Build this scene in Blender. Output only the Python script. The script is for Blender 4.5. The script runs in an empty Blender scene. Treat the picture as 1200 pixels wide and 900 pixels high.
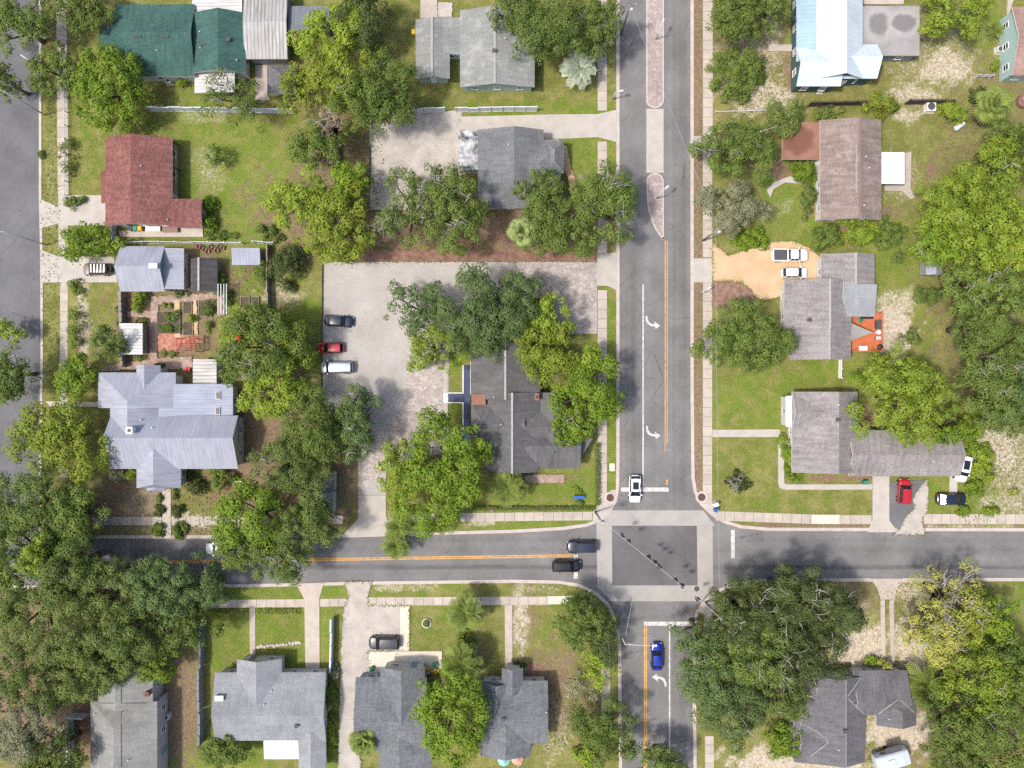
import bpy, bmesh, math, random
import numpy as np
from mathutils import Vector, Matrix

random.seed(7)
rng = np.random.default_rng(7)
scene = bpy.context.scene
COL = scene.collection

# ------------------------------------------------------------------ camera, sky, sun, exposure
CAM_H = 112.0            # drone height in metres
FPX = 831.0              # focal length in photo pixels (1200 px wide frame)
cam = bpy.data.cameras.new("camera")
cam.sensor_width = 36.0
cam.lens = FPX / 1200.0 * 36.0
cam.clip_start = 1.0
cam.clip_end = 20000.0
cam_ob = bpy.data.objects.new("camera", cam)
cam_ob.location = (0, 0, CAM_H)
COL.objects.link(cam_ob)
scene.camera = cam_ob

SUN_EL, SUN_AZ = math.radians(60), math.radians(17)      # shadows fall towards +x and a little +y
sun_vec = Vector((-math.cos(SUN_EL) * math.cos(SUN_AZ), -math.cos(SUN_EL) * math.sin(SUN_AZ), math.sin(SUN_EL)))
sl = bpy.data.lights.new("sun", 'SUN')
sl.energy = 2.7
sl.angle = math.radians(5.0)
sl.color = (1.0, 0.955, 0.89)
so = bpy.data.objects.new("sun", sl)
so.rotation_euler = (-sun_vec).to_track_quat('-Z', 'Y').to_euler()
so.location = sun_vec * 300
COL.objects.link(so)

world = bpy.data.worlds.new("World")
scene.world = world
world.use_nodes = True
wn = world.node_tree.nodes
wl = world.node_tree.links
wn.clear()
sky = wn.new('ShaderNodeTexSky')
sky.sky_type = 'NISHITA'
sky.sun_disc = False
sky.sun_elevation = SUN_EL
sky.sun_rotation = math.atan2(sun_vec.x, sun_vec.y) % (2 * math.pi)
sky.air_density = 1.0
sky.dust_density = 4.0
bg = wn.new('ShaderNodeBackground')
bg.inputs['Strength'].default_value = 0.15
wo = wn.new('ShaderNodeOutputWorld')
wl.new(sky.outputs[0], bg.inputs['Color'])
wl.new(bg.outputs[0], wo.inputs['Surface'])

scene.view_settings.view_transform = 'Standard'
scene.view_settings.look = 'None'
scene.view_settings.exposure = 0.5
scene.view_settings.gamma = 1.0
scene.view_settings.use_curve_mapping = False
scene.render.engine = 'CYCLES'
cy = scene.cycles
cy.max_bounces = 6
cy.diffuse_bounces = 3
cy.glossy_bounces = 2
cy.transmission_bounces = 3
cy.transparent_max_bounces = 4
cy.use_denoising = False
try:
    cy.use_adaptive_sampling = True
    cy.adaptive_threshold = 0.02
except Exception:
    pass


# ------------------------------------------------------------------ helpers
def W(px, py, z=0.0):
    """The world point at height z whose place in the survey grid is (px, py)."""
    k = (CAM_H - z) / FPX
    return np.array(((px - 600.0) * k, -(py - 450.0) * k, z))


def M(px, z=0.0):
    return px * (CAM_H - z) / FPX


def tagk(o, kind):
    o['kind'] = kind
    return o


def tag(o, label, cat, group=None):
    o['label'] = label
    o['category'] = cat
    if group:
        o['group'] = group
    return o


def link(o):
    COL.objects.link(o)
    return o


def mesh(name, V, F, mats, mi=None, smooth=False, uv=None):
    me = bpy.data.meshes.new(name)
    me.from_pydata([tuple(map(float, v)) for v in V], [], [tuple(f) for f in F])
    for m in (mats if isinstance(mats, (list, tuple)) else [mats]):
        me.materials.append(m)
    if mi is not None:
        me.polygons.foreach_set('material_index', np.array(mi, dtype=np.int32))
    if smooth:
        me.polygons.foreach_set('use_smooth', np.ones(len(F), dtype=bool))
    if uv is not None:
        l = me.uv_layers.new(name='uv')
        l.data.foreach_set('uv', np.array(uv, dtype=np.float32).ravel())
    me.update()
    return me


def obj(name, me, parent=None, loc=None, rot=None, scale=None):
    o = bpy.data.objects.new(name, me)
    link(o)
    if parent:
        o.parent = parent
    if loc is not None:
        o.location = loc
    if rot is not None:
        o.rotation_euler = rot
    if scale is not None:
        o.scale = scale
    return o


def thing(name, label, cat, loc, group=None, rotz=0.0):
    o = bpy.data.objects.new(name, None)
    o.empty_display_size = 0.3
    link(o)
    o.location = loc
    o.rotation_euler = (0, 0, rotz)
    return tag(o, label, cat, group)


class Geo:
    """Collects simple shapes into one mesh."""
    def __init__(self):
        self.V, self.F, self.MI = [], [], []

    def add(self, V, F, mi=0):
        o = len(self.V)
        self.V += [tuple(map(float, v)) for v in V]
        self.F += [tuple(i + o for i in f) for f in F]
        self.MI += [mi] * len(F)
        return self

    def box(self, c, s, mi=0, rz=0.0):
        x, y, z = s[0] / 2, s[1] / 2, s[2] / 2
        V = [(-x, -y, -z), (x, -y, -z), (x, y, -z), (-x, y, -z), (-x, -y, z), (x, -y, z), (x, y, z), (-x, y, z)]
        ca, sa = math.cos(rz), math.sin(rz)
        V = [(c[0] + a * ca - b * sa, c[1] + a * sa + b * ca, c[2] + d) for a, b, d in V]
        F = [(3, 2, 1, 0), (4, 5, 6, 7), (0, 1, 5, 4), (1, 2, 6, 5), (2, 3, 7, 6), (3, 0, 4, 7)]
        return self.add(V, F, mi)

    def prism(self, pts, z0, z1, mi=0):
        n = len(pts)
        a = sum(pts[i][0] * pts[(i + 1) % n][1] - pts[(i + 1) % n][0] * pts[i][1] for i in range(n))
        if a < 0:
            pts = pts[::-1]
        V = [(p[0], p[1], z0) for p in pts] + [(p[0], p[1], z1) for p in pts]
        F = [tuple(range(n, 2 * n)), tuple(range(n - 1, -1, -1))]
        F += [(i, (i + 1) % n, n + (i + 1) % n, n + i) for i in range(n)]
        return self.add(V, F, mi)

    def tube(self, P, R, n=6, mi=0, cap=True):
        P = [np.array(p, float) for p in P]
        V, F = [], []
        for i, p in enumerate(P):
            d = (P[min(i + 1, len(P) - 1)] - P[max(i - 1, 0)])
            d = d / (np.linalg.norm(d) + 1e-9)
            a = np.cross(d, (0, 0, 1.0))
            if np.linalg.norm(a) < 1e-3:
                a = np.array((1.0, 0, 0))
            a /= np.linalg.norm(a)
            b = np.cross(d, a)
            for k in range(n):
                t = 2 * math.pi * k / n
                V.append(p + R[i] * (a * math.cos(t) + b * math.sin(t)))
        for i in range(len(P) - 1):
            for k in range(n):
                F.append((i * n + k, i * n + (k + 1) % n, (i + 1) * n + (k + 1) % n, (i + 1) * n + k))
        if cap:
            F.append(tuple(range(n))[::-1])
            F.append(tuple(range((len(P) - 1) * n, len(P) * n)))
        return self.add(V, F, mi)

    def lathe(self, c, prof, n=12, mi=0):
        V, F = [], []
        for r, z in prof:
            for k in range(n):
                t = 2 * math.pi * k / n
                V.append((c[0] + r * math.cos(t), c[1] + r * math.sin(t), c[2] + z))
        for i in range(len(prof) - 1):
            for k in range(n):
                F.append((i * n + k, i * n + (k + 1) % n, (i + 1) * n + (k + 1) % n, (i + 1) * n + k))
        F.append(tuple(range(n))[::-1])
        F.append(tuple(range((len(prof) - 1) * n, len(prof) * n)))
        return self.add(V, F, mi)

    def mesh(self, name, mats, smooth=False):
        return mesh(name, self.V, self.F, mats, self.MI, smooth)

    def build(self, name, mats, parent=None, smooth=False, **kw):
        return obj(name, self.mesh(name, mats, smooth), parent, **kw)


# ------------------------------------------------------------------ materials
def lin(r, g, b, k=0.72):
    """albedo from an 8-bit colour of a sunlit surface"""
    f = lambda v: (v / 255 / 12.92 if v / 255 <= 0.04045 else ((v / 255 + 0.055) / 1.055) ** 2.4)
    return (f(r) * k, f(g) * k, f(b) * k)


class NT:
    def __init__(self, name):
        self.m = bpy.data.materials.new(name)
        self.m.use_nodes = True
        self.t = self.m.node_tree
        self.t.nodes.clear()

    def n(self, typ, ins=None, out=0, **props):
        nd = self.t.nodes.new(typ)
        for k, v in props.items():
            setattr(nd, k, v)
        for k, v in (ins or {}).items():
            s = nd.inputs[k]
            if hasattr(v, 'is_linked'):
                self.t.links.new(v, s)
            else:
                if isinstance(v, tuple) and len(v) == 3 and s.type == 'RGBA':
                    v = v + (1.0,)
                s.default_value = v
        return nd.outputs[out]

    def pos(self):
        return self.n('ShaderNodeNewGeometry', out=0)

    def noise(self, vec, scale, detail=3.0, rough=0.55):
        return self.n('ShaderNodeTexNoise', {'Vector': vec, 'Scale': scale, 'Detail': detail, 'Roughness': rough})

    def mapr(self, v, a, b, c=0.0, d=1.0, smooth=False):
        return self.n('ShaderNodeMapRange', {'Value': v, 'From Min': a, 'From Max': b, 'To Min': c, 'To Max': d},
                      interpolation_type='SMOOTHSTEP' if smooth else 'LINEAR')

    def math(self, op, a, b=0.0):
        return self.n('ShaderNodeMath', {0: a, 1: b}, operation=op)

    def mix(self, f, a, b, blend='MIX'):
        nd = self.t.nodes.new('ShaderNodeMix')
        nd.data_type = 'RGBA'
        nd.blend_type = blend
        for idx, v in ((0, f), (6, a), (7, b)):
            s = nd.inputs[idx]
            if hasattr(v, 'is_linked'):
                self.t.links.new(v, s)
            else:
                s.default_value = v if idx == 0 else (tuple(v) + (1.0,))[:4]
        return nd.outputs[2]

    def scalec(self, c, f):
        """multiply a colour by a value socket"""
        comb = self.n('ShaderNodeCombineColor', {0: f, 1: f, 2: f})
        return self.mix(1.0, c, comb, 'MULTIPLY')

    def bump(self, h, strength=0.3, dist=0.05):
        return self.n('ShaderNodeBump', {'Height': h, 'Strength': strength, 'Distance': dist})

    def out(self, col, rough=0.85, spec=0.25, bump=None, metal=0.0, coat=0.0, trans=None):
        ins = {'Base Color': col, 'Roughness': rough, 'Specular IOR Level': spec, 'Metallic': metal, 'Coat Weight': coat}
        if bump is not None:
            ins['Normal'] = bump
        b = self.n('ShaderNodeBsdfPrincipled', ins)
        if trans:
            t = self.n('ShaderNodeBsdfTranslucent', {'Color': trans[1]})
            b = self.n('ShaderNodeMixShader', {0: trans[0], 1: b, 2: t})
        o = self.t.nodes.new('ShaderNodeOutputMaterial')
        self.t.links.new(b, o.inputs['Surface'])
        return self.m


def rough_mat(name, c, var=0.18, scale=1.5, fine=9.0, rough=0.9, bump=0.15, rnd=0.0, c2=None, spec=0.2):
    """mottled mineral / painted surface"""
    t = NT(name)
    p = t.pos()
    n1 = t.noise(p, scale, 5.0, 0.6)
    n2 = t.noise(p, fine, 3.0)
    col = t.mix(t.mapr(n1, 0.36, 0.66), c, c2 or tuple(v * (1 - var) for v in c))
    f = t.mapr(n2, 0.25, 0.75, 1 - var * 0.7, 1 + var * 0.7)
    if rnd:
        r = t.n('ShaderNodeObjectInfo', out=5)
        f = t.math('MULTIPLY', f, t.mapr(r, 0, 1, 1 - rnd, 1 + rnd))
    return t.out(t.scalec(col, f), rough, spec, t.bump(n2, bump, 0.03) if bump else None)


def plain(name, c, rough=0.6, spec=0.4, metal=0.0, coat=0.0, var=0.08):
    t = NT(name)
    p = t.n('ShaderNodeTexCoord', out=3)
    n = t.noise(p, 4.0, 4.0)
    return t.out(t.scalec(c, t.mapr(n, 0.3, 0.7, 1 - var, 1 + var)), rough, spec, None, metal, coat)


def shingle(name, c, var=0.14, streak=0.22, big=0.25, patch=None):
    """asphalt shingles: courses laid out along the slope with weathering that runs down it"""
    t = NT(name)
    uv = t.n('ShaderNodeTexCoord', out=2)
    p = t.pos()
    br = t.n('ShaderNodeTexBrick', {'Vector': uv, 'Color1': tuple(v * (1 - var) for v in c), 'Color2': tuple(v * (1 + var) for v in c),
                                    'Mortar': tuple(v * 0.72 for v in c), 'Scale': 1.0, 'Mortar Size': 0.02, 'Brick Width': 0.42, 'Row Height': 0.26})
    st = t.n('ShaderNodeMapping', {'Vector': uv, 'Scale': (1.6, 0.22, 1.0)})
    ns = t.noise(st, 1.2, 5.0, 0.65)
    nb = t.noise(p, big, 4.0, 0.6)
    nf = t.noise(p, 7.0, 2.0)
    f = t.math('MULTIPLY', t.mapr(ns, 0.3, 0.7, 1 - streak, 1 + streak * 0.8), t.mapr(nb, 0.35, 0.65, 0.86, 1.12))
    f = t.math('MULTIPLY', f, t.mapr(nf, 0.3, 0.7, 0.86, 1.14))
    col = t.scalec(br, f)
    if patch:
        col = t.mix(t.mapr(t.noise(p, 0.5, 5.0, 0.7), 0.54, 0.66, 0, 0.65), col, patch)
    return t.out(col, 0.92, 0.15, t.bump(t.n('ShaderNodeTexBrick', {'Vector': uv, 'Color1': (1, 1, 1), 'Color2': (0.8, 0.8, 0.8), 'Mortar': (0, 0, 0),
                 'Scale': 1.0, 'Mortar Size': 0.03, 'Brick Width': 0.42, 'Row Height': 0.26}), 0.35, 0.02))


def metal_roof(name, c, period=0.42, dirt=0.25, rough=0.6, metal=0.05, groove=0.75, rust=None):
    """ribbed sheet metal, ribs running down the slope"""
    t = NT(name)
    uv = t.n('ShaderNodeTexCoord', out=2)
    p = t.pos()
    sep = t.n('ShaderNodeSeparateXYZ', {0: uv})
    s = t.math('FRACT', t.math('DIVIDE', sep, period))
    rib = t.mapr(t.math('ABSOLUTE', t.math('SUBTRACT', s, 0.5)), 0.30, 0.44, smooth=True)
    st = t.n('ShaderNodeMapping', {'Vector': uv, 'Scale': (2.5, 0.25, 1.0)})
    ns = t.noise(st, 1.0, 5.0, 0.6)
    nb = t.noise(p, 0.35, 4.0, 0.6)
    f = t.math('MULTIPLY', t.mapr(ns, 0.35, 0.7, 1.05, 1 - dirt), t.mapr(nb, 0.35, 0.65, 0.9, 1.06))
    f = t.math('MULTIPLY', f, t.mapr(rib, 0, 1, 1.0, groove))
    col = t.scalec(c, f)
    if rust:
        col = t.mix(t.mapr(t.noise(p, 0.8, 6.0, 0.7), 0.52, 0.68, 0, 0.8), col, rust)
    return t.out(col, rough, 0.25, t.bump(rib, 0.25, 0.03), metal)


def foliage(name, dark, light, tip=None, tr=0.28):
    t = NT(name)
    g = t.t.nodes.new('ShaderNodeNewGeometry')
    rnd = g.outputs['Random Per Island']
    p = g.outputs['Position']
    n = t.noise(p, 0.75, 3.0, 0.6)
    dark, light = tuple(v * 2.3 for v in dark), tuple(v * 1.5 for v in light)
    f = t.math('ADD', t.math('MULTIPLY', rnd, 0.32), t.mapr(n, 0.32, 0.68, 0.0, 0.72))
    col = t.mix(f, dark, light)
    if tip:
        col = t.mix(t.mapr(t.noise(p, 0.3, 2.0), 0.5, 0.68, 0, 0.75), col, tip)
    oi = t.n('ShaderNodeObjectInfo', out=5)
    col = t.scalec(col, t.mapr(oi, 0, 1, 0.88, 1.14))
    return t.out(col, 0.6, 0.22, None, trans=(tr, col))


MAT = {}
# ground with grass, sand, mulch and dirt by area
t = NT('ground')
p = t.pos()
at = lambda nm: t.n('ShaderNodeAttribute', attribute_name=nm, out=2)
nL, nM, nF, nXF = t.noise(p, 0.10, 4.0, 0.6), t.noise(p, 0.45, 5.0, 0.65), t.noise(p, 2.2, 5.0, 0.7), t.noise(p, 9.0, 3.0, 0.7)
col = t.mix(t.mapr(nM, 0.40, 0.60), (0.150, 0.155, 0.040), (0.240, 0.225, 0.080))
col = t.mix(t.mapr(nF, 0.42, 0.70, 0, 0.6), col, (0.125, 0.150, 0.032))
lush = t.mix(t.mapr(nF, 0.3, 0.7), (0.105, 0.158, 0.022), (0.165, 0.222, 0.036))
lush = t.mix(t.mapr(nM, 0.46, 0.62, 0, 0.75), lush, (0.215, 0.215, 0.058))
lush = t.mix(t.mapr(t.noise(p, 0.28, 4.0, 0.6), 0.54, 0.66, 0, 0.55), lush, (0.23, 0.19, 0.075))
fl = t.mapr(t.math('SUBTRACT', at('lush'), t.math('MULTIPLY', t.math('SUBTRACT', nM, 0.5), 0.9)), 0.30, 0.62, smooth=True)
col = t.mix(t.math('MULTIPLY', fl, 0.85), col, lush)
dirt = t.mix(t.mapr(nF, 0.3, 0.7), (0.145, 0.098, 0.058), (0.27, 0.205, 0.135))
blend = t.math('ADD', t.math('MULTIPLY', nF, 0.6), t.math('MULTIPLY', nM, 0.4))
fd = t.mapr(t.math('SUBTRACT', at('dirt'), blend), -0.12, 0.10, smooth=True)
col = t.mix(fd, col, dirt)
mul = t.mix(t.mapr(nXF, 0.3, 0.7), (0.140, 0.082, 0.055), (0.30, 0.20, 0.14))
fm = t.mapr(t.math('SUBTRACT', at('mulch'), blend), -0.06, 0.05, smooth=True)
col = t.mix(fm, col, mul)
sand = t.mix(t.mapr(nF, 0.35, 0.65), (0.56, 0.49, 0.39), (0.35, 0.285, 0.20))
blend2 = t.math('ADD', t.math('MULTIPLY', blend, 0.62), t.math('MULTIPLY', nXF, 0.38))
fs = t.mapr(t.math('SUBTRACT', at('sand'), blend2), -0.10, 0.12, smooth=True)
col = t.mix(fs, col, sand)
col = t.scalec(col, t.mapr(nXF, 0.25, 0.75, 0.72, 1.28))
col = t.scalec(col, t.mapr(nL, 0.3, 0.7, 0.90, 1.08))
MAT['ground'] = t.out(col, 0.95, 0.1, t.bump(t.math('ADD', nXF, nF), 0.7, 0.12))

# asphalt
def asphalt(name, c, crack=True, tracks=None):
    t = NT(name)
    p = t.pos()
    n1, n2, n3 = t.noise(p, 0.16, 5.0, 0.6), t.noise(p, 14.0, 2.0), t.noise(p, 1.3, 5.0, 0.6)
    f = t.math('MULTIPLY', t.mapr(n1, 0.32, 0.68, 0.80, 1.16), t.mapr(n2, 0.25, 0.75, 0.86, 1.14))
    f = t.math('MULTIPLY', f, t.mapr(n3, 0.3, 0.7, 0.93, 1.06))
    col = t.scalec(c, f)
    if crack:
        w = t.mix(0.12, p, t.n('ShaderNodeTexNoise', {'Vector': p, 'Scale': 0.8, 'Detail': 4.0}, out=1), 'ADD')
        v = t.n('ShaderNodeTexVoronoi', {'Vector': w, 'Scale': 0.2}, feature='DISTANCE_TO_EDGE')
        ck = t.math('MULTIPLY', t.mapr(v, 0.0, 0.012, 1.0, 0.0), t.mapr(n3, 0.45, 0.6))
        col = t.mix(t.math('MULTIPLY', ck, 0.8), col, (0.05, 0.05, 0.05))
    sx = t.n('ShaderNodeSeparateXYZ', {0: p}, out=0)
    sy = t.n('ShaderNodeSeparateXYZ', {0: p}, out=1)
    if tracks:                                  # oil and tyre wear along the lanes
        ns = t.noise(t.n('ShaderNodeMapping', {'Vector': p, 'Scale': (1.0, 0.08, 1.0)}), 0.9, 4.0, 0.6)
        nt = t.noise(t.n('ShaderNodeMapping', {'Vector': p, 'Scale': (0.08, 1.0, 1.0)}), 0.9, 4.0, 0.6)
        for x0, wd, am in tracks[0]:
            m = t.mapr(t.math('ABSOLUTE', t.math('SUBTRACT', sx, x0)), 0.1, wd, 1, 0, True)
            m = t.math('MULTIPLY', m, t.mapr(ns, 0.3, 0.6, 0.2, 1.0))
            m = t.math('MULTIPLY', m, t.mapr(t.math('ABSOLUTE', sy), 19, 23, 1, 0) if x0 < 21 and x0 > 18 else 1.0)
            col = t.scalec(col, t.math('SUBTRACT', 1.0, t.math('MULTIPLY', m, am)))
        for y0, wd, am in tracks[1]:
            m = t.mapr(t.math('ABSOLUTE', t.math('SUBTRACT', sy, y0)), 0.1, wd, 1, 0, True)
            m = t.math('MULTIPLY', m, t.mapr(nt, 0.3, 0.6, 0.2, 1.0))
            col = t.scalec(col, t.math('SUBTRACT', 1.0, t.math('MULTIPLY', m, am)))
    return t.out(col, 0.9, 0.2, t.bump(n2, 0.25, 0.02))


MAT['asphalt'] = asphalt('asphalt', lin(134, 132, 131), tracks=([(19.15, 0.8, .26), (26.9, 1.0, .14), (21.3, .6, -.07), (25.0, .6, -.07), (18.2, .5, .09), (20.1, .5, .09), (25.6, .5, .09), (27.3, .5, .08), (22.4, .4, .06)], [(-28.9, 0.6, .40), (-26.2, .7, .10), (-24.6, .6, .09), (-27.6, .5, -.06)]))
MAT['asphalt_old'] = asphalt('worn_asphalt', lin(119, 119, 121))
MAT['asphalt_box'] = asphalt('junction_asphalt', lin(118, 116, 116))
MAT['oil'] = rough_mat('oil_stain', lin(98, 98, 101), 0.16, 0.9, 10.0, 0.8)
MAT['concrete'] = rough_mat('concrete', lin(204, 196, 186), 0.14, 0.7, 8.0, 0.9, 0.1)
MAT['crosswalk'] = rough_mat('crosswalk_concrete', lin(186, 181, 175), 0.12, 0.5, 7.0, 0.9, 0.1)
MAT['slab'] = rough_mat('slab_concrete', lin(206, 194, 181), 0.16, 0.9, 7.0, 0.9, 0.12, rnd=0.07)
MAT['joint'] = rough_mat('joint_soil', lin(120, 108, 92), 0.2)
MAT['kerb'] = rough_mat('kerb_concrete', lin(214, 202, 194), 0.18, 0.8, 8.0, 0.9, 0.1)
MAT['cream'] = rough_mat('cream_concrete', lin(232, 222, 205), 0.09, 0.6, 6.0)
MAT['sanddrive'] = rough_mat('sandy_gravel', lin(212, 178, 138), 0.2, 0.35, 7.0, 0.95, 0.5, c2=lin(222, 194, 158))
MAT['redmulch'] = rough_mat('bark_mulch', lin(140, 104, 92), 0.35, 1.4, 7.0, 0.95, 0.6, c2=lin(168, 140, 124))
MAT['brown_mulch'] = rough_mat('red_mulch_bed', lin(160, 126, 110), 0.3, 1.2, 6.0, 0.95, 0.6, c2=lin(128, 96, 82))
MAT['bluewalk'] = rough_mat('blue_painted_concrete', lin(84, 94, 122), 0.2, 0.8, 6.0, 0.7)
MAT['gravel'] = rough_mat('pale_gravel', lin(205, 196, 186), 0.22, 0.5, 5.0, 0.95, 0.5)
MAT['white'] = rough_mat('white_paint', (0.78, 0.77, 0.74), 0.06, 1.2, 8.0, 0.6, 0.0, spec=0.4)
MAT['marking'] = rough_mat('road_marking_white', (0.60, 0.59, 0.56), 0.4, 1.6, 14.0, 0.8, 0.0)
MAT['yellow_line'] = rough_mat('road_marking_yellow', lin(226, 174, 104, 0.8), 0.34, 1.3, 14.0, 0.8, 0.0)
MAT['trim'] = rough_mat('trim_paint', (0.62, 0.61, 0.58), 0.1, 1.0, 8.0, 0.6, 0.0)


def pavers(name, c1, c2, c3, w=0.34, h=0.22, contrast=1.0):
    """small setts: too small here to be pieces of their own"""
    t = NT(name)
    p = t.pos()
    br = t.n('ShaderNodeTexBrick', {'Vector': p, 'Color1': c1, 'Color2': c2, 'Mortar': tuple(v * 0.8 for v in c1), 'Scale': 1.0, 'Mortar Size': 0.02,
                                    'Brick Width': w, 'Row Height': h, 'Bias': 0.0})
    v = t.n('ShaderNodeTexVoronoi', {'Vector': p, 'Scale': 2.6}, out=1)
    vv = t.n('ShaderNodeSeparateColor', {0: v})
    col = t.mix(t.mapr(vv, 0.55, 0.95, 0, 0.75 * contrast), br, c3)
    nb = t.noise(p, 0.18, 4.0, 0.6)
    nf = t.noise(p, 4.0, 3.0)
    col = t.scalec(col, t.mapr(t.noise(p, 0.42, 6.0, 0.7), 0.58, 0.74, 1.0, 0.74, True))
    col = t.scalec(col, t.math('MULTIPLY', t.mapr(nb, 0.35, 0.65, 0.88, 1.07), t.mapr(nf, 0.3, 0.7, 1 - 0.14 * contrast, 1 + 0.14 * contrast)))
    return t.out(col, 0.9, 0.2, t.bump(vv, 0.35, 0.02))


MAT['pavers'] = pavers('pale_pavers', lin(199, 193, 186), lin(194, 188, 182), lin(184, 177, 170), contrast=0.45)
MAT['cobble'] = pavers('mixed_cobbles', lin(196, 186, 178), lin(176, 160, 153), lin(214, 206, 199), contrast=1.0)
MAT['median'] = pavers('median_bricks', lin(190, 173, 166), lin(174, 155, 149), lin(206, 195, 190), 0.24, 0.14, 0.9)
MAT['terracotta'] = pavers('terracotta_pavers', lin(206, 144, 120), lin(184, 122, 100), lin(216, 172, 148), 0.3, 0.3)
MAT['pinkpath'] = pavers('pink_brick_path', lin(186, 160, 146), lin(170, 142, 130), lin(198, 180, 166), 0.3, 0.2)

# leaves
FOL = {
    'grass': foliage('grass_blades', (0.070, 0.088, 0.018), (0.150, 0.165, 0.040)),
    'lime': foliage('lime_leaves', (0.058, 0.094, 0.010), (0.205, 0.250, 0.028)),
    'bright': foliage('bright_green_leaves', (0.042, 0.080, 0.008), (0.150, 0.200, 0.018)),
    'green': foliage('green_leaves', (0.036, 0.062, 0.012), (0.130, 0.165, 0.032)),
    'oak': foliage('oak_leaves', (0.036, 0.058, 0.012), (0.122, 0.156, 0.036)),
    'blue': foliage('bluish_green_leaves', (0.032, 0.056, 0.018), (0.105, 0.142, 0.044)),
    'olive': foliage('olive_leaves', (0.046, 0.066, 0.014), (0.128, 0.160, 0.042)),
    'grey': foliage('grey_green_leaves', (0.080, 0.086, 0.045), (0.215, 0.215, 0.125)),
    'dark': foliage('dark_leaves', (0.022, 0.036, 0.010), (0.082, 0.100, 0.030)),
    'yellow': foliage('yellow_leaves', (0.115, 0.125, 0.026), (0.300, 0.285, 0.070)),
    'yellowgreen': foliage('yellow_green_leaves', (0.056, 0.086, 0.010), (0.195, 0.235, 0.026), tip=(0.225, 0.235, 0.028)),
    'brown': foliage('dry_brown_leaves', (0.12, 0.075, 0.045), (0.30, 0.22, 0.15)),
    'palm': foliage('palm_fronds', (0.050, 0.074, 0.012), (0.150, 0.178, 0.042), tr=0.15),
    'fanpale': foliage('pale_fan_fronds', (0.080, 0.105, 0.030), (0.190, 0.225, 0.075), tr=0.15),
    'palegrey': foliage('blue_grey_fronds', (0.150, 0.175, 0.125), (0.34, 0.37, 0.29), tr=0.12),
}
MAT['bark'] = rough_mat('bark', (0.16, 0.125, 0.095), 0.4, 2.0, 9.0, 0.95, 0.6)
MAT['paleb'] = rough_mat('pale_bark', (0.38, 0.35, 0.31), 0.35, 1.2, 8.0, 0.95, 0.5)
MAT['glass'] = plain('window_glass', (0.025, 0.032, 0.045), 0.08, 0.6)
MAT['autoglass'] = plain('car_glass', (0.012, 0.016, 0.022), 0.06, 0.6)
MAT['rubber'] = plain('tyre_rubber', (0.02, 0.02, 0.02), 0.85, 0.2)
MAT['rim'] = plain('alloy_rim', (0.45, 0.45, 0.46), 0.35, 0.5, 0.8)
MAT['black'] = plain('black_plastic', (0.025, 0.025, 0.028), 0.55, 0.4)
MAT['dkgrey'] = plain('dark_grey', (0.07, 0.07, 0.075), 0.7, 0.3)
MAT['galv'] = plain('galvanised_steel', (0.46, 0.47, 0.48), 0.65, 0.3, 0.1)
MAT['wood'] = rough_mat('weathered_wood', (0.27, 0.235, 0.20), 0.3, 1.5, 8.0, 0.9, 0.3)
MAT['lamp'] = plain('headlight_lens', (0.75, 0.76, 0.78), 0.15, 0.6)
MAT['tail'] = plain('tail_light_lens', (0.35, 0.01, 0.01), 0.2, 0.6)


def colour(name, c, **k):
    if name not in MAT:
        MAT[name] = plain(name, c, **k)
    return MAT[name]

# ------------------------------------------------------------------ ground, roads, kerbs
CROSS_NW = [(726, -150), (726, 540), (725.5, 572), (723, 587), (716, 600), (704, 611), (688, 617), (660, 621), (600, 624.5), (500, 627), (400, 630), (250, 631), (100, 631), (50, 632)]
CROSS_SW = [(-200, 686), (100, 686), (250, 685), (300, 684), (440, 681), (600, 679), (655, 680), (680, 684), (700, 694), (713, 706), (721, 721), (726, 740), (728, 760), (729, 900), (730, 1060)]
CROSS_SE = [(814, 1060), (812.5, 900), (811, 760), (811.5, 732), (815, 716), (825, 703), (841, 690), (861, 682), (890, 678.5), (1000, 677.5), (1200, 677), (1400, 677)]
CROSS_NE = [(1400, 622.5), (1200, 622.5), (900, 622), (868, 619), (848, 613), (832, 603), (820, 591), (813, 577), (810, 560), (809, 450), (809, -150)]
ROAD = CROSS_NW + [(-200, 634)] + CROSS_SW + CROSS_SE + CROSS_NE
WSTREET = [(-18, -150), (46, -150), (46, 232), (47.5, 300), (48, 420), (47, 470), (46, 560), (45, 660), (-18, 660)]


def inside(P, X, Y):
    c = np.zeros(X.shape, bool)
    n = len(P)
    for i in range(n):
        x0, y0 = P[i]
        x1, y1 = P[(i + 1) % n]
        if y0 == y1:
            continue
        k = ((y0 > Y) != (y1 > Y)) & (X < (x1 - x0) * (Y - y0) / (y1 - y0) + x0)
        c ^= k
    return c


def dist(P, X, Y):
    d = np.full(X.shape, 1e9)
    n = len(P)
    for i in range(n):
        x0, y0 = P[i]
        x1, y1 = P[(i + 1) % n]
        dx, dy = x1 - x0, y1 - y0
        L = dx * dx + dy * dy + 1e-9
        u = np.clip(((X - x0) * dx + (Y - y0) * dy) / L, 0, 1)
        d = np.minimum(d, np.hypot(X - x0 - u * dx, Y - y0 - u * dy))
    return d


xs = np.concatenate([[-40000, -9000, -2000, -700], np.arange(-220, 1421, 4.0), [1900, 3200, 10000, 41000]])
ys = np.concatenate([[-40000, -9000, -2000, -700], np.arange(-160, 1061, 4.0), [1600, 3000, 10000, 41000]])
GX, GY = np.meshgrid(xs, ys)
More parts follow.
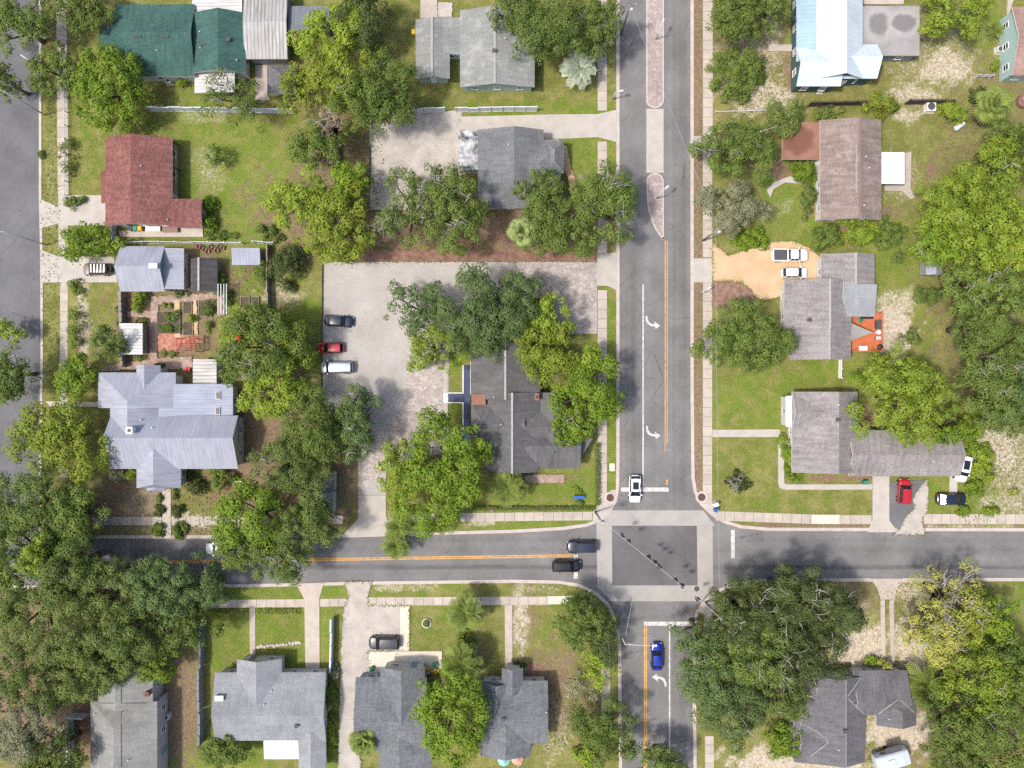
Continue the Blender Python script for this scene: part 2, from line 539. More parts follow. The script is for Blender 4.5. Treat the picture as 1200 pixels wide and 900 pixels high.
# masks: soil and planting by area: (cx, cy, rx, ry, strength)
BLOBS = {
    'lush': [(265, 215, 62, 75, 1), (215, 150, 80, 22, .4), (340, 740, 36, 60, 1), (268, 765, 26, 60, 1), (690, 182, 40, 22, 1), (715, 430, 5, 120, 1.2), (660, 580, 55, 30, 1),
             (715, 540, 5, 60, 1), (600, 617, 110, 7, 1.2), (640, 594, 70, 8, 1), (620, 128, 85, 8, 1), (930, 245, 32, 45, 1), (905, 470, 70, 38, .62), (890, 590, 80, 26, .42),
             (880, 540, 60, 25, .42), (1060, 320, 45, 45, .9), (1075, 345, 30, 60, .8), (1100, 590, 28, 28, .9), (1145, 580, 22, 60, 1), (1150, 20, 22, 30, .9), (1010, 435, 60, 12, .9),
             (360, 400, 26, 70, .6), (535, 415, 8, 30, .9), (535, 487, 8, 20, .8), (520, 735, 42, 35, .45), (640, 725, 30, 40, .4), (270, 690, 40, 8, .8), (390, 690, 30, 8, .9),
             (500, 690, 70, 8, .5), (380, 740, 8, 60, .7), (385, 850, 14, 60, .9), (265, 880, 45, 30, .9), (110, 370, 20, 40, .4), (130, 190, 45, 30, .35), (1070, 200, 60, 45, .35),
             (100, 170, 12, 60, .5), (480, 60, 60, 60, .4), (1195, 700, 40, 30, .6), (230, 130, 40, 15, .6), (290, 350, 30, 30, .5), (1020, 10, 14, 12, .7)],
    'sand': [(1108, 78, 36, 24, .60), (1090, 62, 80, 62, .46), (1070, 112, 40, 14, .55), (1060, 135, 25, 10, .55), (1047, 383, 24, 32, .66), (1050, 355, 30, 20, .55), (890, 112, 55, 26, .55),
             (885, 65, 50, 30, .5), (905, 40, 14, 60, .5), (850, 40, 8, 90, .45), (1165, 525, 36, 40, .58), (1170, 590, 30, 20, .5), (1145, 540, 30, 30, .42), (1005, 770, 40, 45, .62),
             (1010, 740, 40, 40, .45), (1075, 760, 30, 45, .62), (1052, 857, 45, 22, .68), (935, 893, 90, 20, .62), (1065, 690, 30, 25, .52), (650, 850, 26, 60, .46), (610, 730, 12, 55, .55),
             (650, 770, 50, 50, .34), (630, 690, 45, 8, .46), (470, 688, 50, 7, .5), (225, 610, 40, 10, .55), (170, 590, 35, 22, .45), (98, 385, 8, 55, .62), (245, 200, 28, 40, .46), (240, 135, 40, 14, .46),
             (330, 345, 30, 20, .5), (1005, 225, 8, 60, .5), (915, 245, 22, 14, .45), (565, 613, 25, 5, .55), (840, 400, 10, 200, .38), (1185, 560, 30, 60, .5), (930, 730, 30, 30, .4),
             (1130, 620, 80, 8, .5), (60, 200, 8, 90, .42), (230, 470, 60, 60, .4), (300, 620, 60, 25, .5), (1060, 210, 30, 40, .45), (850, 555, 60, 60, .22), (1100, 690, 60, 10, .5)],
    'dirt': [(150, 590, 60, 40, .6), (210, 620, 110, 12, .55), (290, 570, 30, 60, .66), (215, 830, 24, 75, .62), (655, 805, 30, 60, .55), (690, 850, 30, 50, .52), (1000, 700, 60, 40, .5),
             (40, 300, 20, 200, .42), (818, 90, 6, 260, .70), (818, 330, 6, 120, .72), (818, 500, 6, 120, .70), (844, 90, 8, 90, .5), (1000, 617, 180, 5, .62), (960, 870, 60, 40, .5), (1090, 850, 45, 40, .6), (1120, 720, 80, 50, .5),
             (90, 640, 140, 10, .7), (60, 760, 140, 130, .68), (1150, 300, 90, 240, .5), (1130, 820, 90, 90, .6), (420, 245, 120, 60, .62), (400, 190, 40, 60, .6), (640, 260, 90, 40, .62),
             (340, 540, 110, 110, .6), (885, 65, 50, 45, .5), (880, 110, 60, 40, .45), (620, 725, 14, 50, .5), (500, 60, 40, 70, .4), (1000, 250, 70, 10, .55), (230, 330, 60, 40, .6),
             (190, 395, 75, 50, .6), (1180, 110, 40, 40, .5), (560, 745, 30, 20, .4), (30, 20, 60, 60, .5), (1000, 75, 80, 50, .4), (320, 830, 80, 80, .3)],
    'mulch': [(570, 280, 160, 12, .62), (270, 566, 26, 36, .6), (985, 560, 50, 4, .6), (1012, 497, 12, 16, .7), (626, 786, 16, 10, .75), (100, 850, 12, 40, .6), (912, 200, 16, 14, .6), (925, 90, 8, 60, .55),
              (520, 530, 12, 20, .65), (650, 560, 40, 8, .5), (920, 820, 10, 20, .7), (1065, 205, 8, 40, .5), (1010, 268, 50, 8, .5), (430, 545, 8, 30, .6), (190, 600, 6, 30, .4),
              (1090, 200, 6, 14, .6), (560, 765, 26, 14, .5), (158, 360, 24, 20, .6), (880, 420, 60, 10, .2)],
}
attrs = {}
for k, L in BLOBS.items():
    a = np.zeros(GX.shape)
    for (cx, cyy, rx, ry, s) in L:
        d = np.sqrt(((GX - cx) / rx) ** 2 + ((GY - cyy) / ry) ** 2)
        d = d * (1 + .22 * np.sin(GX * .13 + cx) * np.cos(GY * .11 + cyy) + .16 * np.sin(GX * .29 + GY * .25 + cx) + .12 * np.sin(GY * .41 - GX * .33))
        v = s * np.clip(1.35 - 0.62 * d, 0, 1) if k != 'lush' else s * np.clip(1.8 - d, 0, 1)
        a = np.maximum(a, v)
    attrs[k] = a
ins_road = inside(ROAD, GX, GY) | inside(WSTREET, GX, GY)
dr = np.minimum(dist(ROAD, GX, GY), dist(WSTREET, GX, GY))
gz = np.where(ins_road, 0.0, np.clip((dr - 2.0) / 5.0, 0, 1) * 0.08)
gz += np.where(ins_road | (dr < 8) | (np.abs(GX) > 2000), 0, 0.015 * np.sin(GX * 0.31 + GY * 0.17) * np.sin(GY * 0.23 - GX * 0.11))
k0 = CAM_H / FPX
V = np.stack([(GX - 600) * k0, -(GY - 450) * k0, gz], -1).reshape(-1, 3)
ny, nx = GX.shape
idx = np.arange(ny * nx).reshape(ny, nx)
Q = np.stack([idx[1:, :-1], idx[1:, 1:], idx[:-1, 1:], idx[:-1, :-1]], -1).reshape(-1, 4)


def np_mesh(name, V, Q, mat, N=None):
    me = bpy.data.meshes.new(name)
    V = np.ascontiguousarray(V, dtype=np.float32)
    Q = np.ascontiguousarray(Q, dtype=np.int32)
    me.vertices.add(len(V))
    me.vertices.foreach_set('co', V.ravel())
    me.loops.add(Q.size)
    me.loops.foreach_set('vertex_index', Q.ravel())
    me.polygons.add(len(Q))
    me.polygons.foreach_set('loop_start', np.arange(len(Q), dtype=np.int32) * Q.shape[1])
    me.materials.append(mat)
    me.update(calc_edges=True)
    if N is not None:
        a = me.attributes.new('custom_normal', 'FLOAT_VECTOR', 'POINT')
        a.data.foreach_set('vector', np.ascontiguousarray(np.repeat(N, 4, 0), dtype=np.float32).ravel())
        me.update()
    return me


gm = np_mesh('ground', V, Q, MAT['ground'])
for k, a in attrs.items():
    at_ = gm.attributes.new(k, 'FLOAT', 'POINT')
    at_.data.foreach_set('value', a.ravel().astype(np.float32))
gm.polygons.foreach_set('use_smooth', np.ones(len(Q), dtype=bool))
tagk(obj('ground', gm), 'structure')


def sheet(name, pts, z, mat, kind='structure', parent=None, th=0.03):
    g = Geo().prism([W(x, y)[:2] for x, y in pts], z - th, z)
    o = g.build(name, mat, parent)
    if kind and not parent:
        tagk(o, kind)
    return o


road = sheet('road', ROAD, 0.020, MAT['asphalt'], th=0.02)
side_street = sheet('side_street', WSTREET, 0.026, MAT['asphalt_old'], th=0.02)


def strip_geo(g, line, w0, w1, z0, z1, mi=0):
    """solid band along a polyline (photo-grid coordinates), from offset w0 to w1 on its left in travel direction"""
    P = [np.array(W(x, y)[:2]) for x, y in line]
    n = len(P)
    A, B = [], []
    for i in range(n):
        d0 = P[i] - P[max(i - 1, 0)]
        d1 = P[min(i + 1, n - 1)] - P[i]
        d0 = d0 / (np.linalg.norm(d0) + 1e-9) if i > 0 else d1 / np.linalg.norm(d1)
        d1 = d1 / (np.linalg.norm(d1) + 1e-9) if i < n - 1 else d0
        nn = np.array((-(d0 + d1)[1], (d0 + d1)[0]))
        nn /= np.linalg.norm(nn)
        c = max(0.5, nn @ np.array((-d0[1], d0[0])))
        A.append(P[i] + nn * w0 / c)
        B.append(P[i] + nn * w1 / c)
    V = [(*a, z0) for a in A] + [(*b, z0) for b in B] + [(*a, z1) for a in A] + [(*b, z1) for b in B]
    F = []
    for i in range(n - 1):
        F += [(2 * n + i, 2 * n + i + 1, 3 * n + i + 1, 3 * n + i), (i, i + 1, 2 * n + i + 1, 2 * n + i), (n + i + 1, n + i, 3 * n + i, 3 * n + i + 1)]
    F += [(0, 2 * n, 3 * n, n), (n - 1, 2 * n - 1, 4 * n - 1, 3 * n - 1)]
    g.add(V, F, mi)


def kerb(line, w=0.52, z=0.10):
    g = Geo()
    strip_geo(g, line, 0.0, w, 0.0, z)
    o = g.build('kerb', MAT['kerb'])
    bpy_fix_normals(o.data)
    return tagk(o, 'structure')


def bpy_fix_normals(me):
    bm = bmesh.new()
    bm.from_mesh(me)
    bmesh.ops.recalc_face_normals(bm, faces=bm.faces)
    bm.to_mesh(me)
    bm.free()


# the left of travel has to be the yard side
for ln in (CROSS_NW[::-1], CROSS_SW[::-1], CROSS_SE[::-1], CROSS_NE[::-1]):
    kerb(ln)
kerb([(46, -150), (46, 232), (47.5, 300), (48, 420), (47, 470), (46, 560), (45, 628)][::-1], -0.40)

# concrete frame of crossings round the junction box
zc = 0.030
sheet('crosswalk', [(712, 598), (824, 598), (838, 616), (698, 616)], zc, MAT['crosswalk'])
sheet('crosswalk', [(699, 686), (836, 686), (822, 704.5), (716, 704.5)], zc, MAT['crosswalk'])
sheet('crosswalk', [(699, 616.05), (717, 616.05), (717.5, 685.95), (700, 685.95)], zc, MAT['crosswalk'])
sheet('crosswalk', [(816.5, 616.05), (835, 616.05), (835.5, 685.95), (817.5, 685.95)], zc, MAT['crosswalk'])
sheet('junction_box', [(717.2, 616.2), (816.3, 616.2), (817.3, 685.8), (717.7, 685.8)], 0.028, MAT['asphalt_box'])

def mark(name, pts, mat, z=0.036):
    return sheet(name, pts, z, MAT[mat], th=0.004)


R_ = lambda x0, y0, x1, y1: [(x0, y0), (x1, y0), (x1, y1), (x0, y1)]
mark('yellow_line', R_(778.9, 282, 780.1, 529), 'yellow_line')
mark('yellow_line', R_(781.2, 282, 782.4, 520), 'yellow_line')
mark('yellow_line', R_(780.2, 562, 782.6, 568), 'yellow_line')
mark('lane_line', R_(752.8, 333, 754.4, 570), 'marking')
mark('stop_line', R_(727.5, 571.2, 783.5, 576), 'marking')
mark('yellow_line', R_(754.5, 733.6, 756.0, 905), 'yellow_line')
mark('yellow_line', R_(756.6, 733.6, 758.1, 905), 'yellow_line')
mark('lane_line', R_(783.8, 733.6, 785.4, 905), 'marking')
mark('stop_line', R_(754.4, 728.4, 810, 733.2), 'marking')
mark('stop_line', R_(856.6, 621, 861, 654), 'marking')
mark('stop_line', R_(672.2, 650, 677.2, 678), 'marking')
mark('yellow_line', [(152, 657.2), (400, 653.6), (671, 649.4), (671, 650.8), (400, 654.9), (152, 658.5)], 'yellow_line')
mark('yellow_line', [(152, 659.1), (400, 655.6), (671, 651.4), (671, 652.8), (400, 657.0), (152, 660.5)], 'yellow_line')
mark('lane_line', [(24, 63.2), (33, 69.6), (32.6, 71), (23.6, 64.6)], 'marking', 0.042)


def turn_arrow(ox, oy, flip=1):
    C = [(-6.2, -7.0), (-6.0, -3.2), (-4.2, 0.0), (-1.2, 1.8), (2.2, 2.4)]
    C2 = [(2.4, 5.2), (-2.4, 4.5), (-6.2, 2.2), (-8.3, -1.8), (-8.6, -7.0)]
    head = [(2.2, 2.4), (1.4, -0.9), (8.6, 4.2), (3.2, 8.2), (2.4, 5.2)]
    pts = C + head[1:-1] + C2
    mark('turn_arrow', [(ox + flip * a, oy + flip * b) for a, b in pts], 'marking')


turn_arrow(765.0, 377.5)
turn_arrow(765.5, 506.5)
turn_arrow(772.5, 797.5, -1)

# brick median in the main road
medL = [(757.2, -150), (757.2, 119), (759, 123.5), (763, 126.3), (767.5, 127.2), (772, 126.3), (776, 123.5), (777.8, 119), (777.8, -150)]
sheet('median', medL, 0.14, MAT['median'], th=0.12)
g = Geo()
strip_geo(g, medL, -0.02, 0.22, 0.02, 0.16)
o = g.build('median_kerb', MAT['kerb']); bpy_fix_normals(o.data); tagk(o, 'structure')
sheet('median_flat', [(757.4, 127.5), (767.5, 127.8), (777.6, 127.5), (777.6, 202.5), (757.4, 202.5)], 0.05, MAT['concrete'])
med2 = [(777.8, 281), (777.8, 212), (776, 207), (772, 204), (767.5, 203), (763, 204), (759, 207), (757.4, 212), (757.6, 226), (759, 243), (762.5, 256), (767, 267), (772.5, 276)]
sheet('median', med2, 0.14, MAT['median'], th=0.12)
g = Geo()
strip_geo(g, med2 + [med2[0]], -0.02, 0.20, 0.02, 0.16)
o = g.build('median_kerb', MAT['kerb']); bpy_fix_normals(o.data); tagk(o, 'structure')

# ---- pavements: a bed with every slab laid on it as a piece of its own
g = Geo().box((0, 0, 0), (1, 1, 1))
SLAB_ME = g.mesh('slab', MAT['slab'])


def sidewalk(p0, p1, w, step=11.3, z=0.125, name='sidewalk', gap=0.05, off=0):
    """p0, p1: ends of the centre line; w: width, both on the survey grid"""
    a, b = np.array(W(*p0)[:2]), np.array(W(*p1)[:2])
    L = np.linalg.norm(b - a)
    d = (b - a) / L
    nrm = np.array((-d[1], d[0]))
    wm = M(w)
    c = (a + b) / 2
    ang = math.atan2(d[1], d[0])
    bed = Geo().box((0, 0, (z - 0.02) / 2), (L, wm - 0.06, z - 0.02))
    o = bed.build(name, MAT['joint'], loc=(c[0], c[1], 0), rot=(0, 0, ang))
    tagk(o, 'structure')
    n = max(1, round(L / M(step)))
    sl = L / n
    for i in range(n):
        s = obj('slab', SLAB_ME, o, loc=(-L / 2 + (i + .5) * sl, 0, z - 0.03 + random.uniform(-.006, .006)), scale=(sl - gap, wm, 0.06),
                rot=(random.uniform(-.003, .003), random.uniform(-.003, .003), 0))
    return o


sidewalk((705.7, -20), (705.7, 130), 10.8)
sidewalk((705.7, 166), (705.7, 297), 10.8)
sidewalk((705.7, 340), (705.7, 588), 10.8)
sidewalk((829.3, -20), (829.3, 160), 11.4)
sidewalk((829, 181), (829, 302), 11)
sidewalk((829, 331), (828.8, 590), 10.8)
sidewalk((72.5, -20), (74.5, 229), 12.5)
sidewalk((74.5, 262), (74.5, 300), 11)
sidewalk((75.5, 331), (75, 560), 9)
sidewalk((109, 610.5), (190, 610.4), 9.6)
sidewalk((201, 610.2), (402, 608.5), 9.6)
sidewalk((455, 607), (694, 604.5), 10)
sidewalk((838, 604.2), (950, 608.2), 11)
sidewalk((984, 608.6), (1021, 608.8), 10.5)
sidewalk((1081, 608), (1200, 608.3), 11.5)
sidewalk((245, 707.4), (357, 706.6), 9.4)
sidewalk((375, 706.2), (408, 705.6), 9)
sidewalk((430, 704.6), (641, 703.6), 9.6)
sidewalk((709.6, 735), (709.8, 848), 10.6)
sidewalk((829.5, 718), (830, 796), 10)
sidewalk((831, 862), (831.5, 925), 10.2)
o = sidewalk((950.2, 608.3), (983.8, 608.5), 10.8, step=33, z=0.128)
o.children[0].data = Geo().box((0, 0, 0), (1, 1, 1)).mesh('slab', MAT['cream'])
o = sidewalk((641.2, 703.2), (672, 702.8), 9.6, step=31, z=0.128)
o.children[0].data = Geo().box((0, 0, 0), (1, 1, 1)).mesh('slab', MAT['cream'])
o = sidewalk((411, 705.4), (420, 705.3), 8.4, step=9, z=0.140)
o.children[0].data = Geo().box((0, 0, 0), (1, 1, 1)).mesh('slab', MAT['cream'])

RAGGED = []
_zs = [0.112]


def paving(name, pts, mat, z=None):
    if z is None:
        _zs[0] += 0.0032
        z = _zs[0]
    if mat in ('sanddrive', 'redmulch', 'brown_mulch', 'pinkpath', 'asphalt_old') or (mat == 'gravel' and name != 'parking_court'):
        q = []                                   # loose materials have ragged edges
        rr = random.Random(len(pts) * 31 + int(pts[0][0]))
        n = len(pts)
        for i in range(n):
            (x0, y0), (x1, y1) = pts[i], pts[(i + 1) % n]
            L = math.hypot(x1 - x0, y1 - y0)
            m = max(1, int(L / 2.6))
            for j in range(m):
                u = j / m
                e = rr.uniform(-.75, .75) if j else 0
                q.append((x0 + (x1 - x0) * u - (y1 - y0) / L * e, y0 + (y1 - y0) * u + (x1 - x0) / L * e))
        pts = q
        if mat != 'asphalt_old':
            RAGGED.extend(q)
    return sheet(name, pts, z, MAT[mat], th=z - 0.001)


# corner ramps
paving('corner_ramp', [(700.4, 588), (711, 588), (712, 580), (716, 574), (720.5, 574), (722.6, 586), (715.4, 599.5), (703.6, 610.6), (694.6, 614.5), (694.6, 600)], 'concrete')
paving('corner_ramp', [(823.6, 590), (834.2, 590), (838.2, 599), (838.2, 608), (832.6, 602.6), (824, 594)], 'concrete')
paving('corner_ramp', [(816, 716.5), (826, 704), (836, 697.5), (838, 712), (834.6, 718), (824.4, 719)], 'concrete')
# driveways, parking court and paths
paving('driveway', [(541, 137), (640, 134.5), (700, 134), (722.4, 129), (722.4, 166.5), (700, 161), (640, 163.5), (607, 161.5), (541, 152)], 'concrete')
paving('parking_court', [(433, 131), (541, 130), (541, 215), (520, 246), (434, 246)], 'gravel')
paving('driveway_apron', [(699.6, 298), (722.2, 296), (722.2, 340), (711.4, 335), (699.6, 335)], 'concrete')
paving('car_park', [(379, 307), (699.6, 307), (699.6, 391), (620, 391), (527, 380), (526, 470), (521, 500), (535, 520), (514, 532), (452.4, 545), (452.4, 580), (420, 580), (420, 505), (377, 470)], 'pavers')
paving('cobbled_bay', [(600, 309), (699, 309), (699, 390), (640, 390), (610, 365)], 'cobble')
paving('cobbled_lane', [(478, 395), (526, 388), (525, 470), (520, 500), (512, 530), (478, 530), (420.4, 578), (420.4, 545), (476, 470)], 'cobble')
paving('driveway', [(420, 580.4), (452.4, 580.4), (452.4, 604), (458.4, 623), (452, 627.4), (402, 629.4), (406, 622), (420, 608)], 'concrete')
paving('sandy_drive', [(834.8, 285), (853, 300), (880, 292), (905, 284), (930, 283), (950, 292), (961, 302), (962, 340), (919, 346), (900, 351), (885, 350), (868, 330), (835, 330)], 'sanddrive')
paving('driveway_apron', [(812.8, 303), (834.6, 303), (834.6, 331), (812.8, 331)], 'concrete')
paving('mulch_bed', [(834.8, 330.5), (852, 329), (868, 331), (880, 339), (887, 350), (884, 362), (835, 362)], 'redmulch')
paving('driveway_apron', [(812.8, 160), (840, 160), (840, 181), (812.8, 181)], 'concrete')
paving('driveway', [(46.4, 232.5), (69, 243), (69, 229), (119, 229), (125, 238), (126, 264.5), (82, 264.5), (69, 262), (47, 268.5)], 'concrete')
paving('driveway', [(48, 292.5), (70, 301), (134, 301), (138, 331), (70, 331), (48.2, 331.5)], 'concrete')
paving('garden_path', [(834.6, 503.5), (913.5, 503), (913.5, 512), (834.6, 512.2)], 'concrete')
paving('garden_path', [(911.6, 512.4), (918, 512.4), (918.6, 566), (921, 567.4), (1021.6, 567.4), (1021.6, 573.6), (918, 573.6), (913, 571), (911.6, 566)], 'concrete')
paving('driveway', [(1022, 558), (1041.6, 558), (1041.6, 610), (1052.4, 623.4), (1016, 623.4), (1022, 608)], 'concrete')
paving('old_tarmac_drive', [(1042, 564), (1086, 562), (1085, 596), (1081, 604), (1082, 626), (1046.5, 626), (1053, 622), (1042, 609.6)], 'asphalt_old')
paving('sand_spill', [(1086, 562), (1078, 570), (1069, 584), (1071, 596), (1060, 606), (1054, 620), (1047, 626.4), (1081.6, 626.4), (1080.4, 606), (1086, 598), (1087, 580)], 'gravel')
paving('driveway', [(1112.4, 557), (1121, 557), (1121, 577), (1111.6, 577)], 'concrete')
paving('garden_path', [(292.8, 712), (299.6, 712), (299.8, 770), (293.4, 770)], 'slab')
paving('driveway', [(347.4, 683.4), (380, 682.6), (374.6, 701), (375, 786), (358.2, 786), (357, 702)], 'slab')
paving('wide_drive', [(405, 681.6), (436, 680.8), (431, 700), (431.5, 709.6), (480, 709.6), (480, 762), (432.4, 762), (432, 792), (418, 794), (416, 850), (424, 900), (450, 905), (396, 905), (400, 760), (403, 712), (409, 700)], 'gravel')
paving('drive_strip', [(469, 709.9), (479.8, 709.9), (479.8, 761.8), (469, 761.8)], 'cream')
paving('patio', [(432, 763), (518, 762.6), (518, 782), (500, 790), (432, 790)], 'cream')
paving('garden_path', [(591.4, 708.6), (600.4, 708.6), (600.6, 778), (592, 778)], 'slab')
paving('driveway', [(1020, 677.8), (1057, 677.8), (1050, 690), (1047, 702), (1031, 702), (1028, 690)], 'slab')
paving('drive_strip', [(1031, 702.2), (1036, 702.2), (1037, 778), (1032.4, 778)], 'slab')
paving('drive_strip', [(1041.4, 702.2), (1046.8, 702.2), (1047.4, 778), (1043, 778)], 'slab')
paving('garden_path', [(190.8, 573), (200.8, 573), (201, 630.6), (191.4, 630.6)], 'slab')
paving('garden_path', [(54, 470), (117, 471), (117, 476.6), (60, 476.6)], 'slab')
paving('blue_walk', [(543.4, 428), (551, 428), (551, 516), (539.4, 516), (540, 503), (543.4, 503)], 'bluewalk')
paving('blue_walk', [(526, 461.4), (543.2, 461.4), (543.2, 471), (526, 471)], 'bluewalk')
paving('path_edging', [(542.2, 428), (543.3, 428), (543.3, 461), (525, 461), (525, 460), (542.2, 460)], 'white')
paving('path_edging', [(525, 471.3), (543.3, 471.3), (543.3, 503), (542.2, 503), (542.2, 472.4), (525, 472.4)], 'white')
paving('path_edging', [(551.2, 424), (552.3, 424), (552.3, 462), (551.2, 462)], 'white')
paving('garden_path', [(520, 430), (525, 430), (525, 500), (532, 508), (542, 511), (542, 517), (530, 514), (521, 505)], 'concrete')
paving('concrete_pad', [(520, 460.5), (524.8, 460.5), (524.8, 472), (520, 472)], 'white', 0.30)
paving('garden_path', [(610, 556), (661, 556), (661, 565.4), (612, 566)], 'pinkpath')
paving('mulch_bed', [(412, 295), (440, 292), (560, 293), (640, 289), (655, 298), (700, 300), (699, 306.6), (400, 306.8)], 'brown_mulch')
paving('curved_path', [(607, 160.6), (640, 162.6), (655, 164.6), (664, 172), (667, 186), (670, 200), (675, 214), (672, 224), (666, 224), (667, 214), (661, 200), (657, 182), (650, 170), (632, 166), (608, 164.6)], 'sanddrive')
paving('garden_path', [(898, 223), (906, 214), (925, 207), (938, 212), (936, 216), (920, 214), (906, 222), (902, 232)], 'concrete')
paving('garden_path', [(1060, 180), (1067, 178), (1066, 222), (1071, 232), (1066, 234), (1056, 224), (1036, 224), (1036, 217), (1060, 216)], 'slab')
paving('brick_path', [(178, 348), (244, 344), (262, 336), (262, 370), (256, 370), (256, 350), (186, 357), (185, 420), (226, 418), (226, 432), (150, 433), (118, 436), (125, 428), (176, 422), (176, 372), (150, 372), (150, 365), (177, 365)], 'pinkpath')
paving('terracotta_patio', [(186, 393), (198, 388), (206, 392), (240, 393), (240, 402), (212, 402), (208, 412), (186, 412)], 'terracotta')
paving('gravel_strip', [(205, 352), (211, 352), (212, 396), (206, 396)], 'sanddrive')
paving('gravel_strip', [(227, 352), (231, 352), (233, 392), (228, 392)], 'sanddrive')
paving('concrete_apron', [(140, 271), (238, 266), (239, 278), (142, 278)], 'slab')
paving('slab_yard', [(300, 77), (314, 77), (314, 112), (318, 118), (300, 118)], 'slab')
paving('concrete_strip', [(493, 0), (512.6, 0), (512.6, 24), (493, 22)], 'slab')
paving('concrete_strip', [(513, 4), (530, 4), (530, 21), (513, 21)], 'gravel')
paving('garden_path', [(1180, 0), (1187, 0), (1180, 20), (1178, 26)], 'slab')
paving('concrete_strip', [(900, 53), (928, 53), (928, 61), (900, 61)], 'slab')
paving('concrete_strip', [(1011, 0), (1058, 0), (1058, 6), (1011, 6)], 'slab')

sheet('inspection_cover', [(714, 543), (720.4, 543), (720.4, 552), (714, 552)], 0.13, MAT['cream'], th=0.12)

# ------------------------------------------------------------------ buildings
WIN_ME = {}


def window_meshes(w, h):
    k = (round(w, 2), round(h, 2))
    if k not in WIN_ME:
        f = Geo()
        b = 0.09
        f.box((0, 0.03, h / 2 - b / 2), (w, 0.1, b)).box((0, 0.03, -h / 2 + b / 2), (w + .12, 0.14, b))
        f.box((-w / 2 + b / 2, 0.03, 0), (b, 0.1, h - 2 * b)).box((w / 2 - b / 2, 0.03, 0), (b, 0.1, h - 2 * b)).box((0, 0.03, 0), (w - 2 * b, 0.08, 0.06))
        p = Geo().box((0, 0.01, 0), (w - 2 * b, 0.04, h - 2 * b))
        WIN_ME[k] = (f.mesh('window', MAT['white']), p.mesh('pane', MAT['glass']))
    return WIN_ME[k]


class Block:
    def __init__(s, x0, y0, x1, y1, axis='x', ze=2.9, rise=1.7, h0=0.0, h1=0.0, ridge=0.5, roof='roof', wall='wall_white', over=0.45, cap=None, walls=True, fascia='trim'):
        a, b = W(x0, y1, ze), W(x1, y0, ze)
        s.X0, s.Y0, s.X1, s.Y1 = a[0], a[1], b[0], b[1]
        s.__dict__.update(axis=axis, ze=ze, rise=rise, h0=M(h0, ze), h1=M(h1, ze), ridge=ridge, roof=roof, wall=wall, over=over, cap=cap, walls=walls, fascia=fascia)
        s.La = (s.X1 - s.X0) if axis == 'x' else (s.Y1 - s.Y0)
        s.Lb = (s.Y1 - s.Y0) if axis == 'x' else (s.X1 - s.X0)

    def P(s, a, b, z):
        return (s.X0 + a, s.Y0 + b, z) if s.axis == 'x' else (s.X0 + b, s.Y0 + a, z)

    def ab(s, x, y):
        return (x - s.X0, y - s.Y0) if s.axis == 'x' else (y - s.Y0, x - s.X0)

    def z(s, x, y):
        a, b = s.ab(x, y)
        rb = s.ridge * s.Lb
        h = 1.0
        if b < rb:
            h = min(h, b / rb)
        if b > rb:
            h = min(h, (s.Lb - b) / (s.Lb - rb))
        if s.h0 > 0 and a < s.h0:
            h = min(h, a / s.h0)
        if s.h1 > 0 and s.La - a < s.h1:
            h = min(h, (s.La - a) / s.h1)
        return s.ze + s.rise * max(0.0, h)

    def has(s, x, y, m=0.0):
        return s.X0 - m < x < s.X1 + m and s.Y0 - m < y < s.Y1 + m


def roof_geo(b, org):
    """slab roof of one block with fascia; returns mesh and ridge end points"""
    rb = b.ridge * b.Lb
    zr = b.ze + b.rise
    E = [b.P(0, 0, b.ze if rb > 1e-6 else zr), b.P(b.La, 0, b.ze if rb > 1e-6 else zr), b.P(b.La, b.Lb, b.ze if rb < b.Lb - 1e-6 else zr), b.P(0, b.Lb, b.ze if rb < b.Lb - 1e-6 else zr)]
    R0, R1 = b.P(b.h0, rb, zr), b.P(b.La - b.h1, rb, zr)
    V = E + [R0, R1]
    F = []
    if rb > 1e-6:
        F.append([0, 1, 5, 4])
    if rb < b.Lb - 1e-6:
        F.append([2, 3, 4, 5])
    if b.h0 > 0:
        F.append([3, 0, 4])
    if b.h1 > 0:
        F.append([1, 2, 5])
    if rb <= 1e-6 or rb >= b.Lb - 1e-6:       # single slope: the ridge is the top edge itself
        F = [[0, 1, 2, 3]]
    V = [np.array(v) - org for v in V]
    if b.axis == 'y':
        F = [f[::-1] for f in F]
    used = sorted({i for f in F for i in f})
    mp = {u: i for i, u in enumerate(used)}
    V = [V[u] for u in used]
    F = [[mp[i] for i in f] for f in F]
    n = len(V)
    th = 0.17
    edges = {}
    for f in F:
        for i in range(len(f)):
            e = (f[i], f[(i + 1) % len(f)])
            edges[e] = edges.get(e, 0) + 1
    bnd = [e for e in edges if (e[1], e[0]) not in edges]
    VV = V + [v - np.array((0, 0, th)) for v in V]
    FF = [tuple(f) for f in F] + [tuple(i + n for i in f[::-1]) for f in F] + [(e[1], e[0], e[0] + n, e[1] + n) for e in bnd]
    MI = [0] * len(F) + [1] * (len(F) + len(bnd))
    uv = []
    for k, f in enumerate(FF):
        P3 = [VV[i] for i in f]
        nn = np.cross(P3[1] - P3[0], P3[2] - P3[0])
        nn = nn / (np.linalg.norm(nn) + 1e-9)
        u = np.cross((0, 0, 1.0), nn)
        if np.linalg.norm(u) < 1e-3:
            u = np.array((1.0, 0, 0)) if b.axis == 'x' else np.array((0, 1.0, 0))
        u /= np.linalg.norm(u)
        v = np.cross(nn, u)
        uv += [(float(q @ u), float(q @ v)) for q in P3]
    return mesh('roof', VV, FF, [MAT[b.roof], MAT[b.fascia]], MI, uv=uv), np.array(R0) - org, np.array(R1) - org


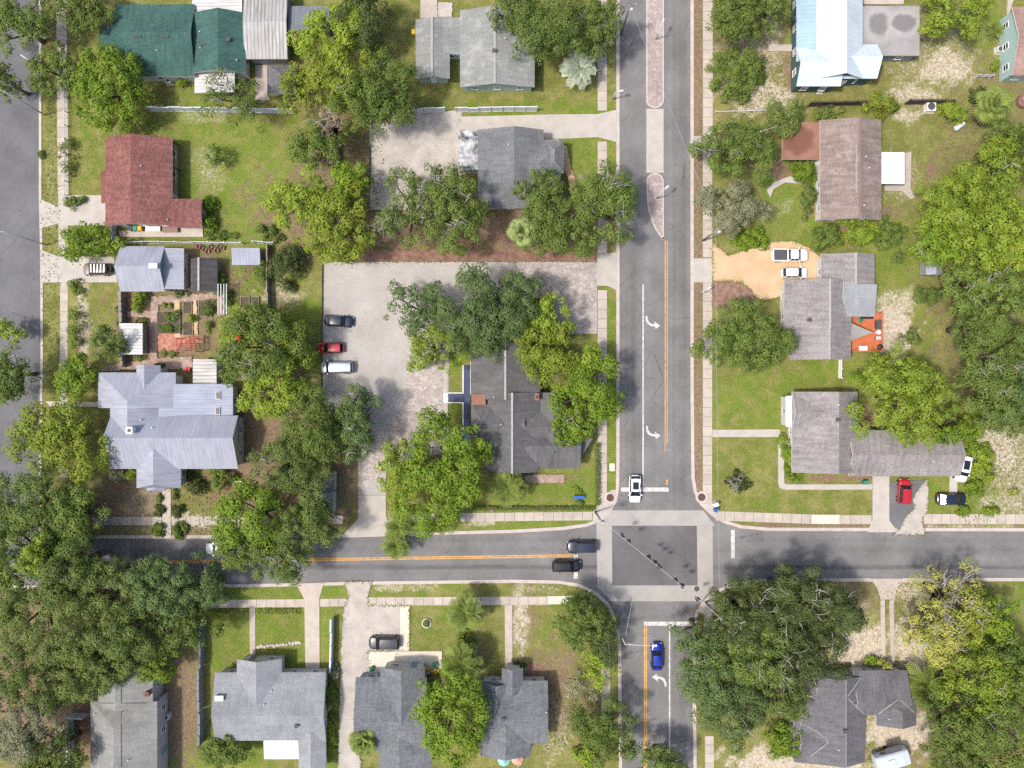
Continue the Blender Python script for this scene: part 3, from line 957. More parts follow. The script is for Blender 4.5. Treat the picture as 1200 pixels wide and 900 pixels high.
def wall_geo(b, org):
    o = b.over
    a0, a1, b0, b1 = o, b.La - o, o, b.Lb - o
    rb = min(max(b.ridge * b.Lb, b0), b1)

    def zz(a, bb):
        p = b.P(a, bb, 0)
        return b.z(p[0], p[1]) - 0.16
    ring = [(a0, b0), (a1, b0), (a1, rb), (a1, b1), (a0, b1), (a0, rb)]
    n = len(ring)
    V = [b.P(a, bb, 0.0) for a, bb in ring] + [b.P(a, bb, zz(a, bb)) for a, bb in ring]
    V = [np.array(v) - org for v in V]
    F = [(i, (i + 1) % n, n + (i + 1) % n, n + i) for i in range(n)]
    F += [(n + 0, n + 1, n + 2, n + 5), (n + 5, n + 2, n + 3, n + 4)]
    if b.axis == 'y':
        F = [f[::-1] for f in F]
    return mesh('wall', V, F, MAT[b.wall])


HOUSES = {}


def house(label, blocks, name='house', cat='house', group='houses along the streets', wins=True, vents=(), chim=(), lines=(), door=None, win=(1.0, 1.25)):
    cx = sum((b.X0 + b.X1) / 2 for b in blocks) / len(blocks)
    cyy = sum((b.Y0 + b.Y1) / 2 for b in blocks) / len(blocks)
    org = np.array((cx, cyy, 0.0))
    T = thing(name, label, cat, org, group)
    for i, b in enumerate(blocks):
        b.ze += 0.004 * i
        me, r0, r1 = roof_geo(b, org)
        r = obj('roof', me, T)
        if b.cap:
            g = Geo()
            d = r1 - r0
            L = np.linalg.norm(d)
            c = (r0 + r1) / 2
            g.box((c[0], c[1], c[2] + 0.02), (L, 0.30, 0.07) if b.axis == 'x' else (0.30, L, 0.07))
            if b.h0 or b.h1:
                ez = np.array((0, 0, 0.03))
                if b.h1:
                    for bb in (0, b.Lb):
                        g.tube([r1 + ez, np.array(b.P(b.La, bb, b.ze)) - org + ez], [0.11, 0.11], 4)
                if b.h0:
                    for bb in (0, b.Lb):
                        g.tube([r0 + ez, np.array(b.P(0, bb, b.ze)) - org + ez], [0.11, 0.11], 4)
            g.build('ridge_cap', MAT[b.cap], r)
        if b.walls:
            obj('wall', wall_geo(b, org), T)
        else:                                   # open carport or porch: posts
            for (a, bb) in ((.35, .35), (b.La - .35, .35), (.35, b.Lb - .35), (b.La - .35, b.Lb - .35)):
                p = np.array(b.P(a, bb, 0)) - org
                top = b.z(p[0] + org[0], p[1] + org[1]) - 0.17
                Geo().box((p[0], p[1], top / 2), (0.12, 0.12, top)).build('post', MAT['trim'], T)
        if b.walls and wins:
            w, h = win
            fm, pm = window_meshes(w, h)
            o = b.over
            sides = []
            mx, my = (b.X0 + b.X1) / 2, (b.Y0 + b.Y1) / 2
            sides.append(('y', b.Y1 - o, 1) if my < 0 else ('y', b.Y0 + o, -1))
            sides.append(('x', b.X0 + o, -1) if mx > 0 else ('x', b.X1 - o, 1))
            for ax, c, sg in sides:
                lo, hi = (b.X0 + o, b.X1 - o) if ax == 'y' else (b.Y0 + o, b.Y1 - o)
                n = int((hi - lo) // 2.9)
                for k in range(n):
                    q = lo + (k + 0.5) * (hi - lo) / n
                    x, y = (q, c) if ax == 'y' else (c, q)
                    ex, ey = (x, y + sg * 0.3) if ax == 'y' else (x + sg * 0.3, y)
                    if any(o2 is not b and o2.has(ex, ey, -0.3) for o2 in blocks):
                        continue
                    z = min(1.55, b.ze - 0.16 - h / 2 - 0.25)
                    rot = {('y', 1): 0, ('y', -1): math.pi, ('x', 1): -math.pi / 2, ('x', -1): math.pi / 2}[(ax, sg)]
                    if door and (i, ax) == door[0] and k == door[1]:
                        dm = Geo().box((0, 0.02, 0), (0.95, 0.08, 2.05)).mesh('door', MAT[door[2]])
                        dd = obj('door', dm, T, loc=(x - cx, y - cyy, 1.2), rot=(0, 0, rot))
                        obj('handle', Geo().box((0.36, 0.08, -0.05), (0.06, 0.08, 0.12)).mesh('handle', MAT['galv']), dd)
                        continue
                    f = obj('window', fm, T, loc=(x - cx, y - cyy, z), rot=(0, 0, rot))
                    obj('pane', pm, f)

    def top(px, py):
        z = 3.0
        for _ in range(4):
            p = W(px, py, z)
            zs = [b.z(p[0], p[1]) for b in blocks if b.has(p[0], p[1])]
            z = max(zs) if zs else 3.0
        return np.array((p[0], p[1], z)) - org
    for v in vents:
        px, py, kind = v[:3]
        p = top(px, py)
        if kind == 'pipe':
            Geo().lathe((p[0], p[1], p[2] - 0.1), [(0.09, 0), (0.09, 0.45), (0.06, 0.47)], 8).build('vent_pipe', MAT['trim'], T)
        elif kind == 'box':
            Geo().box((p[0], p[1], p[2] + 0.05), (0.5, 0.4, 0.4)).box((p[0], p[1], p[2] + 0.3), (0.62, 0.52, 0.08)).build('roof_vent', MAT['dkgrey'], T)
        elif kind == 'slot':
            Geo().box((p[0], p[1], p[2] + 0.06), (1.3, 0.32, 0.14)).box((p[0], p[1] + .12, p[2] + 0.15), (1.3, 0.1, 0.08)).build('roof_vent', MAT['dkgrey'], T)
        elif kind == 'wide':
            Geo().box((p[0], p[1], p[2] + 0.15), (1.2, 0.7, 0.5)).box((p[0], p[1], p[2] + 0.44), (1.35, 0.85, 0.08)).build('roof_vent', MAT['galv'], T)
        elif kind == 'sky':
            Geo().box((p[0], p[1], p[2] + 0.06), (0.7, 1.15, 0.24), 0).box((p[0], p[1], p[2] + 0.19), (0.56, 1.0, 0.05), 1).build('skylight', [MAT['trim'], MAT['glass']], T)
    for (px, py, w, h, m) in chim:
        p = top(px, py)
        c = Geo().box((p[0], p[1], p[2] + 0.1), (w, h, 1.6)).box((p[0], p[1], p[2] + 0.95), (w + .16, h + .16, 0.12)).build('chimney', MAT[m], T)
        if w < 1.5:
            Geo().box((p[0], p[1], p[2] + 1.06), (w * .5, h * .5, 0.14)).build('flue', MAT['black'], c)
    for (x0, y0, x1, y1, m) in lines:
        g = Geo()
        g.tube([top(x0 + (x1 - x0) * u, y0 + (y1 - y0) * u) + np.array((0, 0, .03)) for u in np.linspace(0, 1, 7)], [.065] * 7, 4)
        g.build('flashing', MAT[m], T)
    HOUSES[label] = (T, top, org)
    return T


def puddled(name, c, spots, z=3.0, dark=None, rimc=None):
    """flat roof with the dark dried puddles and pale rims that standing water leaves"""
    t = NT(name)
    p = t.pos()
    n1 = t.noise(p, 0.45, 5.0, 0.6)
    n2 = t.noise(p, 5.0, 3.0)
    col = t.scalec(c, t.mapr(n1, 0.35, 0.65, 0.86, 1.1))
    for (px, py, rx, ry) in spots:
        q = W(px, py, z)
        sx = t.math('DIVIDE', t.math('SUBTRACT', t.n('ShaderNodeSeparateXYZ', {0: p}, out=0), float(q[0])), M(rx, z))
        sy = t.math('DIVIDE', t.math('SUBTRACT', t.n('ShaderNodeSeparateXYZ', {0: p}, out=1), float(q[1])), M(ry, z))
        d = t.math('SQRT', t.math('ADD', t.math('MULTIPLY', sx, sx), t.math('MULTIPLY', sy, sy)))
        d = t.math('ADD', d, t.mapr(n1, 0.3, 0.7, -0.2, 0.2))
        col = t.mix(t.math('MULTIPLY', t.mapr(d, 1.5, 1.0, 0, .55, True), 1.0), col, rimc or tuple(v * 1.3 for v in c))
        col = t.mix(t.mapr(d, 1.0, 0.62, 0, .8, True), col, dark or tuple(v * .52 for v in c))
    return t.out(t.scalec(col, t.mapr(n2, 0.3, 0.7, 0.93, 1.07)), 0.9, 0.2)


for nm, c_ in (('wall_white', (222, 220, 212)), ('wall_teal', (182, 210, 206)), ('wall_green', (196, 216, 202)), ('wall_tan', (196, 176, 150)), ('wall_brick', (150, 96, 80)),
               ('wall_lilac', (204, 194, 200)), ('wall_grey', (160, 162, 166)), ('wall_dkgreen', (84, 112, 112)), ('wall_blue', (150, 172, 196))):
    MAT[nm] = rough_mat(nm, lin(*c_), 0.1, 0.8, 6.0, 0.85, 0.1)
MAT['r_green'] = shingle('green_shingles', lin(76, 110, 102))
MAT['r_red'] = shingle('red_shingles', lin(146, 100, 94), 0.24)
MAT['r_redlow'] = shingle('plain_red_shingles', lin(146, 94, 86), 0.06)
MAT['r_silver'] = metal_roof('silver_sheet', lin(174, 177, 190), 0.55, 0.18, groove=0.96)
MAT['r_silver2'] = metal_roof('blue_silver_sheet', lin(168, 174, 190), 0.45, 0.16, groove=0.9)
MAT['r_silver3'] = metal_roof('dull_grey_sheet', lin(134, 140, 148), 0.45, 0.16, groove=0.85)
MAT['r_corr'] = metal_roof('grey_corrugated', lin(196, 194, 190), 0.55, 0.4, 0.5, 0.1, 0.62)
MAT['r_corrw'] = metal_roof('white_corrugated', lin(226, 224, 220), 0.5, 0.24, 0.5, 0.05, 0.74)
MAT['r_bluew'] = metal_roof('pale_blue_sheet', lin(216, 228, 234, .8), 0.6, 0.06, 0.35, 0.05, 0.95)
MAT['r_bluelow'] = metal_roof('blue_grey_sheet', lin(176, 204, 218), 0.6, 0.08, 0.4, 0.05, 0.93)
MAT['r_greygreen'] = shingle('grey_green_shingles', lin(156, 158, 154), 0.06, 0.16, patch=lin(182, 186, 180))
MAT['r_grey'] = shingle('grey_shingles', lin(130, 131, 133), 0.1, 0.18)
MAT['r_greyw'] = shingle('weathered_grey_shingles', lin(160, 154, 152), 0.12, 0.24)
MAT['r_brown'] = shingle('brown_grey_shingles', lin(156, 140, 132), 0.12, 0.26, patch=lin(176, 160, 152))
MAT['r_dark'] = shingle('charcoal_shingles', lin(114, 113, 113), 0.1, 0.22)
MAT['r_black'] = shingle('dark_slate_shingles', lin(120, 118, 121), 0.1, 0.24)
MAT['r_blue'] = shingle('blue_grey_shingles', lin(124, 127, 131), 0.16, 0.18)
MAT['r_light'] = shingle('light_grey_shingles', lin(158, 160, 164), 0.08, 0.12)
MAT['r_sage'] = shingle('sage_grey_shingles', lin(156, 156, 152), 0.08, 0.14)
MAT['r_flat'] = puddled('flat_bitumen', lin(168, 164, 162), [(1030, 28, 15, 18), (1060, 27, 17, 13)])
MAT['r_white'] = rough_mat('white_membrane', lin(244, 243, 240, .82), 0.06, 0.8, 3.0, 0.6, 0.0)
MAT['r_rust'] = puddled('rusty_brown_roof', lin(152, 110, 92), [(936, 162, 22, 22)], 3.0, lin(126, 84, 66), lin(166, 128, 112))
MAT['r_pinkbr'] = shingle('pinkish_brown_shingles', lin(176, 146, 136), 0.1, 0.16)
MAT['r_pale'] = shingle('pale_replacement_shingles', lin(164, 166, 170), 0.05, 0.1)
MAT['r_dkgrey'] = shingle('dark_weathered_roofing', lin(92, 90, 90), 0.1, 0.35)
MAT['r_bw'] = rough_mat('peeling_white_roofing', lin(226, 226, 226), 0.1, 0.8, 4.0, 0.8, 0.1, c2=lin(70, 72, 76))
MAT['capw'] = rough_mat('pale_ridge_cap', lin(188, 186, 182), 0.2, 1.0, 6.0)
MAT['capg'] = rough_mat('grey_ridge_cap', lin(138, 137, 142), 0.14, 1.0, 6.0)
MAT['brickc'] = rough_mat('orange_brick', lin(168, 122, 104), 0.25, 2.0, 8.0)
B = Block

house('long green shingled house beside the side street with a lower annex at its end', [
    B(136, 5, 228, 89.5, 'x', 3.0, 1.5, roof='r_green', ridge=.55), B(116, 28, 140, 60, 'x', 2.7, .8, roof='r_green', h0=8),
    B(224, 15, 288, 86, 'y', 3.1, 1.5, roof='r_green', ridge=.56)],
    vents=[(161, 43, 'slot'), (193, 43, 'slot'), (124, 31, 'slot'), (240, 52, 'slot'), (268, 47, 'box'), (184.5, 60, 'pipe'), (235, 38, 'pipe'), (235.5, 57, 'pipe'), (278, 71, 'pipe')], door=((0, 'y'), 2, 'trim'))
house('white ribbed metal carport attached below the green shingled house', [
    B(228, 78, 276, 109, 'y', 2.3, .35, ridge=1.0, roof='r_corrw', walls=False)], 'carport', 'carport', 'carports and open covers', False)
house('grey corrugated metal roof workshop between the green house and small grey lean-to', [
    B(286, -14, 337, 69, 'x', 3.0, .6, ridge=.5, roof='r_corr', wall='wall_grey')], 'workshop', 'workshop', wins=False)
house('white ribbed metal roof extension between green house and corrugated workshop', [
    B(225, -14, 284.5, 22, 'y', 2.7, .3, ridge=1.0, roof='r_corrw', wall='wall_grey')], 'extension', 'outbuilding', wins=False)
house('small blue grey metal lean-to beside the corrugated workshop', [
    B(338.5, 7, 386, 38, 'x', 2.4, .4, ridge=0.0, roof='r_silver3', wall='wall_grey')], 'lean_to', 'outbuilding', wins=False)
house('small dark hipped roof cover under the trees below the corrugated workshop', [
    B(314, 76, 346, 110, 'y', 2.4, .9, h0=12, h1=12, roof='r_black', walls=False)], 'shelter', 'shelter', 'carports and open covers', False)
house('red shingled house with a lower red wing and concrete drive', [
    B(123.5, 161, 202, 264.5, 'y', 2.9, 1.6, roof='r_red', ridge=.46, wall='wall_tan'), B(118.5, 200, 140, 238, 'y', 2.7, .6, ridge=1.0, roof='r_redlow', wall='wall_tan'),
    B(198, 233, 237, 266.5, 'x', 2.75, .5, ridge=.5, roof='r_red', wall='wall_tan')],
    vents=[(166, 195, 'pipe'), (197, 258, 'pipe')], door=((0, 'x'), 1, 'white'))
house('small silver metal roof house behind the parked dark off-road vehicle', [
    B(141, 288.5, 193, 341.5, 'x', 2.9, 1.7, roof='r_silver', ridge=.52), B(190, 291, 215.5, 339, 'y', 2.6, .5, ridge=0.0, roof='r_silver')],
    vents=[(181, 312, 'wide')], door=((0, 'x'), 0, 'wall_grey'))
house('dark weathered shed with a pale ridge cap behind the small silver house', [
    B(223.5, 303, 254, 341.5, 'y', 2.2, .9, roof='r_dkgrey', wall='wood', ridge=.4, cap='capw', over=.25)], 'shed', 'shed', 'garden sheds', False)
house('tiny pale blue metal shed beside the white garden fence', [
    B(272, 291, 305, 310.5, 'x', 2.1, .3, ridge=1.0, roof='r_silver2', wall='wall_grey', over=.2)], 'shed', 'shed', 'garden sheds', False)
house('white ribbed metal garden shelter at the edge of the kitchen garden', [
    B(139.5, 379, 167, 415.5, 'y', 2.5, .35, ridge=.3, roof='r_corrw', wall='wood', over=.3)], 'garden_shelter', 'shelter', 'garden sheds', False)
house('large silver metal roof house with a gabled porch and balls of box hedge in front', [
    B(130, 487, 279, 549.5, 'x', 3.6, 2.2, ridge=.6, roof='r_silver'), B(160, 515, 212, 572, 'y', 3.4, 1.7, roof='r_silver', h0=6), B(172, 560, 194, 575.5, 'y', 3.0, .6, roof='r_silver', h0=3),
    B(115, 436.5, 206, 478, 'y', 3.5, 2.1, roof='r_silver', ridge=.47, h1=33), B(129, 468, 190, 512, 'y', 3.48, 2.1, roof='r_silver', ridge=.475), B(160, 428, 188, 466, 'y', 3.45, 1.25, roof='r_silver'),
    B(188, 450, 273, 489, 'y', 3.2, .5, ridge=0, roof='r_silver2'), B(268, 486, 279.5, 519, 'y', 2.5, .3, ridge=0.0, roof='r_silver2', fascia='dkgrey')],
    vents=[(256, 463.5, 'sky'), (255.5, 481.5, 'sky'), (166, 492, 'pipe'), (179, 501, 'pipe')], chim=[(155.5, 504, .8, .9, 'white')], door=((2, 'y'), 0, 'wood'))
house('white ribbed metal outbuilding against the large silver metal roof house', [
    B(226, 421, 254.5, 451, 'y', 2.6, .25, ridge=1.0, roof='r_corr', wall='wall_white', over=.2)], 'outbuilding', 'outbuilding', wins=False)
house('low grey green shingled house with a pale ridge cap near the pindo palm', [
    B(487, 23, 527, 92, 'y', 2.8, .9, roof='r_greygreen', cap='capw', wall='wall_green'), B(513, 21, 542, 64, 'y', 2.75, .5, roof='r_greygreen', wall='wall_green', ridge=0.0),
    B(539, 12, 626.5, 102, 'y', 2.9, 1.4, roof='r_greygreen', cap='capw', wall='wall_green', ridge=.47)],
    vents=[(579.5, 60, 'box'), (588, 18, 'pipe'), (592, 46, 'pipe')], door=((0, 'y'), 0, 'white'))
house('grey hipped shingle building between the parking court and the curved sand path', [
    B(560, 152, 637, 244, 'y', 3.0, 1.6, roof='r_grey', h0=20, ridge=.55, wall='wall_tan'), B(620, 164, 657, 226, 'x', 2.9, 1.2, h1=26, roof='r_grey', wall='wall_tan'),
    B(638, 165, 661, 203, 'y', 2.85, 1.0, roof='r_grey', h0=13, h1=13, wall='wall_tan'), B(537, 153, 560.5, 199, 'y', 2.6, .08, ridge=1.0, roof='r_bw', wall='wall_white', over=.2)], vents=[(596, 170, 'pipe'), (604, 215, 'box')])
house('sprawling charcoal shingled building with pale ridge caps inside the car park', [
    B(551.5, 350, 633, 468, 'y', 3.2, 2.0, roof='r_dark', cap='capw', wall='wall_brick'), B(569, 460, 632.5, 553, 'y', 3.25, 2.1, roof='r_dark', cap='capw', wall='wall_brick', ridge=.49),
    B(552, 470, 615, 522, 'x', 3.15, 1.7, roof='r_dark', wall='wall_brick', h0=14), B(616, 505, 680, 549, 'x', 3.1, 1.6, roof='r_dark', wall='wall_brick', ridge=.62, h1=0),
    B(631.5, 460, 665, 530, 'y', 3.0, 1.5, roof='r_dark', wall='wall_brick'), B(606, 480, 650, 520, 'x', 3.05, 1.5, roof='r_dark', wall='wall_brick')],
    vents=[(587, 497, 'pipe'), (579, 465, 'pipe')], chim=[(561.5, 468, 1.9, 1.5, 'brickc'), (629, 465, .5, .9, 'brickc')], door=((1, 'x'), 1, 'wood'))
house('blue and white standing seam metal roof house with two hipped side gables', [
    B(957, -20, 1011, 92, 'y', 3.9, 2.0, roof='r_bluew', wall='wall_dkgreen', ridge=.52), B(933.5, -20, 960, 72, 'y', 3.3, .62, ridge=1.0, roof='r_bluelow', wall='wall_dkgreen'),
    B(933.5, 56, 985, 101, 'x', 3.5, 1.6, roof='r_bluew', wall='wall_dkgreen'), B(985, 52, 1028, 92, 'x', 3.6, 1.7, roof='r_bluew', wall='wall_dkgreen')], door=((0, 'y'), 1, 'white'))
house('flat grey bitumen roof annex beside the blue and white metal roof house', [
    B(1008.5, 7, 1077.5, 65, 'x', 2.9, .06, roof='r_flat', wall='wall_grey', over=.3)], 'annex', 'annex')
house('brown grey shingled house with a pale ridge beside the rusty carport', [
    B(961, 141, 1033, 258, 'y', 2.9, 1.4, roof='r_brown', cap='r_pinkbr', wall='wall_white', ridge=.58)], vents=[(1014, 184, 'pipe'), (1018, 197, 'pipe'), (1012, 241, 'pipe')], lines=[(1003.5, 169, 1003.5, 226, 'capw')], door=((0, 'x'), 2, 'white'))
house('rusty brown carport joined to the brown grey shingled house', [
    B(916.5, 143.5, 961.5, 187, 'x', 2.6, .12, roof='r_rust', walls=False, ridge=1.0)], 'carport', 'carport', 'carports and open covers', False)
house('flat white patio cover behind the brown grey shingled house', [
    B(1032.5, 178.5, 1060, 215.5, 'y', 2.5, .08, roof='r_white', walls=False, ridge=0.0)], 'patio_cover', 'patio cover', 'carports and open covers', False)
house('grey shingled house between the sandy drive and the orange deck', [
    B(919, 328, 998, 386, 'y', 3.0, 1.6, roof='r_greyw', ridge=.61, wall='wall_white', cap='capw'), B(927.5, 380, 997, 421.5, 'y', 2.98, 1.58, roof='r_greyw', ridge=.56, wall='wall_white', cap='capw'),
    B(962, 297.5, 1025, 336, 'y', 2.9, 1.2, roof='r_greyw', ridge=.58, wall='wall_white', cap='capw'), B(986, 334, 1025, 371, 'x', 3.3, .75, ridge=1.0, roof='r_pale', wall='wall_white')],
    vents=[(948, 375, 'box'), (939, 381, 'pipe'), (948, 369, 'pipe')], door=((1, 'x'), 0, 'white'))
house('grey L-shaped shingled house with the red and black vehicles parked below it', [
    B(928, 459, 1005, 554, 'y', 2.9, 1.7, roof='r_greyw', ridge=.64, wall='wall_white'), B(928.5, 459.5, 975, 504, 'x', 2.88, 1.3, roof='r_greyw', wall='wall_white', ridge=.48),
    B(921, 464, 932, 500, 'y', 2.5, .3, ridge=1.0, roof='r_white', wall='wall_white', over=.15), B(994, 504, 1125, 558, 'x', 2.85, 1.5, roof='r_greyw', ridge=.48, wall='wall_white')], vents=[(981.5, 492, 'box'), (982, 474, 'pipe'), (1040, 522, 'pipe'), (1093, 541, 'pipe')], door=((3, 'y'), 1, 'wood'))
house('dark slate shingled house with white hip caps next to the old travel trailer', [
    B(930, 792, 1014, 893, 'y', 2.9, 1.6, roof='r_black', ridge=.66, cap='capg', wall='wall_white'), B(1000, 786, 1063, 838, 'x', 2.85, 1.4, roof='r_black', ridge=.35, cap=None, wall='wall_white'),
    B(1027, 817, 1074, 850, 'y', 2.8, 1.2, roof='r_black', h1=14, cap=None, wall='wall_white', ridge=.55), B(936, 846, 985, 888, 'x', 2.82, 1.0, roof='r_black', cap=None, wall='wall_white', ridge=.5)],
    vents=[(990, 856, 'box'), (982, 878, 'pipe'), (1041, 842, 'pipe'), (980, 796, 'pipe')], lines=[(1009, 794, 993.5, 816, 'capw'), (993.5, 818, 1013, 837, 'capw'), (1029, 837, 1052, 820, 'capw'), (1055, 820, 1072, 835, 'capw'), (934, 845, 959, 858, 'capw'), (959, 858, 971, 869, 'capw'), (971, 870, 949, 887, 'capw')], door=((1, 'y'), 1, 'wood'))
house('dark blue grey shingled house with a white window bay below the front path', [
    B(561, 801, 601, 836, 'y', 2.9, 1.1, roof='r_blue', ridge=.55, wall='wall_blue'), B(563, 798, 642, 872, 'x', 2.95, 1.5, roof='r_blue', ridge=.5, wall='wall_white'),
    B(588, 783, 613, 812, 'y', 3.0, 1.0, roof='r_blue', wall='wall_white'), B(563, 838, 622, 886, 'y', 2.8, 1.3, roof='r_blue', wall='wall_brick', cap=None)],
    vents=[(590, 842, 'box'), (640, 834, 'pipe')], door=((2, 'y'), 0, 'white'))
house('blue grey shingled house with a glazed front facing the cream patio', [
    B(417, 794, 500, 880, 'x', 3.1, 1.7, roof='r_blue', ridge=.46, wall='wall_blue'), B(446, 782, 498, 845, 'y', 3.3, 1.6, roof='r_blue', wall='wall_white', ridge=.5),
    B(444, 840, 506, 905, 'y', 2.9, 1.0, roof='r_blue', wall='wall_blue', ridge=.4)], vents=[(436, 870, 'pipe')], door=((1, 'y'), 1, 'wall_blue'), win=(1.5, 1.4))
house('pale grey shingled house with a white metal porch roof beside the long fence', [
    B(252, 788, 382, 868, 'x', 2.9, 1.5, roof='r_light', ridge=.43, wall='wall_white'), B(277.5, 772.5, 330, 820, 'y', 2.95, 1.3, roof='r_light', wall='wall_white'),
    B(350, 856, 382, 908, 'y', 2.7, .8, roof='r_light', wall='wall_white'), B(309.5, 866.5, 350, 889.5, 'x', 2.5, .25, roof='r_white', ridge=1.0, walls=False)],
    vents=[(318.5, 809, 'pipe'), (310, 825, 'pipe'), (348, 850, 'box'), (258, 817, 'wide')], door=((1, 'y'), 0, 'wood'))
house('sage grey shingled house with lilac white side wall under the forest edge', [
    B(106, 822, 184, 930, 'y', 3.9, 1.7, over=.2, roof='r_sage', wall='wall_lilac', h1=24, ridge=.44, cap=None), B(115, 786, 179, 828, 'y', 3.8, 1.6, over=.2, roof='r_sage', wall='wall_lilac', ridge=.42, h1=10)],
    vents=[(112, 836, 'pipe'), (151, 890, 'pipe'), (126, 803, 'box')], lines=[(142, 823, 142, 899, 'capg'), (107, 824, 184, 824, 'capg'), (142, 791, 142, 822, 'capg')], chim=[(175, 811, .6, .6, 'brickc')], door=((0, 'x'), 1, 'wall_blue'))
house('teal walled house with pinkish brown shingles at the edge beside yellow shrubs', [
    B(1186, 8, 1290, 88, 'x', 3.4, 1.5, roof='r_pinkbr', wall='wall_teal', over=.35)], door=((0, 'y'), 3, 'white'))
house('small grey roofed garage with white side wall half hidden under oaks', [
    B(374, 552, 392, 577, 'y', 2.5, .5, ridge=.5, roof='r_grey', wall='wall_white', over=.25), B(360, 576, 391, 602, 'x', 2.6, .06, roof='r_pale', wall='wall_white', over=.2)], 'garage', 'garage', wins=False)
house('small silver shed in the trees beyond the orange deck house', [
    B(1086, 304, 1104, 322, 'y', 2.1, .5, roof='r_silver2', wall='wall_grey', over=.15)], 'shed', 'shed', 'garden sheds', False)

# ------------------------------------------------------------------ trees and shrubs
def leaf_quads(C, Nn, S, r, aspect=0.62):
    """one small bent-free leaf spray (quad) per centre, facing Nn"""
    n = len(C)
    A = r.normal(size=(n, 3))
    T_ = np.cross(Nn, A)
    T_ /= np.linalg.norm(T_, axis=1, keepdims=True) + 1e-9
    Bn = np.cross(Nn, T_)
    s = S[:, None]
    V = np.stack([C - T_ * s * .5, C - Bn * s * .5 * aspect, C + T_ * s * .5, C + Bn * s * .5 * aspect], 1).reshape(-1, 3)
    return V, np.arange(4 * n).reshape(n, 4)


def crown_geo(R, r, rx, ry, hb, h, leaf=0.30, dens=1.0, gap=0.0, puff=None, flat=0.85, rough=0.16, wisp=0.0):
    """puffs of leaves over an uneven dome; returns leaf vertices, quads, puff centres"""
    ph = r.uniform(0, 6.28, 6)
    am = r.uniform(0.4, 1.0, 6) * rough / np.array([1, 1.1, 1.3, 1.5, 1.8, 2.2])

    def rad(th):
        v = np.ones_like(th)
        for k in range(6):
            v += am[k] * np.sin((k + 2) * th + ph[k])
        return v
    Rm = math.sqrt(rx * ry)
    pr = puff or min(1.12, max(0.40, 0.13 * Rm + 0.25))
    npf = int(max(7, 1.75 * rx * ry / (pr * pr)))
    rho = np.sqrt(r.uniform(0, 1, npf))
    th = r.uniform(0, 2 * math.pi, npf)
    # push apart a little (relaxation) so that clumps are spread but uneven
    X = np.stack([rho * np.cos(th), rho * np.sin(th)], 1)
    for _ in range(5):
        D = X[:, None] - X[None]
        d = np.linalg.norm(D, axis=2) + np.eye(npf)
        lim = 1.0 * pr / Rm
        f = np.clip(lim - d, 0, None) / d
        X += 0.35 * (D * f[..., None]).sum(1)
        q = np.linalg.norm(X, axis=1, keepdims=True)
        X = np.where(q > 1, X / q, X)
    rho = np.linalg.norm(X, axis=1)
    th = np.arctan2(X[:, 1], X[:, 0])
    sc = rad(th)
    inset = max(0.3, 1 - 0.75 * pr / Rm)
    px_, py_ = X[:, 0] * rx * sc * inset, X[:, 1] * ry * sc * inset
    top = np.sqrt(np.clip(1 - (rho * flat) ** 2, 0.02, 1))
    pz = hb + (h - hb - pr * .6) * top * r.uniform(0.74, 1.0, npf) - r.uniform(0, 1, npf) ** 3 * (h - hb) * 0.3
    if gap > 0:
        keep = r.uniform(0, 1, npf) > gap
        px_, py_, pz, rho = px_[keep], py_[keep], pz[keep], rho[keep]
        npf = len(px_)
    # lower puffs close the underside of the dome
    nl = int(npf * 0.62 * (1 - wisp))
    if nl:
        j = r.integers(0, npf, nl)
        px_ = np.concatenate([px_, px_[j] * 0.95 + r.normal(0, .25 * pr, nl)])
        py_ = np.concatenate([py_, py_[j] * 0.95 + r.normal(0, .25 * pr, nl)])
        pz = np.concatenate([pz, hb + (pz[j] - hb) * r.uniform(0.1, 0.55, nl)])
    P = np.stack([px_, py_, pz], 1)
    prs = pr * (0.55 + 0.95 * r.uniform(0, 1, len(P)) ** 1.4)
    nlf = np.maximum(10, (dens * 21.0 * (prs / leaf) ** 2 * 0.62)).astype(int)
    nlf[npf:] = (nlf[npf:] * 0.5).astype(int)
    rep = np.repeat(np.arange(len(P)), nlf)
    n = len(rep)
    D = r.normal(size=(n, 3))
    D[:, 2] = np.where(D[:, 2] < -0.35, -D[:, 2], D[:, 2])
    D /= np.linalg.norm(D, axis=1, keepdims=True)
    q = prs[rep][:, None]
    wob = 1 + 0.22 * np.sin(D[:, :1] * 5 + rep[:, None]) * np.cos(D[:, 1:2] * 4 + rep[:, None] * 2)
    C = P[rep] + D * q * wob * r.uniform(0.60, 1.10, (n, 1)) * np.array((1, 1, 0.8))
    Nn = D * 0.9 + r.normal(0, 0.27, (n, 3)) + np.array((0, 0, 0.35))
    Nn /= np.linalg.norm(Nn, axis=1, keepdims=True)
    S = leaf * r.uniform(0.65, 1.35, n)
    C[:, 2] = np.maximum(C[:, 2], 0.06)
    V, Q = leaf_quads(C, Nn, S, r)
    SN = D * 0.85 + r.normal(0, 0.10, (n, 3)) + np.array((0, 0, 0.34))
    SN /= np.linalg.norm(SN, axis=1, keepdims=True)
    return V, Q, P, npf, SN


TREE_N = [0]


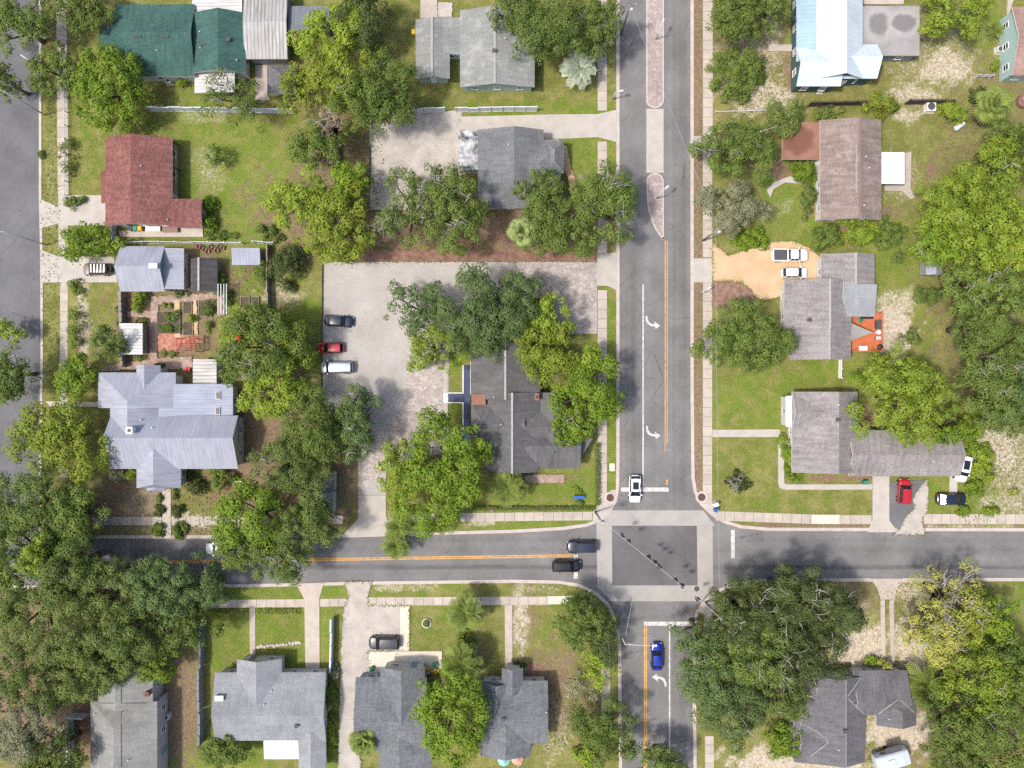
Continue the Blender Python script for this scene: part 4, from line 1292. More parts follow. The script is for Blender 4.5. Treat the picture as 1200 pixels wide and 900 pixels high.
def tree(cx, cy, rx, ry, h, fol, label, name='tree', cat='tree', group='broadleaf trees', dens=1.0, gap=0.0, limbs=0, leaf=0.30, hb=None, trunk=True, bark='bark', rough=0.16, puff=None, flat=0.85, wisp=0.0):
    TREE_N[0] += 1
    r = np.random.default_rng(int(cx * 31 + cy * 1709) + 5)
    zc = 0.62 * h
    c = W(cx, cy, zc)
    mx, my = M(rx, zc) * 1.04, M(ry, zc) * 1.04
    if leaf == 0.30:
        leaf = {'oak': .26, 'dark': .26, 'blue': .27, 'olive': .26, 'grey': .25, 'bright': .35, 'lime': .33, 'yellowgreen': .36, 'brown': .24}.get(fol, .30)
    hb = h * 0.38 if hb is None else hb
    V, Q, P, npf, SN = crown_geo(None, r, mx, my, hb, h, leaf, dens, gap, puff, flat, rough, wisp)
    T = thing(name, label, cat, (c[0], c[1], 0), group)
    me = np_mesh('crown', V, Q, FOL[fol], SN)
    obj('crown', me, T)
    g = Geo()
    tr = 0.045 * h * (0.6 + 0.05 * mx)
    base = np.array((r.normal(0, .2), r.normal(0, .2), 0))
    fork = np.array((0, 0, hb * 0.75 + 0.1)) + base * .5
    if trunk:
        g.tube([base, base * .8 + fork * .4 * np.array((0, 0, 1)), fork], [tr * 1.25, tr, tr * .8], 8)
        k = min(npf, 8 + limbs)
        for j in range(k):
            pz = P[r.integers(0, npf)]
            mid = fork * .45 + pz * .55 + r.normal(0, .25 * tr * 8, 3) * np.array((1, 1, .4))
            g.tube([fork - (0, 0, .2), mid, pz], [tr * .5, tr * .3, tr * .10], 5)
        g.build('trunk', MAT[bark], T, smooth=True)
    if limbs:
        for j in range(limbs):
            gb = Geo()
            pz = P[r.integers(0, npf)].copy()
            e = pz + np.array((r.normal(0, .5), r.normal(0, .5), 0.9 + r.uniform(0, .7)))
            s = pz * np.array((.55, .55, .85)) + np.array((0, 0, .3))
            m = (s + e) / 2 + r.normal(0, .35, 3)
            gb.tube([s, m, e], [.12, .085, .04], 5)
            for q in range(4):
                u = r.uniform(.3, 1.0)
                st = m * (1 - u) + e * u
                d = r.normal(0, 1, 3) * np.array((1, 1, .35)) + (e - s) * .25
                d = d / np.linalg.norm(d) * r.uniform(.7, 1.7)
                gb.tube([st, st + d * .5 + r.normal(0, .12, 3), st + d], [.055, .04, .018], 4)
            gb.build('branch', MAT['paleb'], T, smooth=True)
    return T


def shrub(cx, cy, rx, ry, h, fol, label, name='shrub', cat='shrub', group='shrubs and bushes', **k):
    k.setdefault('hb', 0.05)
    k.setdefault('leaf', 0.26)
    k.setdefault('flat', 0.97)
    T = tree(cx, cy, rx, ry, h, fol, label, name, cat, group, trunk=False, **k)
    g = Geo()
    r = random.Random(int(cx * 7 + cy))
    for j in range(5):
        a = r.uniform(0, 6.28)
        d = M(min(rx, ry)) * .5
        g.tube([(0, 0, 0), (math.cos(a) * d, math.sin(a) * d, h * .6)], [.05, .02], 5)
    g.build('stem', MAT['bark'], T)
    return T


# --- fronds, shared by all palms
def frond_feather():
    V, F = [], []
    n = 13
    for i in range(n):
        u = 0.12 + 0.88 * i / (n - 1)
        x, z = u, 0.34 * u - 0.62 * u * u
        ln = 0.26 * math.sin(math.pi * min(1, .16 + .86 * (1 - u))) + 0.07
        for s in (-1, 1):
            o = len(V)
            V += [(x, 0, z), (x + .06, 0, z), (x + ln * .62, s * ln * .85, z - .10 * ln - .02), (x + ln * .40, s * ln * .80, z - .10 * ln)]
            F.append((o, o + 1, o + 2, o + 3) if s < 0 else (o + 3, o + 2, o + 1, o))
    g = Geo().add(V, F)
    g.tube([(0, 0, 0), (.35, 0, .34 * .35 - .62 * .1225), (.7, 0, .238 - .62 * .49), (1, 0, -.28)], [.022, .018, .012, .005], 4)
    return g


def frond_fan():
    V, F = [], []
    n = 15
    g = Geo()
    for i in range(n):
        a = math.radians(-105 + 210 * i / (n - 1))
        r1 = 0.50 * (1 - 0.22 * abs(a) / 1.83)
        w = 0.055
        c, s = math.cos(a), math.sin(a)
        o = len(V)
        V += [(.5, 0, .10), (.5 + r1 * .55 * c + w * s, r1 * .55 * s - w * c, .10), (.5 + r1 * c, r1 * s, -.06), (.5 + r1 * .55 * c - w * s, r1 * .55 * s + w * c, .08)]
        F.append((o, o + 1, o + 2, o + 3))
    g.add(V, F)
    g.tube([(0, 0, 0), (.25, 0, .10), (.5, 0, .10)], [.02, .016, .014], 4)
    return g


FROND = {}


def palm(cx, cy, rpx, h, kind, label, fol='palm', n=24, group='palms'):
    key = (kind, fol)
    if key not in FROND:
        FROND[key] = (frond_feather() if kind == 'feather' else frond_fan()).mesh('frond', FOL[fol])
    r = random.Random(int(cx * 13 + cy))
    c = W(cx, cy, h)
    T = thing('palm', label, 'palm', (c[0], c[1], 0), group)
    Geo().tube([(0, 0, 0), (.03, 0, h * .5), (0, 0, h)], [.24, .20, .17], 8).build('trunk', MAT['bark'], T)
    L = M(rpx, h)
    for i in range(n):
        u = i / n
        el = math.radians(64 - 78 * u + r.uniform(-8, 8))
        o = obj('frond', FROND[key], T, loc=(0, 0, h - .1), rot=(r.uniform(-.2, .2), -el, i * 2.399 + r.uniform(-.2, .2)), scale=(L * r.uniform(.88, 1.06) * (0.85 + .3 * u),) * 3)
    return T


T_ = tree
# west edge, by the side street
T_(22, 26, 42, 36, 9, 'green', 'dull olive tree hanging over the top corner of the side street', dens=.9, gap=.1)
T_(92, 12, 42, 26, 8, 'green', 'low olive tree touching the corner of the green shingled house', gap=.1)
T_(60, 82, 26, 34, 6, 'green', 'thin green tree over the pavement between side street and round bright tree', gap=.12)
T_(8, 97, 17, 22, 8, 'oak', 'small tree at the street pole on the far side of the side street', gap=.15)
T_(128, 106, 51, 47, 8, 'bright', 'dense round bright green tree between the green and red houses', rough=.12, puff=.95)
T_(272, 112, 42, 34, 8, 'oak', 'wispy grey green tree over the white ribbed carport', gap=.4, dens=.6, limbs=5, wisp=.7)
T_(388, 42, 42, 40, 10, 'lime', 'lime green tree beside the blue grey lean-to', gap=.12)
T_(425, 22, 34, 34, 10, 'dark', 'dark tree at the upper edge between lime tree and olive lawn')
T_(400, 88, 42, 40, 11, 'yellowgreen', 'yellow green crown in the middle of the big cluster by the parking court')
T_(440, 112, 48, 46, 12, 'green', 'broad green tree shading the corner of the parking court', limbs=2)
T_(352, 105, 30, 28, 8, 'yellowgreen', 'light yellow green tree overhanging the small dark shelter', gap=.3, dens=.8)
T_(372, 168, 34, 30, 9, 'green', 'mid green tree at the corner of the red house lawn', gap=.15)
T_(388, 146, 20, 18, 10, 'brown', 'dead brown twiggy treetop among the green cluster', gap=.45, dens=.35, limbs=8, wisp=1)
T_(350, 238, 36, 40, 9, 'lime', 'lime green tree beside the lawn above the dark garden shrubs', gap=.1)
T_(398, 262, 48, 46, 10, 'yellowgreen', 'large yellow green tree overhanging the top corner of the car park', rough=.2)
T_(405, 215, 32, 26, 9, 'bright', 'bright green tree behind the yellow green one by the car park', gap=.1)
T_(482, 245, 46, 46, 11, 'oak', 'wispy grey oak with pale twigs beside the parking court', gap=.22, dens=.8, limbs=9, wisp=.5)
T_(535, 250, 42, 50, 12, 'green', 'spreading oak with bare pale limbs between parking court and mulch strip', gap=.16, dens=.85, limbs=8, wisp=.3)
T_(515, 210, 26, 22, 9, 'oak', 'thin small crown over the edge of the parking court paving', gap=.35, dens=.6, limbs=4, wisp=.6)
T_(632, 222, 32, 26, 9, 'oak', 'tree at the end of the curved sand path', gap=.18, limbs=2)
T_(655, 262, 52, 44, 11, 'green', 'large green tree above the red mulch strip beside the main road')
T_(712, 240, 42, 44, 11, 'green', 'tree with bare white limbs reaching over the main road by the median tip', limbs=12, gap=.1)
palm(612, 272, 19, 8.5, 'fan', 'light fan palm between two trees above the mulch strip', 'fanpale', n=20)
T_(650, 30, 54, 42, 12, 'oak', 'big dark oak at the top edge beside the pindo palm')
T_(702, 32, 28, 38, 11, 'oak', 'oak crown overhanging the pavement and the main road at the top edge', limbs=2)
T_(606, 14, 36, 26, 10, 'oak', 'grey tinged oak crown over the low grey green house')
palm(679, 79, 19, 3.2, 'feather', 'silvery blue pindo palm on the lawn by the low grey green house', 'palegrey', n=26)
# east side, upper
T_(866, 14, 40, 36, 10, 'green', 'green tree at the top edge across the road from the brick median', limbs=2)
T_(905, 8, 22, 30, 9, 'oak', 'tree crown beside the blue and white metal roof house', gap=.1)
shrub(866, 81, 34, 35, 4.4, 'green', 'large round green bush on bare ground beside the east pavement', puff=.85, rough=.05)
T_(860, 176, 50, 38, 9, 'green', 'dark-gapped tree with pale limbs over the small parked dark car', limbs=8, gap=.12, rough=.24)
T_(858, 240, 42, 31, 7, 'grey', 'grey olive tree by the utility pole', dens=1.1)
shrub(882, 278, 22, 16, 3, 'bright', 'dark glossy bush at the edge of the sandy drive')
T_(920, 134, 26, 25, 5, 'olive', 'round olive tree at the corner of the rusty carport', puff=.9)
shrub(944, 200, 19, 14, 3, 'bright', 'round green bush below the rusty carport', puff=.7)
shrub(975, 131, 20, 9, 1.8, 'olive', 'low reddish olive bush in front of the dark garden fence', gap=.2)
shrub(1036, 121, 26, 16, 3.6, 'yellowgreen', 'yellow green bush in the middle of the dark garden fence', puff=.8)
T_(1122, 12, 42, 30, 9, 'lime', 'lime green tree beside the teal walled house', puff=1.0)
shrub(1119, 132, 20, 16, 3, 'lime', 'lime bush next to the fan palm', puff=.7)
palm(1165, 124, 24, 4.5, 'fan', 'pale fan palm next to the lime bush at the sandy yard', 'palm', n=26)
shrub(1148, 108, 12, 9, 2.4, 'dark', 'dark bush inside the small wire enclosure')
shrub(1168, 76, 6, 7, 1.4, 'lime', 'small lime ball shrub at the foot of the teal wall')
palm(1166, 34, 9, 1.2, 'feather', 'small yellowish spiky plant near the teal walled house', 'palm', n=16)
# big canopy on the east
for q in [(1120, 245, 44, 46, 11, 'lime', 'lime green crown at the near edge of the eastern wood, by the house lawn'),
          (1165, 205, 44, 44, 12, 'lime', 'broad lime crown of the eastern wood just below the fan palm'),
          (1190, 170, 30, 30, 10, 'green', 'green crown of the eastern wood at the picture edge below the brown tank'),
          (1100, 285, 34, 28, 9, 'bright', 'low bright crown pointing towards the deck house lawn'),
          (1160, 280, 50, 44, 13, 'lime', 'tall lime crown in the middle of the eastern wood'),
          (1195, 300, 36, 50, 13, 'yellowgreen', 'yellow green crown of the eastern wood at the picture edge'),
          (1135, 330, 30, 30, 10, 'green', 'green crown over the small silver shed'),
          (1172, 350, 44, 42, 13, 'green', 'oak crown with pale dead limbs in the eastern wood'),
          (1142, 385, 34, 34, 10, 'oak', 'dull oak crown bordering the sandy yard beyond the deck'),
          (1165, 405, 44, 40, 12, 'green', 'oak crown with a bare grey patch above the lower eastern wood'),
          (1195, 450, 36, 44, 12, 'blue', 'bluish green crown at the picture edge above the sandy clearing'),
          (1160, 452, 40, 38, 11, 'oak', 'grey green crown next to the tree over the L-shaped house'),
          (1175, 490, 34, 26, 10, 'oak', 'low grey green crown just above the sandy clearing'),
          (1112, 500, 22, 26, 7, 'bright', 'bright green small tree behind the end of the L-shaped house')]:
    T_(*q, group='trees of the eastern wood', limbs=(9 if 'pale dead' in q[6] or 'bare grey' in q[6] else 1))
shrub(1088, 345, 17, 15, 3.5, 'oak', 'dull bush in front of the small silver shed')
T_(1056, 466, 54, 60, 11, 'lime', 'large tree spreading over the L-shaped grey house roof', rough=.14)
shrub(1069, 396, 12, 11, 2.6, 'olive', 'olive shrub with red blossom beside the sandy yard of the deck house')
T_(872, 395, 52, 47, 9, 'green', 'dense dark round tree beside the mulch bed of the sandy drive', rough=.08, puff=.9)
shrub(970, 277, 22, 17, 3.6, 'green', 'dark green bush at the gable of the brown grey house')
shrub(1010, 272, 26, 20, 3.8, 'lime', 'lime bush below the brown grey house')
shrub(1046, 270, 20, 18, 4.2, 'green', 'green bush at the end of the row below the brown grey house')
shrub(1056, 300, 0.1 + 8, 8, 2.2, 'olive', 'small dull bush under the edge of the eastern wood')
shrub(948, 233, 9, 22, 2.2, 'olive', 'narrow strip of bushes along the wall of the brown grey house')
shrub(866, 565, 15, 12, 2.2, 'dark', 'small dark shrub with grey twigs alone on the corner lawn', limbs=5, gap=.2)
shrub(930, 531, 14, 20, 2.4, 'bright', 'green bush in front of the L-shaped house wall, upper of two')
shrub(932, 556, 13, 11, 2.4, 'bright', 'round green bush in front of the L-shaped house wall, lower of two')
shrub(1012, 497, 6, 10, 1.8, 'brown', 'small reddish brown shrub in the inner corner of the L-shaped house')
for q in [(1140, 500, 18, 18, 3, 'lime', 'lime weedy bush by the end gable of the L-shaped house'), (1150, 535, 16, 22, 2.6, 'lime', 'lime bush beside the white car at the gable'),
          (1144, 570, 14, 14, 2.2, 'bright', 'bright bush behind the parked black car'), (1164, 598, 10, 9, 1.6, 'lime', 'lime bush hanging over the pavement slabs'),
          (1188, 577, 8, 7, 1.3, 'yellow', 'small yellow flowering bush in the sandy clearing'), (1165, 480, 24, 20, 4, 'bright', 'bright bush at the top of the sandy clearing'),
          (1136, 520, 13, 15, 2.4, 'bright', 'bright bush touching the end gable of the L-shaped house'), (1158, 556, 13, 16, 2.2, 'lime', 'lime bush in the middle of the weedy strip by the sandy clearing'),
          (1133, 600, 10, 8, 1.5, 'bright', 'small bright bush at the pavement below the black sedan')]:
    shrub(*q)
# car park
T_(563, 362, 58, 50, 12, 'blue', 'big bluish green oak over the top of the charcoal building', limbs=3)
T_(488, 362, 36, 30, 9, 'blue', 'bluish green oak crown reaching over the car park paving', gap=.12, limbs=1)
T_(507, 406, 36, 32, 8, 'lime', 'sparse light green tree at the edge of the cobbles, touching the bluish oak', gap=.12, dens=.9, wisp=.3, rough=.22)
T_(610, 345, 26, 32, 11, 'blue', 'bluish crown at the cobbled bay', gap=.12)
T_(570, 400, 26, 28, 9, 'blue', 'bluish crown over the left slope of the charcoal building', gap=.1)
T_(645, 370, 30, 28, 9, 'lime', 'lime crown at the lower edge of the cobbled bay', gap=.14)
T_(638, 412, 42, 44, 9, 'yellowgreen', 'yellow green tree over the long ridge of the charcoal building', gap=.16, rough=.22)
T_(685, 420, 22, 20, 8, 'lime', 'small lime crown overhanging the pavement of the main road', gap=.15)
T_(690, 464, 42, 42, 10, 'bright', 'vivid green tree on the lawn corner overhanging main road and charcoal building', rough=.2)
T_(668, 498, 26, 26, 8, 'bright', 'vivid green lower limb crown over the corner canopy', gap=.12, limbs=3)
T_(520, 552, 58, 66, 11, 'bright', 'large vivid green tree at the car park exit', rough=.18, puff=1.0)
T_(468, 555, 24, 46, 9, 'lime', 'lime green side crown overhanging the cobbled lane', gap=.15)
palm(467, 618, 16, 4, 'feather', 'feathery small palm at the driveway edge under the vivid tree', n=22)
palm(464, 640, 15, 4, 'feather', 'feathery small palm leaning over the street edge', n=22)
palm(521, 611, 15, 4, 'feather', 'feathery palm over the pavement beside the vivid tree', n=22)
palm(595, 570, 20, 4, 'feather', 'pale feathery palm at the end of the charcoal building', n=30)
shrub(677, 576, 6, 4, 1.0, 'lime', 'small plant growing behind the blue bench')
shrub(680, 590, 6, 3, 0.9, 'olive', 'small pale plant growing before the blue bench', gap=.2)
shrub(577, 597, 5, 3, .8, 'brown', 'reddish low plant beside the clipped hedge of the car park building')
shrub(637, 596.4, 4, 3, .8, 'brown', 'red flowered low plant in the lawn corner hedge line')
# middle west
T_(305, 405, 55, 46, 11, 'green', 'grey olive oak with pale limbs next to the kitchen garden', limbs=9)
T_(290, 385, 34, 26, 9, 'lime', 'lime tinted crown over the kitchen garden trellis', gap=.12)
T_(345, 400, 24, 32, 8, 'lime', 'green crown over the grass strip by the car park edge', gap=.12)
T_(322, 455, 44, 36, 10, 'lime', 'green tree beside the large silver metal roof house')
T_(372, 502, 46, 44, 12, 'green', 'broad oak leaning over the parked white minivan bay')
T_(418, 495, 30, 42, 10, 'blue', 'bluish oak crown reaching across the car park drive', limbs=3)
T_(335, 545, 42, 36, 11, 'oak', 'oak with pale limbs beside the half hidden garage', limbs=5)
T_(298, 606, 50, 44, 11, 'bright', 'green tree overhanging the pavement east of the box balls')
T_(360, 612, 42, 38, 10, 'oak', 'oak with pale limbs by the car park driveway mouth', limbs=6)
T_(322, 655, 44, 30, 10, 'oak', 'oak crown covering part of the yellow line of the street', limbs=4)
T_(275, 640, 30, 26, 9, 'green', 'green crown over the white pavement mark of the street', gap=.1)
shrub(230, 572, 16, 13, 2.4, 'dark', 'dark bush beside the porch of the large silver house')
shrub(258, 560, 18, 14, 3, 'green', 'green bush at the corner of the large silver house')
shrub(222, 556, 8, 6, 1.4, 'dark', 'tiny dark bush against the silver house wall')
shrub(137, 556, 12, 14, 2.2, 'grey', 'pale grey agave like bush by the porch of the silver house', gap=.1)
shrub(153, 557, 8, 8, 1.6, 'lime', 'lime coloured bush tucked at the silver house porch')
T_(72, 512, 60, 48, 9, 'yellowgreen', 'large yellow green tree beside the silver house over the side street', rough=.22)
T_(88, 440, 28, 24, 6, 'bright', 'bright green bushy tree above the path to the side street', gap=.1)
T_(128, 403, 22, 22, 6, 'oak', 'dull tree against the white ribbed garden shelter')
shrub(160, 352, 12, 12, 2.4, 'bright', 'vivid light green round bush below the small silver house', puff=.6)
shrub(138, 361, 6, 6, 1.4, 'green', 'small green bush outside the grey plank fence, upper of two')
shrub(138, 377, 6, 6, 1.4, 'green', 'small green bush outside the grey plank fence, lower of two')
T_(100, 283, 35, 21, 5, 'bright', 'broad green tree between the two concrete drives of the side street')
T_(10, 440, 24, 40, 9, 'green', 'green tree on the far side of the side street at its bend')
T_(8, 388, 20, 14, 5, 'lime', 'lime branch tree reaching over the side street')
shrub(75, 180, 11, 28, 2.6, 'olive', 'thin young tree line leaning over the pavement by the red house', gap=.45, dens=.6)
shrub(84, 236, 14, 8, 2.0, 'green', 'low green shrub at the end of the red house drive', gap=.1)
shrub(88, 385, 10, 50, 1.8, 'green', 'loose overgrown shrub strip covering the side street pavement', gap=.45, dens=.6)
shrub(86, 335, 12, 10, 1.6, 'green', 'shrub beside the drive of the small silver house', gap=.2)
shrub(46, 181, 6, 5, 1.0, 'olive', 'small tuft on the kerb of the side street')
T_(252, 183, 13, 15, 4, 'green', 'small free standing tree on the red house lawn', gap=.25, dens=.7)
shrub(243, 238, 9, 10, 2.2, 'bright', 'ball shrub at the corner of the low red wing, upper of two', puff=.5)
shrub(244, 262, 9, 10, 2.2, 'bright', 'ball shrub at the corner of the low red wing, lower of two', puff=.5)
shrub(256, 275, 20, 5, 1.3, 'green', 'low hedge like bushes along the white garden fence')
shrub(213, 95, 9, 6, 1.5, 'bright', 'round bush beside the air conditioner of the green house', puff=.5)
shrub(304, 318, 13, 15, 3.5, 'green', 'green bush by the tiny blue shed', puff=.7)
shrub(334, 312, 22, 26, 4.5, 'dark', 'dark glossy shrub at the corner of the grass strip', limbs=2)
for (a, b, q) in [(305, 268, 'closest to the open lawn'), (311, 277, 'closest to the white fence stub'), (318, 269, 'touching the lime tree on the upper side'), (325, 277, 'under the lower edge of the lime tree')]:
    shrub(a, b, 7, 7, 1.4, 'green', 'clipped ball shrub of four, ' + q, group='four ball shrubs at the lawn corner', puff=.45)
# kitchen garden plants
shrub(223, 372, 7, 6, 1.6, 'lime', 'round citrus like bush in the middle bed of the kitchen garden', puff=.45)
shrub(243, 361, 9, 10, 1.5, 'green', 'square clipped green bush in the kitchen garden')
shrub(244, 381, 6, 8, 1.3, 'green', 'low green bush below the square one in the kitchen garden')
shrub(199, 371, 14, 7, .9, 'green', 'green herbs in the upper half of the square raised bed')
shrub(199, 384, 14, 6.5, .8, 'green', 'sparser plants in the lower half of the square raised bed', gap=.15)
shrub(221, 340, 9, 6, 1.2, 'grey', 'pale flowering plant between the silver house and the dark shed', gap=.2)
shrub(209, 344, 8, 5, 1.3, 'dark', 'dark bush behind the small silver house corner')
shrub(195, 357, 10, 4, .8, 'olive', 'herb row at the head of the kitchen garden', gap=.3)
shrub(266, 350, 6, 12, 1.8, 'green', 'climber growing on the white slatted trellis')
shrub(196, 414, 12, 4, .9, 'green', 'plants along the edge of the terracotta patio', gap=.2)
shrub(166, 375, 11, 4, .9, 'olive', 'flower bed plants above the garden shelter', gap=.2)
shrub(165, 418, 12, 3, .9, 'olive', 'flower bed plants below the garden shelter', gap=.2)
shrub(188, 318 + 110, 9, 3, .8, 'dark', 'dark plants beside the north gable of the silver house')
shrub(253, 332, 8, 18, 2.2, 'green', 'loose green bush beside the dark weathered shed', gap=.15)
# south west wood
for q in [(38, 585, 50, 46, 11, 'oak', 'dull oak crown of the western wood below the yellow green tree'), (90, 605, 34, 36, 10, 'green', 'green crown of the western wood at the pavement end'),
          (25, 650, 46, 44, 12, 'green', 'green crown of the western wood over the street corner'), (80, 665, 48, 44, 12, 'oak', 'oak crown of the western wood over the street'),
          (50, 650, 24, 24, 13, 'lime', 'lime lit treetop in the western wood'),
          (135, 690, 44, 38, 11, 'olive', 'olive crown of the western wood hanging over the start of the yellow line'), (190, 690, 42, 40, 11, 'blue', 'bluish crown of the western wood above the yellow line'),
          (232, 685, 30, 34, 10, 'blue', 'bluish crown at the near end of the western wood by the grey fence'), (35, 720, 48, 44, 12, 'olive', 'olive crown of the western wood at the picture edge'),
          (95, 740, 46, 42, 13, 'olive', 'brownish olive crown deep in the western wood'), (160, 745, 42, 36, 12, 'oak', 'oak crown of the western wood above the sage roof'),
          (215, 735, 32, 32, 10, 'green', 'green crown of the western wood next to the brown grass strip'), (40, 790, 46, 44, 12, 'oak', 'oak crown at the picture edge left of the sage roofed house'),
          (95, 790, 34, 34, 11, 'olive', 'olive crown touching the sage roof'), (30, 850, 46, 46, 12, 'grey', 'greyish crown in the bottom corner of the western wood'),
          (60, 885, 34, 34, 11, 'green', 'green crown at the bottom edge by the white fence'), (122, 782, 36, 26, 10, 'olive', 'oak crown hanging over the sage ridge')]:
    T_(*q, group='trees of the western wood')
T_(185, 778, 28, 22, 8, 'bright', 'vivid green small tree at the white lilac wall of the sage roofed house')
T_(262, 884, 28, 22, 5, 'green', 'green bushy tree at the bottom edge beside the grey fence')
# south
T_(528, 838, 46, 60, 10, 'bright', 'large dense vivid tree between the two blue grey houses', rough=.08, puff=1.0)
palm(545, 718, 20, 4.5, 'feather', 'green feather palm at the pavement beside the stone ring lawn', n=28)
palm(541, 779, 22, 4.5, 'feather', 'feather palm between the cream patio and the vivid tree', n=28)
palm(425, 868, 18, 4.0, 'fan', 'fan palm on the drive beside the blue grey house', n=26)
shrub(546, 750, 10, 12, 1.6, 'bright', 'bright bush between the two feather palms')
shrub(385, 870, 9, 30, 1.4, 'lime', 'long lime hedge beside the pale grey house')
shrub(386, 822, 8, 28, 1.6, 'green', 'dark green hedge along the side of the pale grey house')
shrub(392, 788, 6, 10, 1.6, 'grey', 'pale shrub at the end of the white fence panel')
T_(682, 725, 34, 36, 9, 'green', 'green tree at the street corner below the intersection', rough=.2)
T_(708, 745, 20, 36, 8, 'dark', 'dark crown shading the corner kerb')
T_(700, 780, 24, 26, 7, 'lime', 'thin lime tree over the pavement of the south road', gap=.35, dens=.6, wisp=.5)
T_(680, 805, 26, 22, 6, 'grey', 'thin pale flowering tree above the brown yard', gap=.45, dens=.5, wisp=.8)
T_(712, 858, 40, 40, 9, 'green', 'green tree at the lower edge over the south road')
T_(685, 880, 22, 26, 7, 'lime', 'lime crown at the bottom edge of the brown yard', gap=.15)
T_(775, 900, 34, 26, 9, 'green', 'green crown over the end of the south road yellow line', gap=.1)
shrub(610, 780, 8, 5, 1.2, 'dark', 'small dark shrub in the brick red bed by the window bay')
for q in [(870, 715, 40, 44, 13, 'dark', 'dark oak crown at the intersection corner with bare grey limbs', 9), (925, 700, 46, 40, 13, 'dark', 'dark oak crown along the street kerb with grey limbs', 9),
          (975, 715, 34, 40, 12, 'dark', 'dark oak crown next to the double strip drive', 4), (885, 770, 50, 42, 13, 'oak', 'oak crown in the middle of the corner grove', 5),
          (945, 765, 48, 42, 13, 'dark', 'dark oak crown above the slate house', 5), (833, 790, 36, 44, 11, 'blue', 'bluish oak crown overhanging the south road', 2),
          (860, 825, 44, 44, 11, 'blue', 'bluish oak crown over the south pavement', 3), (915, 815, 36, 34, 11, 'oak', 'oak crown beside the slate roof edge', 4), (820, 745, 30, 22, 10, 'blue', 'bluish lower crown above the blue car lane', 1)]:
    T_(*q[:7], group='oaks of the corner grove', limbs=q[7])
T_(1110, 700, 46, 46, 10, 'yellow', 'half bare yellowing tree with grey twigs by the street', gap=.5, dens=.55, limbs=26, wisp=.8)
T_(1095, 745, 40, 32, 9, 'yellow', 'yellow leaved crown over the sandy front yard', gap=.2, limbs=7)
T_(1135, 720, 36, 40, 9, 'yellowgreen', 'yellow green crown beside the half bare tree', gap=.12, limbs=5)
for q in [(1165, 730, 26, 34, 8, 'bright', 'bright green small tree behind the yellowing tree'), (1140, 800, 48, 44, 11, 'lime', 'lime crown at the top of the south eastern wood'),
          (1185, 790, 34, 44, 11, 'green', 'green crown of the south eastern wood at the picture edge'), (1120, 850, 44, 40, 11, 'green', 'green crown beside the slate house yard'),
          (1175, 860, 44, 48, 12, 'green', 'green crown in the bottom corner of the south eastern wood'), (1125, 895, 40, 30, 10, 'oak', 'dull crown at the bottom edge near the travel trailer')]:
    T_(*q, group='trees of the south eastern wood', limbs=1)
palm(1085, 803, 26, 3.0, 'feather', 'big drooping palm at the gable of the slate house', 'palm', n=16)
T_(917, 866, 23, 24, 4.5, 'bright', 'bushy bright tree at the lower gable of the slate house')
shrub(1021, 775, 8, 8, 1.6, 'lime', 'green bush inside the curved stone edging')
shrub(1040, 782, 9, 8, 3.6, 'yellow', 'golden yellow bush at the end of the strip drive')
shrub(985, 782, 14, 5, 1.4, 'dark', 'dark foundation bush along the slate house front')
# clipped box
for (a, b, r_, nm) in ((184, 600, 6.5, 'dark clipped box ball above the pavement, west of the front path'), (208, 599.5, 6.5, 'dark clipped box ball above the pavement, east of the front path'),
                       (184.5, 622, 7.5, 'larger clipped box ball at the street side, west of the front path'), (209, 622, 8.5, 'largest clipped box ball at the street side, east of the front path')):
    shrub(a, b, r_ * 1.25, r_ * 1.25, 1.4, 'dark' if b < 610 else 'green', nm, 'box_ball', 'box ball', 'clipped box balls at the front path', rough=.02, puff=.38, leaf=.18, dens=1.5)
shrub(186.5, 584, 3, 9, .9, 'green', 'narrow clipped hedge west of the front path', 'hedge', 'hedge', 'clipped hedges', rough=.02, puff=.38, leaf=.18, dens=1.5)
shrub(204.5, 581, 3, 10, .9, 'green', 'narrow clipped hedge east of the front path', 'hedge', 'hedge', 'clipped hedges', rough=.02, puff=.38, leaf=.18, dens=1.5)


def hedge(x0, y0, x1, y1, h, fol, label):
    """a clipped box of leaves"""
    TREE_N[0] += 1
    r = np.random.default_rng(5000 + TREE_N[0])
    a, b = W(x0, y1), W(x1, y0)
    c = (a + b) / 2
    sx, sy = (b - a)[:2]
    n = int(60 * (sx * sy + h * (sx + sy)))
    C = np.stack([r.uniform(-sx / 2, sx / 2, n), r.uniform(-sy / 2, sy / 2, n), h * (1 - r.uniform(0, 1, n) ** 2 * .9)], 1)
    Nn = r.normal(0, .5, (n, 3)) + np.array((0, 0, .9))
    Nn /= np.linalg.norm(Nn, axis=1, keepdims=True)
    V, Q = leaf_quads(C, Nn, .22 * r.uniform(.7, 1.3, n), r)
    T = thing('hedge', label, 'hedge', (c[0], c[1], 0), 'clipped hedges')
    obj('foliage', np_mesh('foliage', V, Q, FOL[fol]), T)
    Geo().box((0, 0, h * .3), (sx * .8, sy * .6, h * .6)).build('twigs', MAT['bark'], T)


hedge(548, 592.5, 698, 597.5, .8, 'green', 'long clipped hedge along the pavement at the car park building lawn')
hedge(697, 519, 703, 592, .8, 'green', 'clipped hedge running up beside the main road pavement')
hedge(252, 713, 291, 719, .5, 'lime', 'pale flowering border under the pavement, west of the front path')
hedge(302, 712, 352, 719, .5, 'lime', 'pale flowering border under the pavement, beside the concrete drive')

